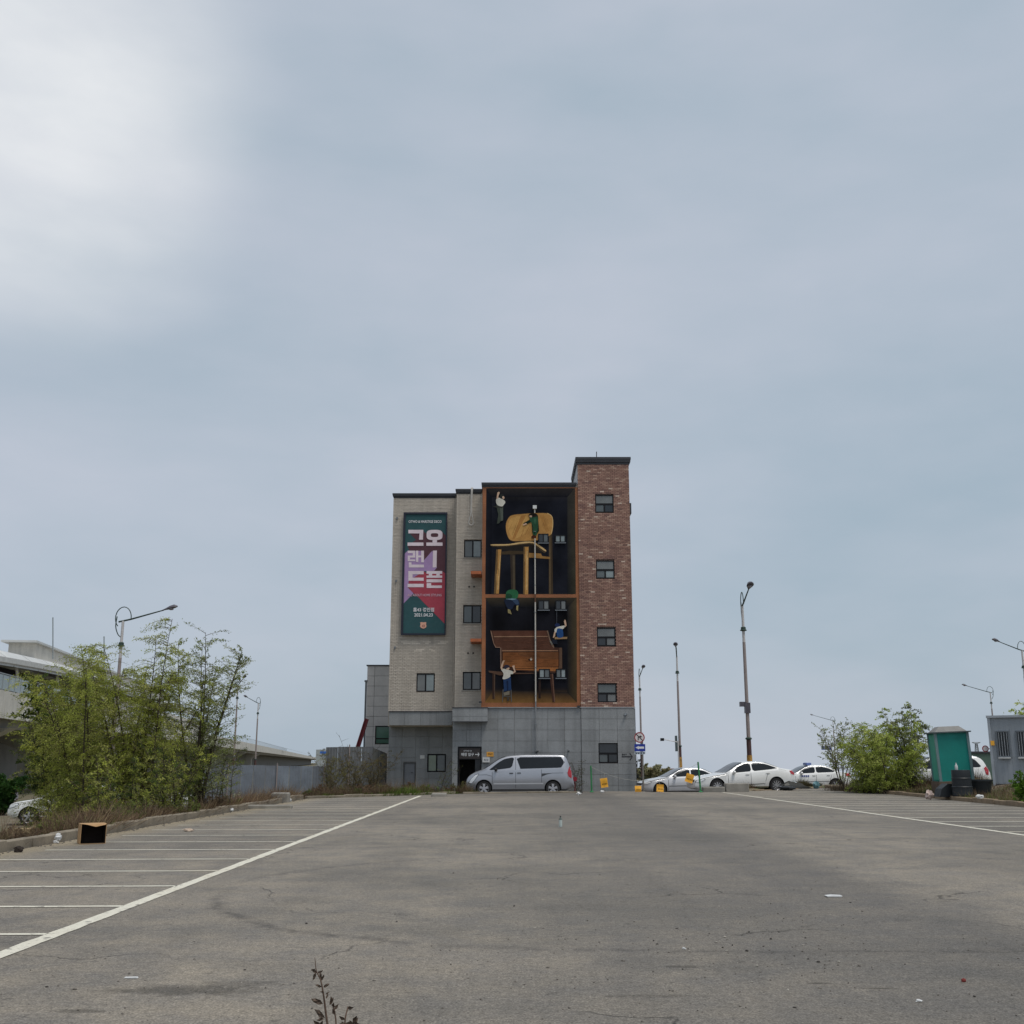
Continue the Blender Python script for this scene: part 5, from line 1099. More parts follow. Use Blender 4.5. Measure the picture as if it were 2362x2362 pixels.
for k, (b4, rot, lb) in enumerate((((1384.5, 1794, 1402.5, 1817.5), 8, 'yellow notice with black print hanging near the thin green post by the tower'), ((1464, 1812, 1480, 1827.3), 0, 'yellow notice standing on the asphalt at the tower corner'), ((1514, 1808.5, 1531.5, 1827.5), -4, 'yellow notice hanging low before the silver saloon wheel'), ((1581, 1784, 1600, 1806), -17, 'yellow notice with black print hanging before the white saloon headlight'))):
    Y = 52.45; x0, x1, z0, z1 = rect(b4, Y); z0 = max(z0, .008); cxx, czz = (x0 + x1) / 2, (z0 + z1) / 2; w, h = (x1 - x0) / 2, (z1 - z0) / 2; cs, sn = cos(radians(rot)), sin(radians(rot))
    R = thing('yellow_notice', (cxx, Y, z0), lb, 'notice', 'yellow plastic notices strung between the posts')
    mb = MB(); n = 6; rr = random.Random(k); g = []
    for j in range(n + 1):
        for i in range(n + 1):
            u, v = i / n * 2 - 1, j / n * 2 - 1; x = u * w * .9; z = v * h * .92; g.append((cxx + x * cs - z * sn, Y - .012 * sin(u * 3 + k) - .018 * sin(v * 2.4 + k * 2) + rr.uniform(-.003, .003), max(czz + x * sn + z * cs, .006)))
    fs = [(j * (n + 1) + i, j * (n + 1) + i + 1, (j + 1) * (n + 1) + i + 1, (j + 1) * (n + 1) + i) for j in range(n) for i in range(n)]
    bk = [(x, y + .012, z) for x, y, z in g]; m_ = (n + 1) ** 2
    mb.add(g + bk, fs + [tuple(i + m_ for i in f[::-1]) for f in fs]); sh = mb.build('sheet', YELT, R, 60)
    mb = MB()
    for q in range(4):
        u = -.6 + q * .4; 
        for (du, v0, v1) in ((0, -.38, -.14), (.12, -.34, -.18)):
            pp = [(u + du - .04, v0), (u + du + .05, v0), (u + du + .05, v1), (u + du - .04, v1)]
            mb.poly([(cxx + a * w * .9 * cs - b * h * .92 * sn, Y - .085, czz + a * w * .9 * sn + b * h * .92 * cs) for a, b in pp])
    for v in ((-.40, -.36), (-.16, -.12)):
        pp = [(-.66, v[0]), (.66, v[0]), (.66, v[1]), (-.66, v[1])]; mb.poly([(cxx + a * w * .9 * cs - b * h * .92 * sn, Y - .086, czz + a * w * .9 * sn + b * h * .92 * cs) for a, b in pp])
    mb.build('black_print', mat('print_black', srgb(40, 30, 18)), sh)
    if k in (0, 2, 3):
        near = min(pts, key=lambda p: abs(p.x - cxx)); mb = MB(); mb.tube([(cxx, Y, czz + h * .85), (near.x, near.y, max(near.z, czz + h))], .006, 4); mb.build('tie', mat('rope_grey', srgb(170, 168, 160), .8), R)
# ------------------------------------------------------------------ concrete block and kerb piece
CONC = mat('rough_concrete', srgb(140, 136, 128), .95, .2, 3, bump=.6, bscale=30, fine=.15)
x0, x1, z0, z1 = rect((1675, 1807, 1728, 1827), 53.2); mb = MB(); mb.bbox(x0, x1, 53.25, 53.75, .002, z1, .03); tag(mb.build('concrete_block', CONC), 'grey concrete block at the end of the long white line', 'block')
x0, x1, z0, z1 = rect((1622, 1815, 1674, 1827), 53.2); mb = MB(); mb.bbox(x0, x1 - .03, 53.2, 53.6, .002, z1, .03); tag(mb.build('low_concrete_kerb', CONC), 'low broken kerb piece between green post and concrete block', 'kerb piece')
g = gnd(617, 1865); mb = MB(); mb.bbox(g.x - .75, g.x + .75, g.y - .1, g.y + .12, .003, .11, .03); tag(mb.build('wheel_stop', CONC), 'loose concrete wheel stop lying beside the left kerb', 'wheel stop')
g = gnd(641, 1852); mb = MB(); mb.bbox(g.x - .32, g.x + .3, g.y + .3, g.y + .65, -.05, .34, .04); tag(mb.build('stone_block', CONC), 'squat stone block standing behind the left kerb', 'block')
g = gnd(1010, 1838); mb = MB(); mb.bbox(g.x - .28, g.x + .35, g.y + .1, g.y + .5, -.05, .14, .04); tag(mb.build('kerb_fragment', CONC), 'pale kerb fragment lying at the weedy far edge', 'kerb piece')
# red marker by the van's tail
p = at(1326, 1797, 53.9); mb = MB(); mb.tube([(p.x, 53.9, -.2), (p.x, 53.9, p.z)], .015, 6); mb.lathe([(.11, 0), (.11, .02)], (p.x, 53.87, p.z), 'y', 16); tag(mb.build('red_reflector', mat('reflector_red', srgb(140, 24, 40), .3)), 'small round red reflector on a stake behind the van', 'reflector')
# ------------------------------------------------------------------ annexe, hoarding, beam
YA = 61.0; ax0 = at(846, 1600, YA).x; zt = at(860, 1536, YA).z
AN = thing('annexe_building', (ax0 + 3, YA, -.4), 'lower pale grey stone-clad building behind the beige wall', 'building')
mb = MB(); mb.box(ax0, ax0 + 7, YA + .05, YA + 8, -1, zt - .02); mb.build('wall', STONED, AN)
xm = at(863, 1600, YA).x; wn_ = rect((864.5, 1674, 900, 1717), YA); PAN = mat('pale_stone_panels', None, .75, .10, 1.5, fine=.08)
z = zt; rr = random.Random(2)
while z > -.9:
    zb_ = z - .555
    for a, b in ((ax0 - .01, xm), (xm, xm + 1.05)):
        for r_ in [subtract((a + .008, b - .008, zb_ + .008, z - .008), [wn_])]:
            if r_:
                k = rr.uniform(.93, 1.06); mb = MB().col(tuple(q * k for q in srgb(190, 187, 184)))
                for q in r_: mb.box(q[0], q[1], YA - rr.uniform(0, .006), YA + .045, q[2], q[3])
                mb.build('stone_panel', PAN, AN)
    z = zb_
mb = MB(); mb.box(ax0 - .06, ax0 + 7, YA - .06, YA + 8, zt, zt + .06); mb.build('coping', CHAR, AN)
mb = MB(); mb.tube([(ax0 - .06, YA + .02, -1), (ax0 - .06, YA + .02, at(0, 1573, YA).z)], .05, 8); mb.box(ax0 - .14, ax0 + .02, YA - .06, YA + .1, at(0, 1573, YA).z, at(0, 1569, YA).z); mb.build('drainpipe', mat('drain_grey', srgb(104, 106, 108)), AN)
x0, x1, z0, z1 = wn_; mb = MB()
for q in ((x0, x1, z0, z0 + .06), (x0, x1, z1 - .06, z1), (x0, x0 + .06, z0 + .06, z1 - .06), (x0 + .06, x1, z0 + (z1 - z0) * .28, z0 + (z1 - z0) * .34)): mb.box(q[0], q[1], YA, YA + .05, q[2], q[3])
w = mb.build('window', FRAME, AN); mb = MB(); mb.box(x0 + .06, x1, YA + .03, YA + .04, z0 + .06, z1 - .06); mb.build('pane', PANE['green'], w)
STEELP = mat('hoarding_steel', None, .6, .22, 1.2, fine=.08)
def hoard(name, label, pxs, Y0, Y1, top, zb, cols):
    p0 = at(pxs[0], top[0], Y0); p1 = at(pxs[1], top[1], Y1); R = thing(name, ((p0.x + p1.x) / 2, (Y0 + Y1) / 2, zb), label, 'fence'); d = (p1 - p0); n = max(2, int(math.hypot(d.x, d.y) / .62)); rr = random.Random(n)
    for i in range(n):
        a, b = p0 + d * (i / n), p0 + d * ((i + 1) / n); k = rr.uniform(.82, 1.08); mb = MB().col(tuple(q * k for q in rr.choice(cols))); o = rr.uniform(-.02, .02)
        dh = rr.uniform(-.012, .012); f = .012
        P_ = []
        for q in np.linspace(f, 1 - f, 9):
            j = int(round(q * 8)); P_.append((a.x + (b.x - a.x) * q, a.y + (b.y - a.y) * q + o + (.025 if j % 2 else 0), a.z + (b.z - a.z) * q + dh))
        for u, v in zip(P_, P_[1:]): mb.poly([(u[0], u[1], zb), (v[0], v[1], zb), v, u]); mb.poly([(u[0], u[1] + .02, u[2]), (v[0], v[1] + .02, v[2]), (v[0], v[1] + .02, zb), (u[0], u[1] + .02, zb)])
        mb.build('steel_panel', STEELP, R)
        if i % 4 == 2: mb = MB(); mb.tube([(a.x, a.y - .06, zb), (a.x, a.y - .06, a.z + .12)], .03, 8); mb.build('post', POLE_B, R, 40)
    return R
hoard('steel_hoarding', 'blue-grey corrugated steel hoarding below the viaduct', (470, 775), 57, 60, (1764, 1768), -1.4, [srgb(122, 130, 140), srgb(134, 141, 149), srgb(112, 118, 126)])
hoard('steel_hoarding', 'taller dark grey steel hoarding in front of the stone-clad annexe', (752, 862), 58.5, 58.0, (1723.5, 1722), -.9, [srgb(110, 112, 114), srgb(120, 122, 124), srgb(98, 100, 104)])
hoard('steel_hoarding', 'short grey hoarding end dropping towards the beige building', (860, 893), 57.6, 58.6, (1724, 1738), -.6, [srgb(92, 94, 92), srgb(84, 86, 86)])
a, b = at(824, 1728, 59.5), at(846, 1658, 59.5); mb = MB(); n_ = Vector((.10, 0, -.03)); up = Vector((0, .12, 0)); a2 = a - (b - a) * .75
for f1, f2 in ((-1, -.55), (.55, 1)): mb.add([q + n_ * s + up * r for q in (a2, b) for s in (f1, f2) for r in (-1, 1)], [(0, 1, 3, 2), (4, 6, 7, 5), (0, 4, 5, 1), (2, 3, 7, 6), (0, 2, 6, 4), (1, 5, 7, 3)])
mb.add([q + n_ * s + up * r for q in (a2, b) for s in (-.56, .56) for r in (-.15, .15)], [(0, 1, 3, 2), (4, 6, 7, 5), (0, 4, 5, 1), (2, 3, 7, 6), (0, 2, 6, 4), (1, 5, 7, 3)])
tag(mb.build('steel_beam', mat('red_oxide', srgb(104, 26, 34), .6, .15)), 'dark red steel beam leaning up behind the grey hoarding', 'beam')
# ------------------------------------------------------------------ viaduct and station on the left
VA = radians(-8.9); VD = Vector((sin(VA), cos(VA), 0)); VN = Vector((-cos(VA), sin(VA), 0))   # along, and away to the left
def vp(s, l, z): q = VD * s + VN * l; return Vector((q.x, q.y, z))
VCONC = mat('viaduct_concrete', srgb(206, 201, 191), .9, .16, .5, bump=.3, bscale=12, fine=.08, streak=.2); VCSHADE = mat('viaduct_concrete_shaded', srgb(158, 154, 148), .9, .16, .5)  # second concrete is a darker copy, shade under the viaduct painted in
LV = 25.0; ZD = 6.1
VI = thing('concrete_viaduct', vp(150, LV + 5, -1.3), 'long concrete viaduct with parapet running behind the willows', 'viaduct')
mb = MB()
def along(mb, sec_, s0, s1, n=1):
    m = len(sec_); vs = [vp(s0 + (s1 - s0) * i / n, l, z) for i in range(n + 1) for l, z in sec_]
    fs = [tuple(range(m)), tuple(range(n * m + m - 1, n * m - 1, -1))] + [(i * m + k, i * m + (k + 1) % m, (i + 1) * m + (k + 1) % m, (i + 1) * m + k) for i in range(n) for k in range(m)]
    mb.add(vs, fs)
along(mb, [(LV + .2, ZD - .6), (LV + 12, ZD - .6), (LV + 12, ZD - .2), (LV + .2, ZD - .2)], 40, 1500); along(mb, [(LV + 1.4, ZD - 2.1), (LV + 9, ZD - 2.1), (LV + 9.5, ZD - .601), (LV + .9, ZD - .601)], 40, 1500); mb.build('deck', VCSHADE, VI)
s = 40.0; k = 0
while s < 500:
    L_ = 6 if s < 160 else 24
    mb = MB(); along(mb, [(LV, ZD - 1.5), (LV + .199, ZD - 1.5), (LV + .199, ZD + .55), (LV, ZD + .55)], s + .03, s + L_ - .03); mb.build('parapet_panel', VCONC, VI); s += L_
mb = MB(); along(mb, [(LV, ZD - 1.5), (LV + .199, ZD - 1.5), (LV + .199, ZD + .55), (LV, ZD + .55)], 500, 1500); mb.build('parapet', VCONC, VI)
RAILM = mat('rail_grey', srgb(140, 148, 150), .5); GLP = mat('parapet_glass', srgb(120, 136, 136), .15, .1)
mb = MB(); along(mb, [(LV + .06, ZD + 1.75), (LV + .14, ZD + 1.75), (LV + .14, ZD + 1.82), (LV + .06, ZD + 1.82)], 60, 900); mb.build('handrail', RAILM, VI)
for i in range(150):
    s = 60 + i * (1.6 if i < 60 else 4.5) + (0 if i < 60 else -174)
    mb = MB(); mb.tube([vp(s, LV + .1, ZD + .5), vp(s, LV + .1, ZD + 1.75)], .045, 4); mb.build('rail_post', RAILM, VI)
for i in range(36):
    s = 60 + i * 1.6; mb = MB(); along(mb, [(LV + .09, ZD + .62), (LV + .11, ZD + .62), (LV + .11, ZD + 1.7), (LV + .09, ZD + 1.7)], s + .08, s + 1.52); mb.build('glass_panel', GLP, VI)
for s in (66, 92, 118, 150, 185, 225, 270, 320, 380):
    mb = MB(); q0 = [(LV + 3.6, -1.6), (LV + 6.8, -1.6), (LV + 6.8, ZD - 3.6), (LV + 10, ZD - 2.101), (LV + .6, ZD - 2.101), (LV + 3.6, ZD - 3.6)]
    m = len(q0); vs = [vp(s + d_, l, z) for d_ in (0, 2.2) for l, z in q0]; mb.add(vs, [tuple(range(m)), tuple(range(2 * m - 1, m - 1, -1))] + [(k, (k + 1) % m, (k + 1) % m + m, k + m) for k in range(m)]); mb.build('pier', VCONC, VI)
mb = MB(); along(mb, [(LV + 9.6, -1.6), (LV + 10.2, -1.6), (LV + 10.2, ZD - .62), (LV + 9.6, ZD - .62)], 40, 1490); mb.build('retaining_wall', VCSHADE, VI)
# station: shell roof over the platforms
ROOFM = mat('station_roof', srgb(192, 193, 190), .5, .12, .4); ST = thing('railway_station', vp(190, LV + 8, ZD), 'elevated railway station with long curved grey roof on the viaduct', 'station')
S0, S1 = 66.0, 232.0
def bend(s): return .011 * max(0, 122 - s) ** 2 * .55 if s > 60 else 0
prof = [(LV + 1.2, ZD + .6), (LV + 1.0, ZD + 2.2), (LV + 1.6, ZD + 3.9), (LV + 3.2, ZD + 5.0), (LV + 6, ZD + 5.6), (LV + 9, ZD + 5.7), (LV + 13, ZD + 5.3), (LV + 18, ZD + 3.5)]
sec_ = prof + [(l + (.0 if i else .3), z - .35) for i, (l, z) in reversed(list(enumerate(prof)))]
nS = 36
_vp = vp
def vp(s, l, z): return _vp(s, l + bend(s), z)
for i in range(nS):                                # roof bays
    a, b = S0 + (S1 - S0) * i / nS, S0 + (S1 - S0) * (i + 1) / nS; mb = MB(); along(mb, [(l, z) for l, z in sec_[2:-2]], a + .08, b - .08, 2); mb.build('roof_bay', ROOFM, ST, 50)
mb = MB(); along(mb, [(LV + 1.0, ZD - .15), (LV + 1.3, ZD - .15), (LV + 1.3, ZD + 2.6), (LV + 1.0, ZD + 2.6)], S0 + 60, S1); mb.build('side_wall', VCONC, ST)
mb = MB(); along(mb, [(LV + 1.4, ZD + 3.8), (LV + 1.8, ZD + 3.6), (LV + 1.8, ZD + 4.05), (LV + 1.4, ZD + 4.25)], S0, S1, 90); mb.build('eaves_gutter', mat('eaves_white', srgb(186, 186, 182), .6), ST)
mb = MB(); along(mb, [(LV + 5, ZD + 4.8), (LV + 7.6, ZD + 4.8), (LV + 7.6, ZD + 6.9), (LV + 5, ZD + 6.9)], 115, S1 - 30); mb.build('roof_monitor', VCONC, ST)
mb = MB(); along(mb, [(LV + 4.6, ZD + 6.9), (LV + 8.0, ZD + 6.9), (LV + 8.0, ZD + 7.1), (LV + 4.6, ZD + 7.1)], 114, S1 - 30); mb.build('monitor_roof', ROOFM, ST)
mb = MB(); along(mb, [(LV + 9, ZD - .1), (LV + 9.4, ZD - .1), (LV + 9.4, ZD + 4.7), (LV + 9, ZD + 4.7)], S0, S1, 40); mb.build('shade_back_wall', mat('station_shade', srgb(34, 38, 42), .7), ST)  # dark wall added to deepen the shade under the station roof
for (px, y0_, y1_) in ((122, 1480, 1424), (240, 1505, 1468)):
    q = at(px, y0_, 112); mb = MB(); mb.tube([at(px, y0_ + 40, 112), at(px, y1_, 112)], .06, 6); mb.build('mast', RAILM, ST)
for i in range(10):
    s = S0 + 3 + i * 9; mb = MB(); mb.tube([vp(s, LV + 1.8, ZD - .2), vp(s, LV + 2.4, ZD + 3.7)], .14, 8); mb.build('platform_column', VCONC, ST, 40)
vp = _vp
# ------------------------------------------------------------------ toilet, tank, cabin on the right bank
YT = 46.0; b0 = at(2152, 1801, YT); zt = at(2150, 1690, YT).z; zb = b0.z
R = thing('portable_toilet', (at(2190, 1800, YT).x, YT + .6, zb - .15), 'turquoise portable toilet with grey roof on the weedy bank', 'portable toilet', rot=(0, radians(-2.2), radians(-8)))
R.location.x += .40; WL[R] = Vector(R.location)
TQ = mat('turquoise_plastic', srgb(14, 132, 122), .5, .12, 1.6); TQL = mat('turquoise_plastic_pale', srgb(70, 160, 142), .5, .12, 1.6); GRP = mat('grey_post', srgb(110, 134, 136), .5, .12)
hh = zt - zb + .15; w_ = .64; d_ = .62
mb = MB(); mb.box(-w_, w_, -d_, d_, .14, hh); mb.build('cabin', TQ, R, local=True)
mb = MB(); mb.box(-w_ - .012, -w_ + .001, -d_ + .08, d_ - .08, .2, hh - .06); mb.build('door', TQL, R, local=True)
for sx_ in (-1, 1):
    for sy_ in (-1, 1): mb = MB(); mb.box(sx_ * w_ - .05, sx_ * w_ + .05, sy_ * d_ - .05, sy_ * d_ + .05, .141, hh - .001); mb.build('corner_post', GRP, R, local=True)
mb = MB(); mb.box(-w_ - .14, w_ + .14, -d_ - .12, d_ + .12, hh, hh + .05); mb.build('roof_rim', mat('rim_grey', srgb(82, 92, 94)), R, local=True)
mb = MB(); mb.add([(-w_, -d_, hh + .05), (w_, -d_, hh + .05), (w_, d_, hh + .05), (-w_, d_, hh + .05), (-w_ * .62, -d_ * .6, hh + .27), (w_ * .62, -d_ * .6, hh + .27), (w_ * .62, d_ * .6, hh + .27), (-w_ * .62, d_ * .6, hh + .27)], [(4, 5, 6, 7), (0, 1, 5, 4), (1, 2, 6, 5), (2, 3, 7, 6), (3, 0, 4, 7)]); mb.build('roof', mat('roof_grey', srgb(132, 130, 126), .7, .15), R, local=True)
mb = MB(); mb.box(-w_ - .1, w_ + .1, -d_ - .1, d_ + .1, -.35, .14); mb.build('plinth', mat('plinth_brown', srgb(104, 88, 76), .9), R, local=True)
# black drum, black tub and bottle in front of it
YK = 41.5; BLK = mat('black_plastic', srgb(26, 32, 36), .55, .2, 2)
p0, p1 = at(2196, 1776, YK), at(2240, 1830, YK); cx_ = (p0.x + p1.x) / 2; r_ = .36; zb = p1.z - .1; ht = p0.z
mb = MB(); mb.lathe([(r_ * 1.0, 0), (r_ * 1.02, .05), (r_, .08), (r_, (ht - zb) * .33), (r_ * 1.04, (ht - zb) * .35), (r_ * .97, (ht - zb) * .38), (r_ * .96, (ht - zb) * .66), (r_ * 1.0, (ht - zb) * .68), (r_ * .94, (ht - zb) * .71), (r_ * .93, (ht - zb) * .97), (r_ * .90, ht - zb)], (cx_, YK, zb), 'z', 24)
tag(mb.build('black_drum', BLK, smooth=35), 'black ribbed plastic drum with a bottle on it before the toilet', 'drum')
mb = MB(); bx = at(2212, 1770, YK).x; mb.lathe([(.05, 0), (.055, .03), (.055, .14), (.03, .19), (.02, .23), (.022, .26)], (bx - .1, YK, ht), 'z', 12); tag(mb.build('plastic_bottle', mat('milk_plastic', srgb(196, 200, 198), .35), smooth=40), 'white plastic bottle standing on the black drum', 'bottle')
p0, p1 = at(2236, 1798, YK + .9), at(2278, 1826, YK + .9); zt_ = p0.z; zb = p1.z - .15
mb = MB(); mb.lathe([(.40, 0), (.5, (zt_ - zb)), (.53, (zt_ - zb)), (.53, (zt_ - zb) - .06), (.50, (zt_ - zb) - .02), (.46, (zt_ - zb) - .03), (.42, .1)], ((p0.x + p1.x) / 2 + .0, YK + .9, zb), 'z', 24); tag(mb.build('black_tub', BLK, smooth=35), 'open black tub behind the black drum on the bank', 'tub')
p0, p1 = at(2165, 1808, YK + .3), at(2200, 1832, YK + .3); mb = MB(); mb.prism([(p0.x, p1.z - .1), (p1.x, p1.z - .1), (p1.x, p0.z), (p0.x + .35, p0.z), (p0.x + .1, p0.z - .18)], YK + .3, YK + .9); tag(mb.build('black_crate', BLK), 'slanted black plastic crate leaning against the black drum', 'crate')
# cabin
YC = 44.0; CAB = mat('cabin_grey', srgb(146, 152, 158), .55, .08, 1); c0 = at(2293, 1808, YC); z1 = at(2293, 1656, YC).z - c0.z
R = thing('site_cabin', c0, 'grey site cabin with two barred windows on the right bank', 'cabin', rot=(0, 0, radians(-27)))
mb = MB(); mb.box(.02, 6, .02, 2.6, 0, z1); mb.build('shell', CAB, R, local=True)
mb = MB(); mb.box(-.03, .07, -.03, .1, -.25, z1); mb.build('corner_post', mat('cabin_frame', srgb(160, 166, 172), .5), R, local=True)
mb = MB(); mb.box(-.06, 6, -.07, 2.65, z1, z1 + .09); mb.build('roof_edge', mat('cabin_frame', srgb(160, 166, 172), .5), R, local=True)
mb = MB(); mb.box(.07, 6, -.02, 2.62, -.3, -.001); mb.build('base_beam', CHAR, R, local=True)
for i in range(26):
    mb = MB(); mb.box(.16 + i * .2, .20 + i * .2, .008, .0195, .01, z1 - .01); mb.build('wall_rib', CAB, R, local=True)
for wx0 in (.24, .95):
    wx1 = wx0 + .48; wz0 = z1 * .40; wz1 = z1 * .80; fr = .05; mb = MB()
    for q in ((wx0, wx1, wz0, wz0 + fr), (wx0, wx1, wz1 - fr, wz1), (wx0, wx0 + fr, wz0 + fr, wz1 - fr), (wx1 - fr, wx1, wz0 + fr, wz1 - fr)): mb.box(q[0], q[1], -.05, .019, q[2], q[3])
    w = mb.build('window', mat('cabin_window_frame', srgb(96, 102, 108), .5), R, local=True); mb = MB(); mb.box(wx0 + fr, wx1 - fr, -.012, .007, wz0 + fr, wz1 - fr); mb.build('pane', GLASSD, w, local=True)
    for k in range(4):
        xx = wx0 + fr + (wx1 - wx0 - 2 * fr) * (k + .5) / 4; mb = MB(); mb.tube([(xx, -.035, wz0 + fr), (xx, -.035, wz1 - fr)], .008, 6); mb.build('bar', mat('bar_white', srgb(176, 180, 184), .4), w, local=True)
    mb = MB(); mb.box(wx0 + .02, wx1 - .02, -.14, -.051, wz0 - .05, wz0 - .002); mb.build('sill', PAPER, w, local=True)
mb = MB(); mb.box(.02, .16, -.05, -.031, z1 * .58, z1 * .65); mb.build('yellow_plate', YELT, R, local=True)
p = c0 + Vector((-.12, .2, z1 * .53)); mb = MB(); mb.lathe([(.13, 0), (.13, .015)], p, 'y', 20); rs2 = tag(mb.build('round_road_sign', mat('sign_red', srgb(150, 30, 42), .4)), 'round red-rimmed road sign fixed to the cabin corner', 'traffic sign')
mb = MB(); mb.lathe([(.095, 0), (.095, .006)], p - Vector((0, .007, 0)), 'y', 20); mb.build('sign_face', mat('sign_white', srgb(214, 206, 204), .4), rs2)
mb = MB(); mb.tube([p + Vector((0, .02, 0)), p + Vector((.22, .02, 0))], .015, 6); mb.build('bracket', CHAR, rs2)
# ------------------------------------------------------------------ far things on the right
p = at(1905, 1720, 150); R = thing('blue_street_sign', (at(1921, 1760, 150).x, 150, -.4), 'small blue street name sign on a thin pole beyond the taxi', 'street sign')
mb = MB(); mb.tube([(at(1921, 1760, 150).x, 150, -.5), (at(1921, 1760, 150).x, 150, at(0, 1718, 150).z)], .07, 6); mb.build('pole', POLE_W, R)
x0, x1, z0, z1 = rect((1895, 1721.5, 1916, 1729.5), 150); mb = MB(); mb.box(x0, x1, 149.95, 150.02, z0, z1); sg = mb.build('blue_plate', mat('sign_blue', srgb(26, 52, 148), .4), R); mb = MB(); mb.box(x0, at(1921, 1760, 150).x, 149.97, 150.0, z1 + .15, z1 + .25); mb.build('arm', POLE_W, R)
text('개항로', (1899, 1723, 1913, 1728), 149.94, WHITE, sg, bold=.02)
# house with reddish roof terrace and hedge, far down the road
YH = 190.0; x0, x1, z0, z1 = rect((1522, 1781, 1580, 1812), YH); R = thing('distant_house', ((x0 + x1) / 2, YH, -.5), 'distant cream house with brick-red roof storey beyond the silver saloon', 'building')
mb = MB(); mb.box(x0, x1, YH, YH + 8, -.5, z1); mb.build('wall', mat('cream_wall', srgb(186, 180, 164), .9), R)
a, b, c_, d = rect((1536, 1773, 1575, 1781), YH); mb = MB(); mb.box(a, b, YH + 1, YH + 6, z1 + .001, d); mb.build('roof_storey', mat('brick_far', srgb(122, 72, 62), .9), R)
for px in (1531, 1543, 1556, 1568):
    a, b, c_, d = rect((px - 2.5, 1787, px + 2.5, 1795), YH); mb = MB(); mb.box(a, b, YH - .05, YH + .01, c_, d); mb.build('window', mat('far_window', srgb(84, 62, 62), .3), R)
a, b, c_, d = rect((1560, 1766, 1604, 1773), 110); R2 = at(1590, 1768, 110)
# pylon
YP = 800.0; p = at(2256, 1760, YP); R = thing('electricity_pylon', (p.x, YP, -1), 'far lattice electricity pylon between the toilet and the cabin', 'pylon'); zt = at(0, 1714, YP).z; mb = MB()
LAT = mat('lattice_grey', srgb(120, 124, 126), .6)
for sx_ in (-1, 1):
    for sy_ in (-1, 1): mb.tube([(p.x + sx_ * 1.8, YP + sy_ * 1.8, -2), (p.x + sx_ * .5, YP + sy_ * .5, zt)], .28, 4)
mb.build('legs', LAT, R)
for f_, hw in ((1.0, 3.0), (.35, 6.0)):
    z = 1.4 + (zt - 1.4) * f_; mb = MB(); mb.tube([(p.x - hw, YP, z + .4), (p.x, YP, z - .5), (p.x + hw, YP, z + .4)], .22, 4); mb.tube([(p.x - hw, YP, z + .5), (p.x + hw, YP, z + .5)], .2, 4); mb.build('crossarm', LAT, R)
mb = MB()
for k in range(9): mb.tube([(p.x - 1.6 + k * .12, YP - 1.6, k * zt / 9), (p.x + 1.6 - k * .13, YP - 1.4, (k + 1) * zt / 9)], .14, 4)
mb.build('bracing', LAT, R)
x0, x1, z0, z1 = rect((2225, 1738, 2320, 1765), 100); mb = MB(); mb.box(x0, x1, 100, 100.3, -.6, z1); gw = tag(mb.build('green_barrier', mat('barrier_green', srgb(82, 104, 92), .6, .15, .6)), 'long dull green noise barrier far behind the white off-road car', 'barrier')
mb = MB(); mb.box(x0 - .1, x1 + .1, 99.9, 100.4, z1 + .001, z1 + .18); mb.build('barrier_cap', CHAR, gw)
x0, x1, z0, z1 = rect((741, 1733, 752, 1758), 150); mb = MB(); mb.box(x0, x1, 150, 156, -1.5, z1 - .3); bh = tag(mb.build('blue_roofed_shed', mat('shed_white', srgb(176, 182, 186))), 'distant pale shed with blue roof beside the hoarding', 'shed'); mb = MB(); mb.box(x0 - .2, x1 + .2, 149.8, 156.2, z1 - .299, z1); mb.build('roof', mat('shed_blue', srgb(60, 110, 190)), bh)
x0, x1, z0, z1 = rect((728, 1729, 741, 1758), 170); mb = MB(); mb.box(x0, x1, 170, 178, -1.5, z1); fb = tag(mb.build('far_flat_block', mat('block_grey', srgb(164, 170, 170))), 'distant pale flat-roofed block at the end of the viaduct', 'building')
# ------------------------------------------------------------------ box and litter on the lot
CARD = mat('cardboard', srgb(176, 140, 98), .85, .1, 4); CARDSHADE = mat('cardboard_shaded', srgb(38, 28, 22), .9, .1, 4)  # second cardboard is near-black: shade inside the box, put into the colour
g = gnd(200, 1947.5); bw, bd, bh_ = .21, .17, .34
R = thing('cardboard_box', (g.x, g.y + .2, 0), 'open cardboard box lying on its side by the left kerb', 'box', rot=(0, 0, radians(29)))
mb = MB(); mb.box(-bw, bw, bd - .01, bd, .003, bh_); mb.build('back_panel', CARDSHADE, R, local=True)
for nm, q in (('top_panel', (-bw, bw, -bd, bd - .011, bh_ - .008, bh_)), ('bottom_panel', (-bw, bw, -bd, bd - .011, .003, .011)), ('side_panel', (-bw, -bw + .008, -bd, bd - .011, .0115, bh_ - .0085)), ('side_panel', (bw - .008, bw, -bd, bd - .011, .0115, bh_ - .0085))):
    mb = MB(); mb.box(*q); o = mb.build(nm, CARD, R, local=True); o.data.materials.append(CARDSHADE)
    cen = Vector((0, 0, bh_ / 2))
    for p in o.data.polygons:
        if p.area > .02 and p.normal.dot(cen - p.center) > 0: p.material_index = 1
mb = MB(); mb.add([(-bw + .01, -bd, bh_), (bw - .01, -bd, bh_), (bw - .03, -bd - .05, bh_ - .02), (.02, -bd - .055, bh_ - .05), (-bw + .1, -bd - .04, bh_ - .015)], [(0, 1, 2, 3, 4)]); mb.build('torn_flap', CARD, R, local=True)
def crumple(name, px, py, r, material, label, cat, seed, z=0.0, rough=.35):
    g = gnd(px, py, z); mb = MB(); mb.blob((g.x, g.y, z + r[2] * .8), r, seed, 12, 8, rough); return tag(mb.build(name, material, smooth=25), label, cat)
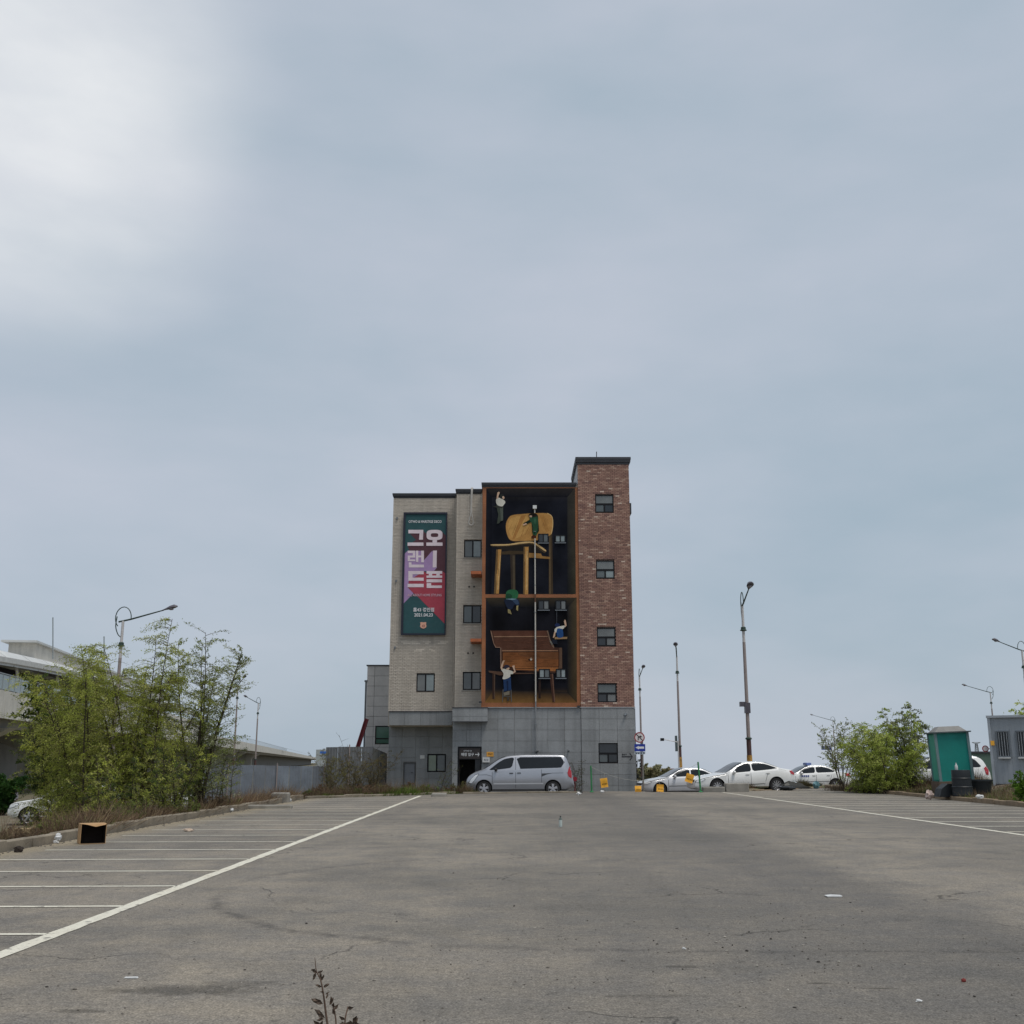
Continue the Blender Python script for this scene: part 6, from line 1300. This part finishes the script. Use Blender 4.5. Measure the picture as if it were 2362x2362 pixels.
PLW = mat('white_plastic', srgb(214, 214, 212), .45, .1, 8)
g = gnd(1293, 1908); mb = MB(); mb.lathe([(.034, 0), (.037, .01), (.037, .07)], (g.x, g.y, .004), 'z', 14); mb.lathe([(.0375, .0), (.0375, .075)], (g.x, g.y, .075), 'z', 14); b_o = tag(mb.build('water_bottle', mat('clear_plastic', srgb(190, 200, 196), .2, .05), smooth=40), 'upright clear plastic water bottle in the middle of the lot', 'bottle')
mb = MB(); mb.lathe([(.037, 0), (.033, .02), (.016, .05), (.015, .065)], (g.x, g.y, .151), 'z', 14); mb.build('shoulder', mat('bottle_dark', srgb(96, 104, 98), .2), b_o, 40)
mb = MB(); mb.lathe([(.017, 0), (.017, .02)], (g.x, g.y, .217), 'z', 12); mb.build('cap', TRIM, b_o)
crumple('plastic_bag', 134, 1937, (.05, .04, .055), PLW, 'small white plastic bag caught on top of the left kerb', 'litter', 3, .13); crumple('foam_cup', 128, 1945, (.05, .035, .025), PLW, 'white foam scrap in the left gutter beside the kerb', 'litter', 5)
crumple('dark_rag', 42, 1966, (.07, .05, .05), mat('rag', srgb(52, 44, 38), .9), 'dark rag with pale end in the left gutter', 'litter', 6); crumple('paper_scrap', 434, 1918, (.11, .05, .03), mat('scrap_cream', srgb(196, 176, 156), .8), 'cream paper scrap between the left parking lines', 'litter', 8)
crumple('white_scrap', 667, 1849, (.09, .08, .06), PLW, 'white scrap in the gutter near the loose wheel stop', 'litter', 9); crumple('paper_ball', 533, 1872, (.07, .06, .05), PLW, 'white paper ball against the left kerb near the willow', 'litter', 10)
crumple('paper_ball', 1335, 1834, (.09, .08, .07), PLW, 'white paper ball on the asphalt behind the van tail', 'litter', 11); crumple('paper_ball', 1389, 1828, (.10, .08, .05), PLW, 'white scrap lying under the notice by the grey tower wall', 'litter', 12)
g = gnd(1923, 2069); mb = MB(); mb.prism([(g.x - .075, .004), (g.x + .07, .004), (g.x + .08, .016), (g.x - .02, .02), (g.x - .085, .014)], g.y - .05, g.y + .05); tag(mb.build('foam_sheet', PLW), 'flat white foam piece lying on dark asphalt seam', 'litter')
g = gnd(302, 2257); mb = MB(); mb.prism([(g.x - .045, .003), (g.x + .045, .003), (g.x + .04, .010), (g.x - .04, .008)], g.y - .015, g.y + .015); tag(mb.build('pale_stick', PLW), 'pale flat stick lying near the dark oil stain', 'litter')
crumple('brick_crumb', 2223, 2265, (.015, .013, .012), mat('brick_crumb', srgb(120, 50, 44), .9), 'small dark red brick crumb on the foreground asphalt', 'stone', 13, rough=.2)
crumple('white_chip', 2120, 2311, (.018, .014, .008), PLW, 'white chip on the foreground asphalt below the red crumb', 'litter', 14); crumple('white_chip', 1578, 2190, (.014, .011, .008), PLW, 'white chip among the scattered gravel', 'litter', 15)
crumple('pink_bag', 2144, 1842, (.14, .12, .16), mat('bag_pink', srgb(196, 176, 166), .6, .2, 5), 'knotted pale pink bag on the right kerb', 'bag', 16, .05, .4); crumple('white_cup', 2260, 1841, (.13, .07, .06), PLW, 'white cup lying on grass behind the right kerb', 'litter', 17, .2); crumple('white_bag', 2001, 1812, (.25, .15, .14), PLW, 'torn white bag in the grass behind the right kerb', 'bag', 18, .12); crumple('paper_ball', 2026, 1822, (.12, .1, .06), PLW, 'paper scrap on the right kerb top', 'litter', 19, .15)
g = gnd(1832, 1820, .05); mb = MB(); rr = random.Random(4); n = 12; gg = [(g.x - .75 + 1.6 * i / n + rr.uniform(-.03, .03), g.y - .3 + .7 * j / 5, .06 + max(0, .42 * sin(pi * (i / n) ** .6) * (.5 + .5 * sin(j * 1.3 + 1)) + rr.uniform(-.04, .04))) for j in range(6) for i in range(n + 1)]
mb.add(gg, [(j * (n + 1) + i, j * (n + 1) + i + 1, (j + 1) * (n + 1) + i + 1, (j + 1) * (n + 1) + i) for j in range(5) for i in range(n)]); tag(mb.build('plastic_sheet', mat('sheet_grey', srgb(170, 174, 176), .35, .2, 4), smooth=50), 'crumpled pale plastic sheet on the far grassy edge below the taxi', 'plastic sheet')
crumple('black_bag', 1818, 1822, (.42, .2, .10), BLK, 'flat black bag under the crumpled plastic sheet', 'bag', 21, .03); crumple('blue_bag', 1883, 1817, (.18, .15, .17), mat('bag_blue', srgb(96, 136, 144), .5), 'small blue-green bag in the weeds beside plastic sheet', 'bag', 22, .05, .4)
g = gnd(48, 1932, -.1); mb = MB(); mb.box(g.x - .28, g.x + .22, g.y + .2, g.y + .5, -.25, .06); tag(mb.build('sandy_sack', mat('sack', srgb(170, 148, 110), .9, .25, 6)), 'sand-coloured sack in the weeds behind the left kerb', 'sack')
# ------------------------------------------------------------------ plants
BARK = mat('bark', srgb(66, 58, 46), .95, .25, 6); TWIG = mat('twig', srgb(86, 76, 58), .95, .2, 6)
def leaves_quads(C, Dv, l, w, cols):
    N = len(C); r = RNG.normal(size=(N, 3)); s = np.cross(Dv, r); s /= np.linalg.norm(s, axis=1, keepdims=True) + 1e-9
    l = l[:, None]; w = w[:, None]; m = C + Dv * l * .45
    return np.stack([C, m + s * w, C + Dv * l, m - s * w], 1)
def tree(name, label, base, H_, spread, stems, seed, pal, group=None, leaf=(.056, .010), twigs=26, lpt=26, droop=.5, lean=(0, 0), bare=.15, low=.12, r0=.05, cat='tree', tl=1.0):
    rg = np.random.default_rng(seed); base = Vector(base); R = thing(name, base, label, cat, group)
    mb = MB(); tb = MB(); C = []; Dv = []; K = []
    for si in range(stems):
        az = 2 * pi * (si + rg.uniform(-.3, .3)) / stems; sp = spread * rg.uniform(.35, 1.0); h = H_ * rg.uniform(.72, 1.0) * (1 - .15 * (sp / spread))
        b0 = base + Vector((rg.normal() * .12, rg.normal() * .12, -.1)); ph = rg.uniform(0, 6); n = 9; pts = []
        for i in range(n + 1):
            q = i / n; o = sp * q ** 1.25; pts.append(b0 + Vector((cos(az) * o + lean[0] * q * q + .10 * sin(ph + q * 5) * q, sin(az) * o + lean[1] * q * q + .10 * cos(ph + q * 6) * q, h * (q - .08 * q * q * (sp / max(h, .1))))))
        rad = r0 * rg.uniform(.7, 1.1); mb.tube(pts, [max(.006, rad * (1 - .9 * i / n)) for i in range(n + 1)], 6)
        nt_ = int(twigs * rg.uniform(.8, 1.2))
        for k in range(nt_):
            q = low + (1 - low) * (k + rg.uniform()) / nt_; f = q * n; i = min(int(f), n - 1); p = pts[i].lerp(pts[i + 1], f - i)
            a = rg.uniform(0, 2 * pi); L_ = tl * H_ * rg.uniform(.10, .24) * (1.1 - .55 * q); up = rg.uniform(.25, .9)
            d = Vector((cos(a), sin(a), up)).normalized(); tp = []
            for j in range(5):
                t_ = j / 4; tp.append(p + d * (L_ * t_) + Vector((0, 0, -droop * L_ * t_ * t_ * rg.uniform(.7, 1.2))))
            tb.tube(tp, [.009, .007, .005, .004, .003], 3)
            m = int(lpt * rg.uniform(.6, 1.3) * (.25 if rg.uniform() < bare else 1)); tt = rg.uniform(.1, 1.0, m)
            A = np.array([list(x) for x in tp]); fi = np.minimum((tt * 4).astype(int), 3); fr = (tt * 4 - fi)[:, None]
            c_ = A[fi] * (1 - fr) + A[fi + 1] * fr; dr = A[fi + 1] - A[fi]; dr /= np.linalg.norm(dr, axis=1, keepdims=True) + 1e-9
            c_ = c_ + rg.normal(size=(m, 3)) * .035 * L_ ** .3
            dv = dr * .6 + rg.normal(size=(m, 3)) * .55 + np.array([0, 0, -.35 * droop]); dv /= np.linalg.norm(dv, axis=1, keepdims=True)
            C.append(c_); Dv.append(dv); b = rg.uniform(.75, 1.25); base_c = np.array(pal[rg.integers(len(pal))]); K.append(base_c[None] * b * rg.uniform(.75, 1.3, (m, 1)))
    mb.build('trunk', BARK, R, 50); o = tb.build('twigs', TWIG, R); o['kind'] = 'stuff'
    C = np.concatenate(C); Dv = np.concatenate(Dv); K = np.concatenate(K); N = len(C)
    npmesh('crown', leaves_quads(C, Dv, leaf[0] * rg.uniform(.6, 1.35, N), leaf[1] * rg.uniform(.7, 1.3, N), K), 4, K, LEAF, R)
    return R
WIL = [srgb(168, 174, 80), srgb(154, 162, 74), srgb(180, 182, 100), srgb(138, 147, 66)]
WIL2 = [srgb(126, 138, 68), srgb(140, 148, 84), srgb(162, 166, 122), srgb(110, 120, 60)]
DRK = [srgb(76, 92, 46), srgb(86, 102, 50), srgb(66, 80, 42)]
SILV = [srgb(128, 134, 100), srgb(112, 120, 80), srgb(146, 148, 118)]
BRI = [srgb(172, 184, 88), srgb(158, 172, 80), srgb(186, 194, 108), srgb(138, 152, 70)]
def at_g(px, Y): x = (px - CX) / (F * cos(PITCH) + 620 * sin(PITCH)) * Y; return (x, Y, terr(x, Y))
GW = 'willows growing below the left kerb'
tree('willow_tree', 'tall slender willow with silvery upright top at the right of the willow clump', at_g(455, 31.5), 5.8, 1.35, 8, 11, WIL2 + SILV[:1], GW, twigs=50, lpt=50, droop=.15, r0=.055, bare=.2, lean=(.35, 0), leaf=(.06, .014))
tree('willow_tree', 'broad feathery willow in front of the ringed street lamp', at_g(325, 30.5), 6.5, 1.8, 9, 12, WIL, GW, twigs=84, lpt=84, droop=.6, tl=1.15, r0=.05)
tree('willow_tree', 'wide bushy willow spreading over the parked off-road car', at_g(215, 30.0), 6.2, 2.1, 10, 13, WIL, GW, twigs=84, lpt=84, droop=.7, tl=1.15, r0=.045)
tree('willow_tree', 'low outer willow reaching towards the viaduct parapet', at_g(155, 32.0), 5.9, 1.5, 8, 14, WIL + DRK[:1], GW, twigs=66, lpt=74, droop=.5, r0=.04, low=.2)
tree('willow_shrub', 'dense green willow shrub under the willows next to the kerb', at_g(400, 29.5), 2.6, 1.2, 9, 15, DRK + WIL, GW, twigs=34, lpt=34, droop=.3, r0=.025, low=.05)
tree('willow_shrub', 'low green willow shrub behind the cardboard box', at_g(285, 27.5), 2.3, 1.5, 10, 16, WIL + DRK, GW, twigs=32, lpt=34, droop=.5, r0=.022, low=.05)
tree('willow_shrub', 'sparse green sapling beside the willow trunk and steel hoarding', at_g(515, 33.5), 2.6, .7, 5, 17, DRK + WIL2, GW, twigs=20, lpt=24, droop=.2, r0=.022)
tree('broadleaf_tree', 'dark green leafy tree in front of the dark station mouth', at_g(120, 66)[:2] + (-1.3,), 9.2, 3.0, 10, 18, DRK, None, leaf=(.20, .06), twigs=46, lpt=46, droop=.2, r0=.11)
tree('broadleaf_shrub', 'bright green round shrub under the viaduct above the maroon car', at_g(8, 58)[:2] + (-1.3,), 2.6, 1.2, 9, 19, [srgb(60, 92, 40), srgb(48, 78, 34)], None, leaf=(.12, .05), twigs=30, lpt=40, droop=.2, r0=.05)
tree('broadleaf_shrub', 'green shrub filling the slope under the viaduct beside the white off-road car', at_g(185, 46)[:2] + (-1.2,), 1.9, 1.2, 8, 20, WIL + DRK, None, leaf=(.10, .025), twigs=30, lpt=34, droop=.4, r0=.035)
GR = 'shrubs on the right bank'
tree('sparse_shrub', 'sparse grey-leaved shrub with bare stems beside the taxi', at_g(1940, 55)[:2] + (.1,), 3.9, 1.5, 8, 21, SILV + WIL2, GR, twigs=30, lpt=16, droop=.1, r0=.03, bare=.4, low=.3, leaf=(.10, .026))
tree('willow_shrub', 'bright yellow-green willow shrub left of the turquoise toilet', at_g(2015, 51.5), 4.1, 1.7, 12, 22, BRI, GR, twigs=56, lpt=40, droop=.8, r0=.03, leaf=(.08, .017), tl=1.45)
tree('willow_shrub', 'open green shrub with white gaps touching the toilet side', at_g(2095, 51), 4.7, 1.4, 9, 23, BRI[:2] + SILV, GR, twigs=46, lpt=34, droop=.5, r0=.035, bare=.25, leaf=(.10, .024))
tree('willow_tree', 'yellow-green tree top showing over the cabin roof', at_g(2385, 62)[:2] + (.3,), 5.6, 1.4, 8, 24, BRI, GR, twigs=40, lpt=26, droop=.6, r0=.05, leaf=(.13, .03))
tree('leafy_weed', 'bright green leafy bush in front of the grey cabin', at_g(2372, 36), 1.35, .55, 9, 25, [srgb(96, 128, 44), srgb(80, 110, 38)], GR, twigs=24, lpt=26, droop=.2, r0=.012, low=.05, leaf=(.08, .025), cat='bush')
tree('willow_shrub', 'low rounded yellow-green shrub between the sparse shrub and the toilet', at_g(2050, 50), 3.4, 2.0, 11, 32, BRI, GR, twigs=48, lpt=40, droop=.6, r0=.03, leaf=(.08, .018), tl=1.4)
GF = 'bare shrubs along the far left edge'
tree('bare_shrub', 'thin yellowish shrub before the tall grey hoarding', at_g(765, 48.5), 2.3, 1.3, 10, 26, [srgb(122, 118, 60), srgb(104, 98, 62)], GF, twigs=26, lpt=20, droop=.1, r0=.018, bare=.3, cat='shrub')
tree('bare_shrub', 'brown twiggy shrub where the hoarding meets the recessed wall', at_g(855, 50.5), 2.5, 1.5, 12, 27, [srgb(92, 88, 52), srgb(108, 96, 66)], GF, twigs=28, lpt=20, droop=.2, r0=.02, bare=.3, cat='shrub')
tree('bare_shrub', 'olive twiggy shrub in the middle of the dark grey hoarding', at_g(815, 49.5), 1.9, 1.2, 9, 33, [srgb(118, 112, 66), srgb(100, 92, 62)], GF, twigs=24, lpt=18, droop=.2, r0=.016, bare=.3, cat='shrub')
tree('bare_shrub', 'few tall bare stems in front of the hoarding top', at_g(812, 54), 3.3, 1.5, 6, 28, [srgb(112, 104, 76)], GF, twigs=10, lpt=4, droop=.2, r0=.018, bare=.6, cat='shrub')
tree('bare_shrub', 'thin leafy stems leaning in front of the shop entrance', at_g(1020, 51.5), 1.9, .9, 5, 29, [srgb(104, 116, 54)], GF, twigs=10, lpt=10, droop=.1, r0=.014, bare=.4, cat='shrub', lean=(.5, 0))
tree('bare_shrub', 'thin dark climbing plant on the wall behind the van tail', (at(1332, 1800, 54.3).x, 54.3, -.2), 2.0, .45, 5, 30, [srgb(58, 70, 48), srgb(70, 80, 56)], GF, twigs=18, lpt=14, droop=.3, r0=.012, bare=.3, cat='climber')
tree('young_tree', 'thin dark sapling beside the sign post at the tower corner', at_g(1474, 66), 2.6, .5, 4, 31, [srgb(44, 52, 44), srgb(70, 78, 70)], None, twigs=9, lpt=8, droop=.1, r0=.03, bare=.3, leaf=(.14, .06), cat='tree')
for i, (px, Y, h, s) in enumerate(((1495, 150, 2.6, 2.2), (1512, 160, 3.0, 2.6), (1470, 170, 2.8, 2.6))):
    tree('distant_tree', ('distant low brownish tree right of the sign post', 'distant rounded olive tree beside the cream house', 'distant tree showing behind the sapling at the tower corner')[i], at_g(px, Y), h, s, 8, 40 + i, [srgb(160, 152, 116), srgb(148, 146, 112)], 'distant trees along the road', twigs=24, lpt=24, droop=.2, r0=.08, leaf=(.30, .12))

from mathutils import noise as mn
# --- weeds and grass: nobody could count them
def blades(name, pts, hmin, hmax, width, pal, label, cat='grass', bend=.5):
    pts = [p for p in pts if mn.noise(Vector((p[0] * .8, p[1] * .8, 9.1))) > -.28 + .2 * mn.noise(Vector((p[0] * 3, p[1] * 3, 1)))]
    NZ = np.array([mn.noise(Vector((p[0] * .55, p[1] * .55, 4.7))) + .5 * mn.noise(Vector((p[0] * 1.9, p[1] * 1.9, 2.2))) for p in pts])
    N = len(pts); P_ = np.array(pts); rg = np.random.default_rng(N); h = rg.uniform(hmin, hmax, N) * rg.uniform(.5, 1, N) * np.clip(.85 + 1.1 * NZ, .3, 1.7); a = rg.uniform(0, 2 * pi, N); w = width * rg.uniform(.6, 1.4, N)
    s = np.stack([np.cos(a), np.sin(a), np.zeros(N)], 1); le = rg.normal(size=(N, 3)) * bend; le[:, 2] = 0
    top = P_ + le * h[:, None] + np.array([0, 0, 1]) * h[:, None] * (1 - .3 * np.minimum(1, np.linalg.norm(le, axis=1)))[:, None]
    V = np.stack([P_ - s * w[:, None], P_ + s * w[:, None], top], 1); pal = np.array(pal); K = pal[rg.integers(len(pal), size=N)] * rg.uniform(.7, 1.3, (N, 1)) * np.clip(1 + .8 * NZ, .6, 1.5)[:, None]
    o = npmesh(name, V, 3, K, LEAF, None, 'stuff'); o['label'] = label; o['category'] = cat; return o
def scatter(n, fx, seed):
    rr = random.Random(seed); out = []
    while len(out) < n:
        q = fx(rr)
        if q is not None: out.append((q[0], q[1], terr(q[0], q[1]) - .02))
    return out
def patch(x, y, s=.5, th=0.0): return mn.noise(Vector((x * s, y * s, 3.3))) > th
DRY = [srgb(122, 102, 78), srgb(104, 84, 68), srgb(136, 120, 92), srgb(92, 74, 62)]; GRS = [srgb(82, 100, 44), srgb(70, 90, 40), srgb(100, 114, 56)]
def left_bank(rr):
    x = LX - .17 - abs(rr.gauss(0, 1)) * (3.0 if rr.random() < .7 else .4); y = rr.uniform(12, 50) ; return (x, y) if x > -26 else None
blades('dry_weeds', scatter(70000, left_bank, 1), .15, .75, .010, DRY, 'dry brown weeds over the slope behind the left kerb', bend=.6)
blades('green_grass', scatter(50000, lambda r: (lambda q: q if q and patch(q[0], q[1], .4, .02) else None)(left_bank(r)), 2), .08, .35, .009, GRS, 'green grass tufts on the slope behind the left kerb')
def far_left(rr):
    q = rr.random(); x = -8.2 + 6.3 * q; y = 43.6 + (x + 7.95) * 1.205 + .25 + abs(rr.gauss(0, .9)); return (x, y) if y < 53.5 else None
blades('dry_weeds', scatter(16000, far_left, 3), .25, .95, .008, DRY, 'tall dry weeds along the far left edge of the lot', bend=.4)
blades('green_grass', scatter(12000, lambda r: (lambda x: (x, 43.75 + (x + 7.95) * 1.205 + r.random() * .5 - .1))(-8 + 5.6 * r.random()), 4), .2, .5, .016, [srgb(92, 112, 48), srgb(80, 100, 44), srgb(112, 126, 62)], 'green grass fringe along the far left kerb')
blades('grass_tufts', scatter(2600, lambda r: (lambda x: (x, 50.62 + (x + 2.2) * .265 + r.random() * .3))(-2.2 + 1.6 * r.random() ** 2), 14), .1, .45, .009, GRS + DRY, 'weeds in front of the van nose')
def right_bank(rr):
    y = rr.uniform(20, 62); xr = RX + .2 + max(0, y - 40) * .05; x = xr + abs(rr.gauss(0, 1)) * 2.6; return (x, y)
blades('dry_weeds', scatter(26000, lambda r: (lambda q: q if q[1] > 30 else None)(right_bank(r)), 5), .12, .5, .008, DRY, 'dry weeds over the right bank')
blades('green_grass', scatter(24000, lambda r: (lambda q: q if patch(q[0], q[1], .5, -.05) else None)(right_bank(r)), 6), .08, .30, .010, GRS, 'green grass over the right bank')
def shrub_under(rr): x = rr.uniform(15.8, 21.5); y = rr.uniform(50.5, 57); return (x, y)
blades('tall_dry_weeds', scatter(16000, shrub_under, 7), .4, 1.15, .009, [srgb(86, 72, 58), srgb(72, 62, 48), srgb(98, 86, 64)], 'tall brown weeds under the shrubs beside the taxi', bend=.4)
def corner(rr): x = rr.uniform(11.3, 17.3); y = 54.75 + (x - 10.9) * 1.2 + abs(rr.gauss(0, .7)); return (x, y) if y < 63 else None
blades('dry_weeds', scatter(9000, corner, 8), .1, .42, .009, DRY + GRS[:1], 'dry grass on the far corner in front of the white saloon', bend=.5)
blades('dry_weeds', scatter(7000, lambda r: (lambda q: q if q and q[0] > 14.2 else None)(corner(r)), 18), .3, .75, .009, [srgb(86, 76, 56), srgb(96, 92, 60)], 'taller weeds in front of the taxi', bend=.45)
for i, px in enumerate((720, 745, 790, 815, 845, 885, 910, 940, 965, 990, 1035, 1060)):
    Yq = 44.6 + (px - 690) / 370 * 6.2 + (i % 3) * .35; g_ = at_g(px, Yq)
    tree('weed_clump', ('leafy green weed clump', 'dry brown weed clump', 'olive weed clump')[i % 3] + (' on the far left verge before the hoarding' if px < 895 else ' on the far verge before the recessed wall'), g_, .5 + .35 * ((i * 37) % 10) / 10, .35, 7, 70 + i, ([srgb(104, 122, 54), srgb(88, 106, 48)], [srgb(122, 100, 76), srgb(104, 84, 66)], [srgb(112, 110, 66), srgb(96, 94, 58)])[i % 3], 'weed clumps along the far left verge', twigs=12, lpt=14, droop=.2, r0=.008, low=.05, leaf=(.07, .016), cat='weed', tl=1.6)
for i, (px, Yq) in enumerate(((60, 20.5), (120, 21.5), (235, 23), (305, 25), (365, 27), (430, 29), (500, 32), (545, 35))):
    g_ = at_g(px, Yq); g_ = (min(g_[0], LX - .45), Yq, terr(min(g_[0], LX - .45), Yq))
    tree('weed_clump', ('dry brown weed clump just behind the left kerb', 'green leafy weed clump just behind the left kerb')[i % 2], g_, .5 + .3 * ((i * 53) % 10) / 10, .4, 8, 90 + i, ([srgb(118, 98, 74), srgb(100, 82, 64)], [srgb(100, 114, 54), srgb(118, 126, 66)])[i % 2], 'weed clumps behind the left kerb', twigs=14, lpt=14, droop=.2, r0=.007, low=.05, leaf=(.055, .012), cat='weed', tl=1.6)
# --- dead stalk in the foreground
Yw = 4.3; b = at(772, 2480, Yw); g0 = Vector((b.x + .02, Yw, 0)); R = thing('dead_weed', g0, 'dead brown weed stalk with curled leaves standing in the foreground', 'weed')
DW = mat('dead_weed', srgb(92, 74, 62), .95, .3, 30); DWL = mat('dead_leaf', srgb(88, 74, 62), .95, .35, 25)
stalk = [g0, at(765, 2440, Yw), at(752, 2340, Yw), at(747, 2300, Yw), at(740, 2262, Yw), at(730, 2240, Yw), at(727, 2216, Yw), at(726, 2208, Yw)]
mb = MB(); mb.tube(bez(stalk, 4), [.0055 - .0048 * i / 28 for i in range(29)], 6); mb.build('stalk', DW, R, 60)
side = [[at(768, 2420, Yw), at(775, 2370, Yw + .03), at(772, 2335, Yw + .04), at(768, 2322, Yw + .04)], [at(770, 2440, Yw), at(792, 2380, Yw - .02), at(797, 2345, Yw - .02), at(803, 2322, Yw)], [at(766, 2440, Yw), at(745, 2385, Yw), at(738, 2360, Yw)], [at(772, 2440, Yw), at(810, 2375, Yw + .03), at(815, 2350, Yw + .03)]]
for s_ in side: mb = MB(); mb.tube(bez(s_, 4), .003, 5); mb.build('side_stem', DW, R, 60)
rr = random.Random(5)
def leafb(px, py, l, ang, w=.35):
    c_ = at(px, py, Yw + rr.uniform(-.03, .03)); d = Vector((cos(radians(ang)), rr.uniform(-.5, .5), sin(radians(ang)))).normalized(); n_ = d.cross(Vector((rr.uniform(-.4, .4), 1, rr.uniform(-.4, .4)))).normalized(); k = d.cross(n_)
    mb = MB(); q = [c_, c_ + d * l * .3 + n_ * l * w * .5 + k * l * .15, c_ + d * l * .3 - n_ * l * w * .5 + k * l * .15, c_ + d * l * .7 + n_ * l * w * .4 - k * l * .1, c_ + d * l * .7 - n_ * l * w * .4 - k * l * .1, c_ + d * l]
    mid = [c_ + d * l * .3, c_ + d * l * .7 + k * l * .12]
    mb.add(q + mid, [(0, 1, 6), (0, 6, 2), (1, 3, 7, 6), (2, 6, 7, 4), (3, 5, 7), (7, 5, 4)]); mb.build('leaf', DWL, R)
for q in ((728, 2235, .022, 200), (731, 2245, .03, 150), (732, 2246, .024, 30), (729, 2243, .03, 250), (741, 2258, .026, 100), (742, 2262, .026, 70), (742, 2276, .026, 160), (746, 2277, .028, 30), (748, 2290, .02, 170), (750, 2293, .018, 20), (745, 2316, .05, 155), (742, 2310, .035, 170), (752, 2304, .02, 70), (760, 2318, .03, 60), (766, 2314, .03, 100), (750, 2348, .055, 150), (748, 2350, .03, 190)): leafb(*q)
for i in range(20):
    s_ = rr.choice(side); q = bez(s_, 4); p = q[rr.randrange(len(q) // 3, len(q))]; py = CY; 
    c_ = p; px = c_.x / c_.y; 
    d = Vector((rr.uniform(-1, 1), rr.uniform(-.6, .6), rr.uniform(-.4, .8))).normalized(); l = rr.uniform(.018, .042); n_ = d.cross(Vector((rr.uniform(-.4, .4), 1, rr.uniform(-.4, .4)))).normalized(); k = d.cross(n_)
    mb = MB(); mb.add([c_, c_ + d * l * .4 + n_ * l * .25 + k * l * .15, c_ + d * l * .4 - n_ * l * .25 + k * l * .15, c_ + d * l + k * l * .1, c_ + d * l * .5 - k * l * .05], [(0, 1, 4), (0, 4, 2), (1, 3, 4), (4, 3, 2)]); mb.build('leaf', DWL, R)
# --- loose stones
SM = [mat('stone_dark', srgb(64, 60, 56), .9, .2, 20), mat('stone_mid', srgb(112, 106, 98), .9, .2, 20), mat('stone_pale', srgb(160, 154, 144), .9, .2, 20)]
sm_ = []
for k in range(6):
    mb = MB(); mb.blob((0, 0, .35), (.5, .42, .36), 50 + k, 7, 5, .22); o = mb.build('stone', SM[k % 3], None, local=True); o.data.update(); sm_.append(o.data); bpy.data.objects.remove(o)
rr = random.Random(21); LST = []
for i in range(95):
    if i < 50: px, py = rr.gauss(1740, 190), rr.gauss(2170, 38)
    else: px, py = rr.uniform(60, 2340), 1990 + 360 * rr.random() ** .7
    if py > 2355 or px < 5 or px > 2355: continue
    g = gnd(px, py); s = rr.uniform(.008, .024); o = shared('stone', rr.choice(sm_), (g.x, g.y, -.1 * s)); o.scale = (s * rr.uniform(1, 1.6), s, s * rr.uniform(.6, 1)); o.rotation_euler = (0, 0, rr.uniform(0, 6))
    tag(o, 'small loose stone lying on the foreground asphalt', 'stone', 'loose stones on the asphalt')
mb = MB()
for i in range(420):
    px, py = (rr.gauss(1750, 330), rr.gauss(2185, 70)) if i % 2 else (rr.uniform(0, 2362), 1950 + 410 * rr.random() ** .6)
    if py < 1900: continue
    g = gnd(px, py); s = rr.uniform(.003, .008); mb.blob((g.x, g.y, s * .4), (s, s, s * .7), i, 4, 3, .3)
for i in range(700):
    y = rr.uniform(8, 43); s = rr.uniform(.006, .02); mb.blob((LX + .03 + abs(rr.gauss(0, .12)), y, s * .4), (s, s, s * .6), i, 4, 3, .3)
o = mb.build('gravel', SM[1]); o['kind'] = 'stuff'; o['label'] = 'fine gravel scattered over the asphalt'; o['category'] = 'gravel'
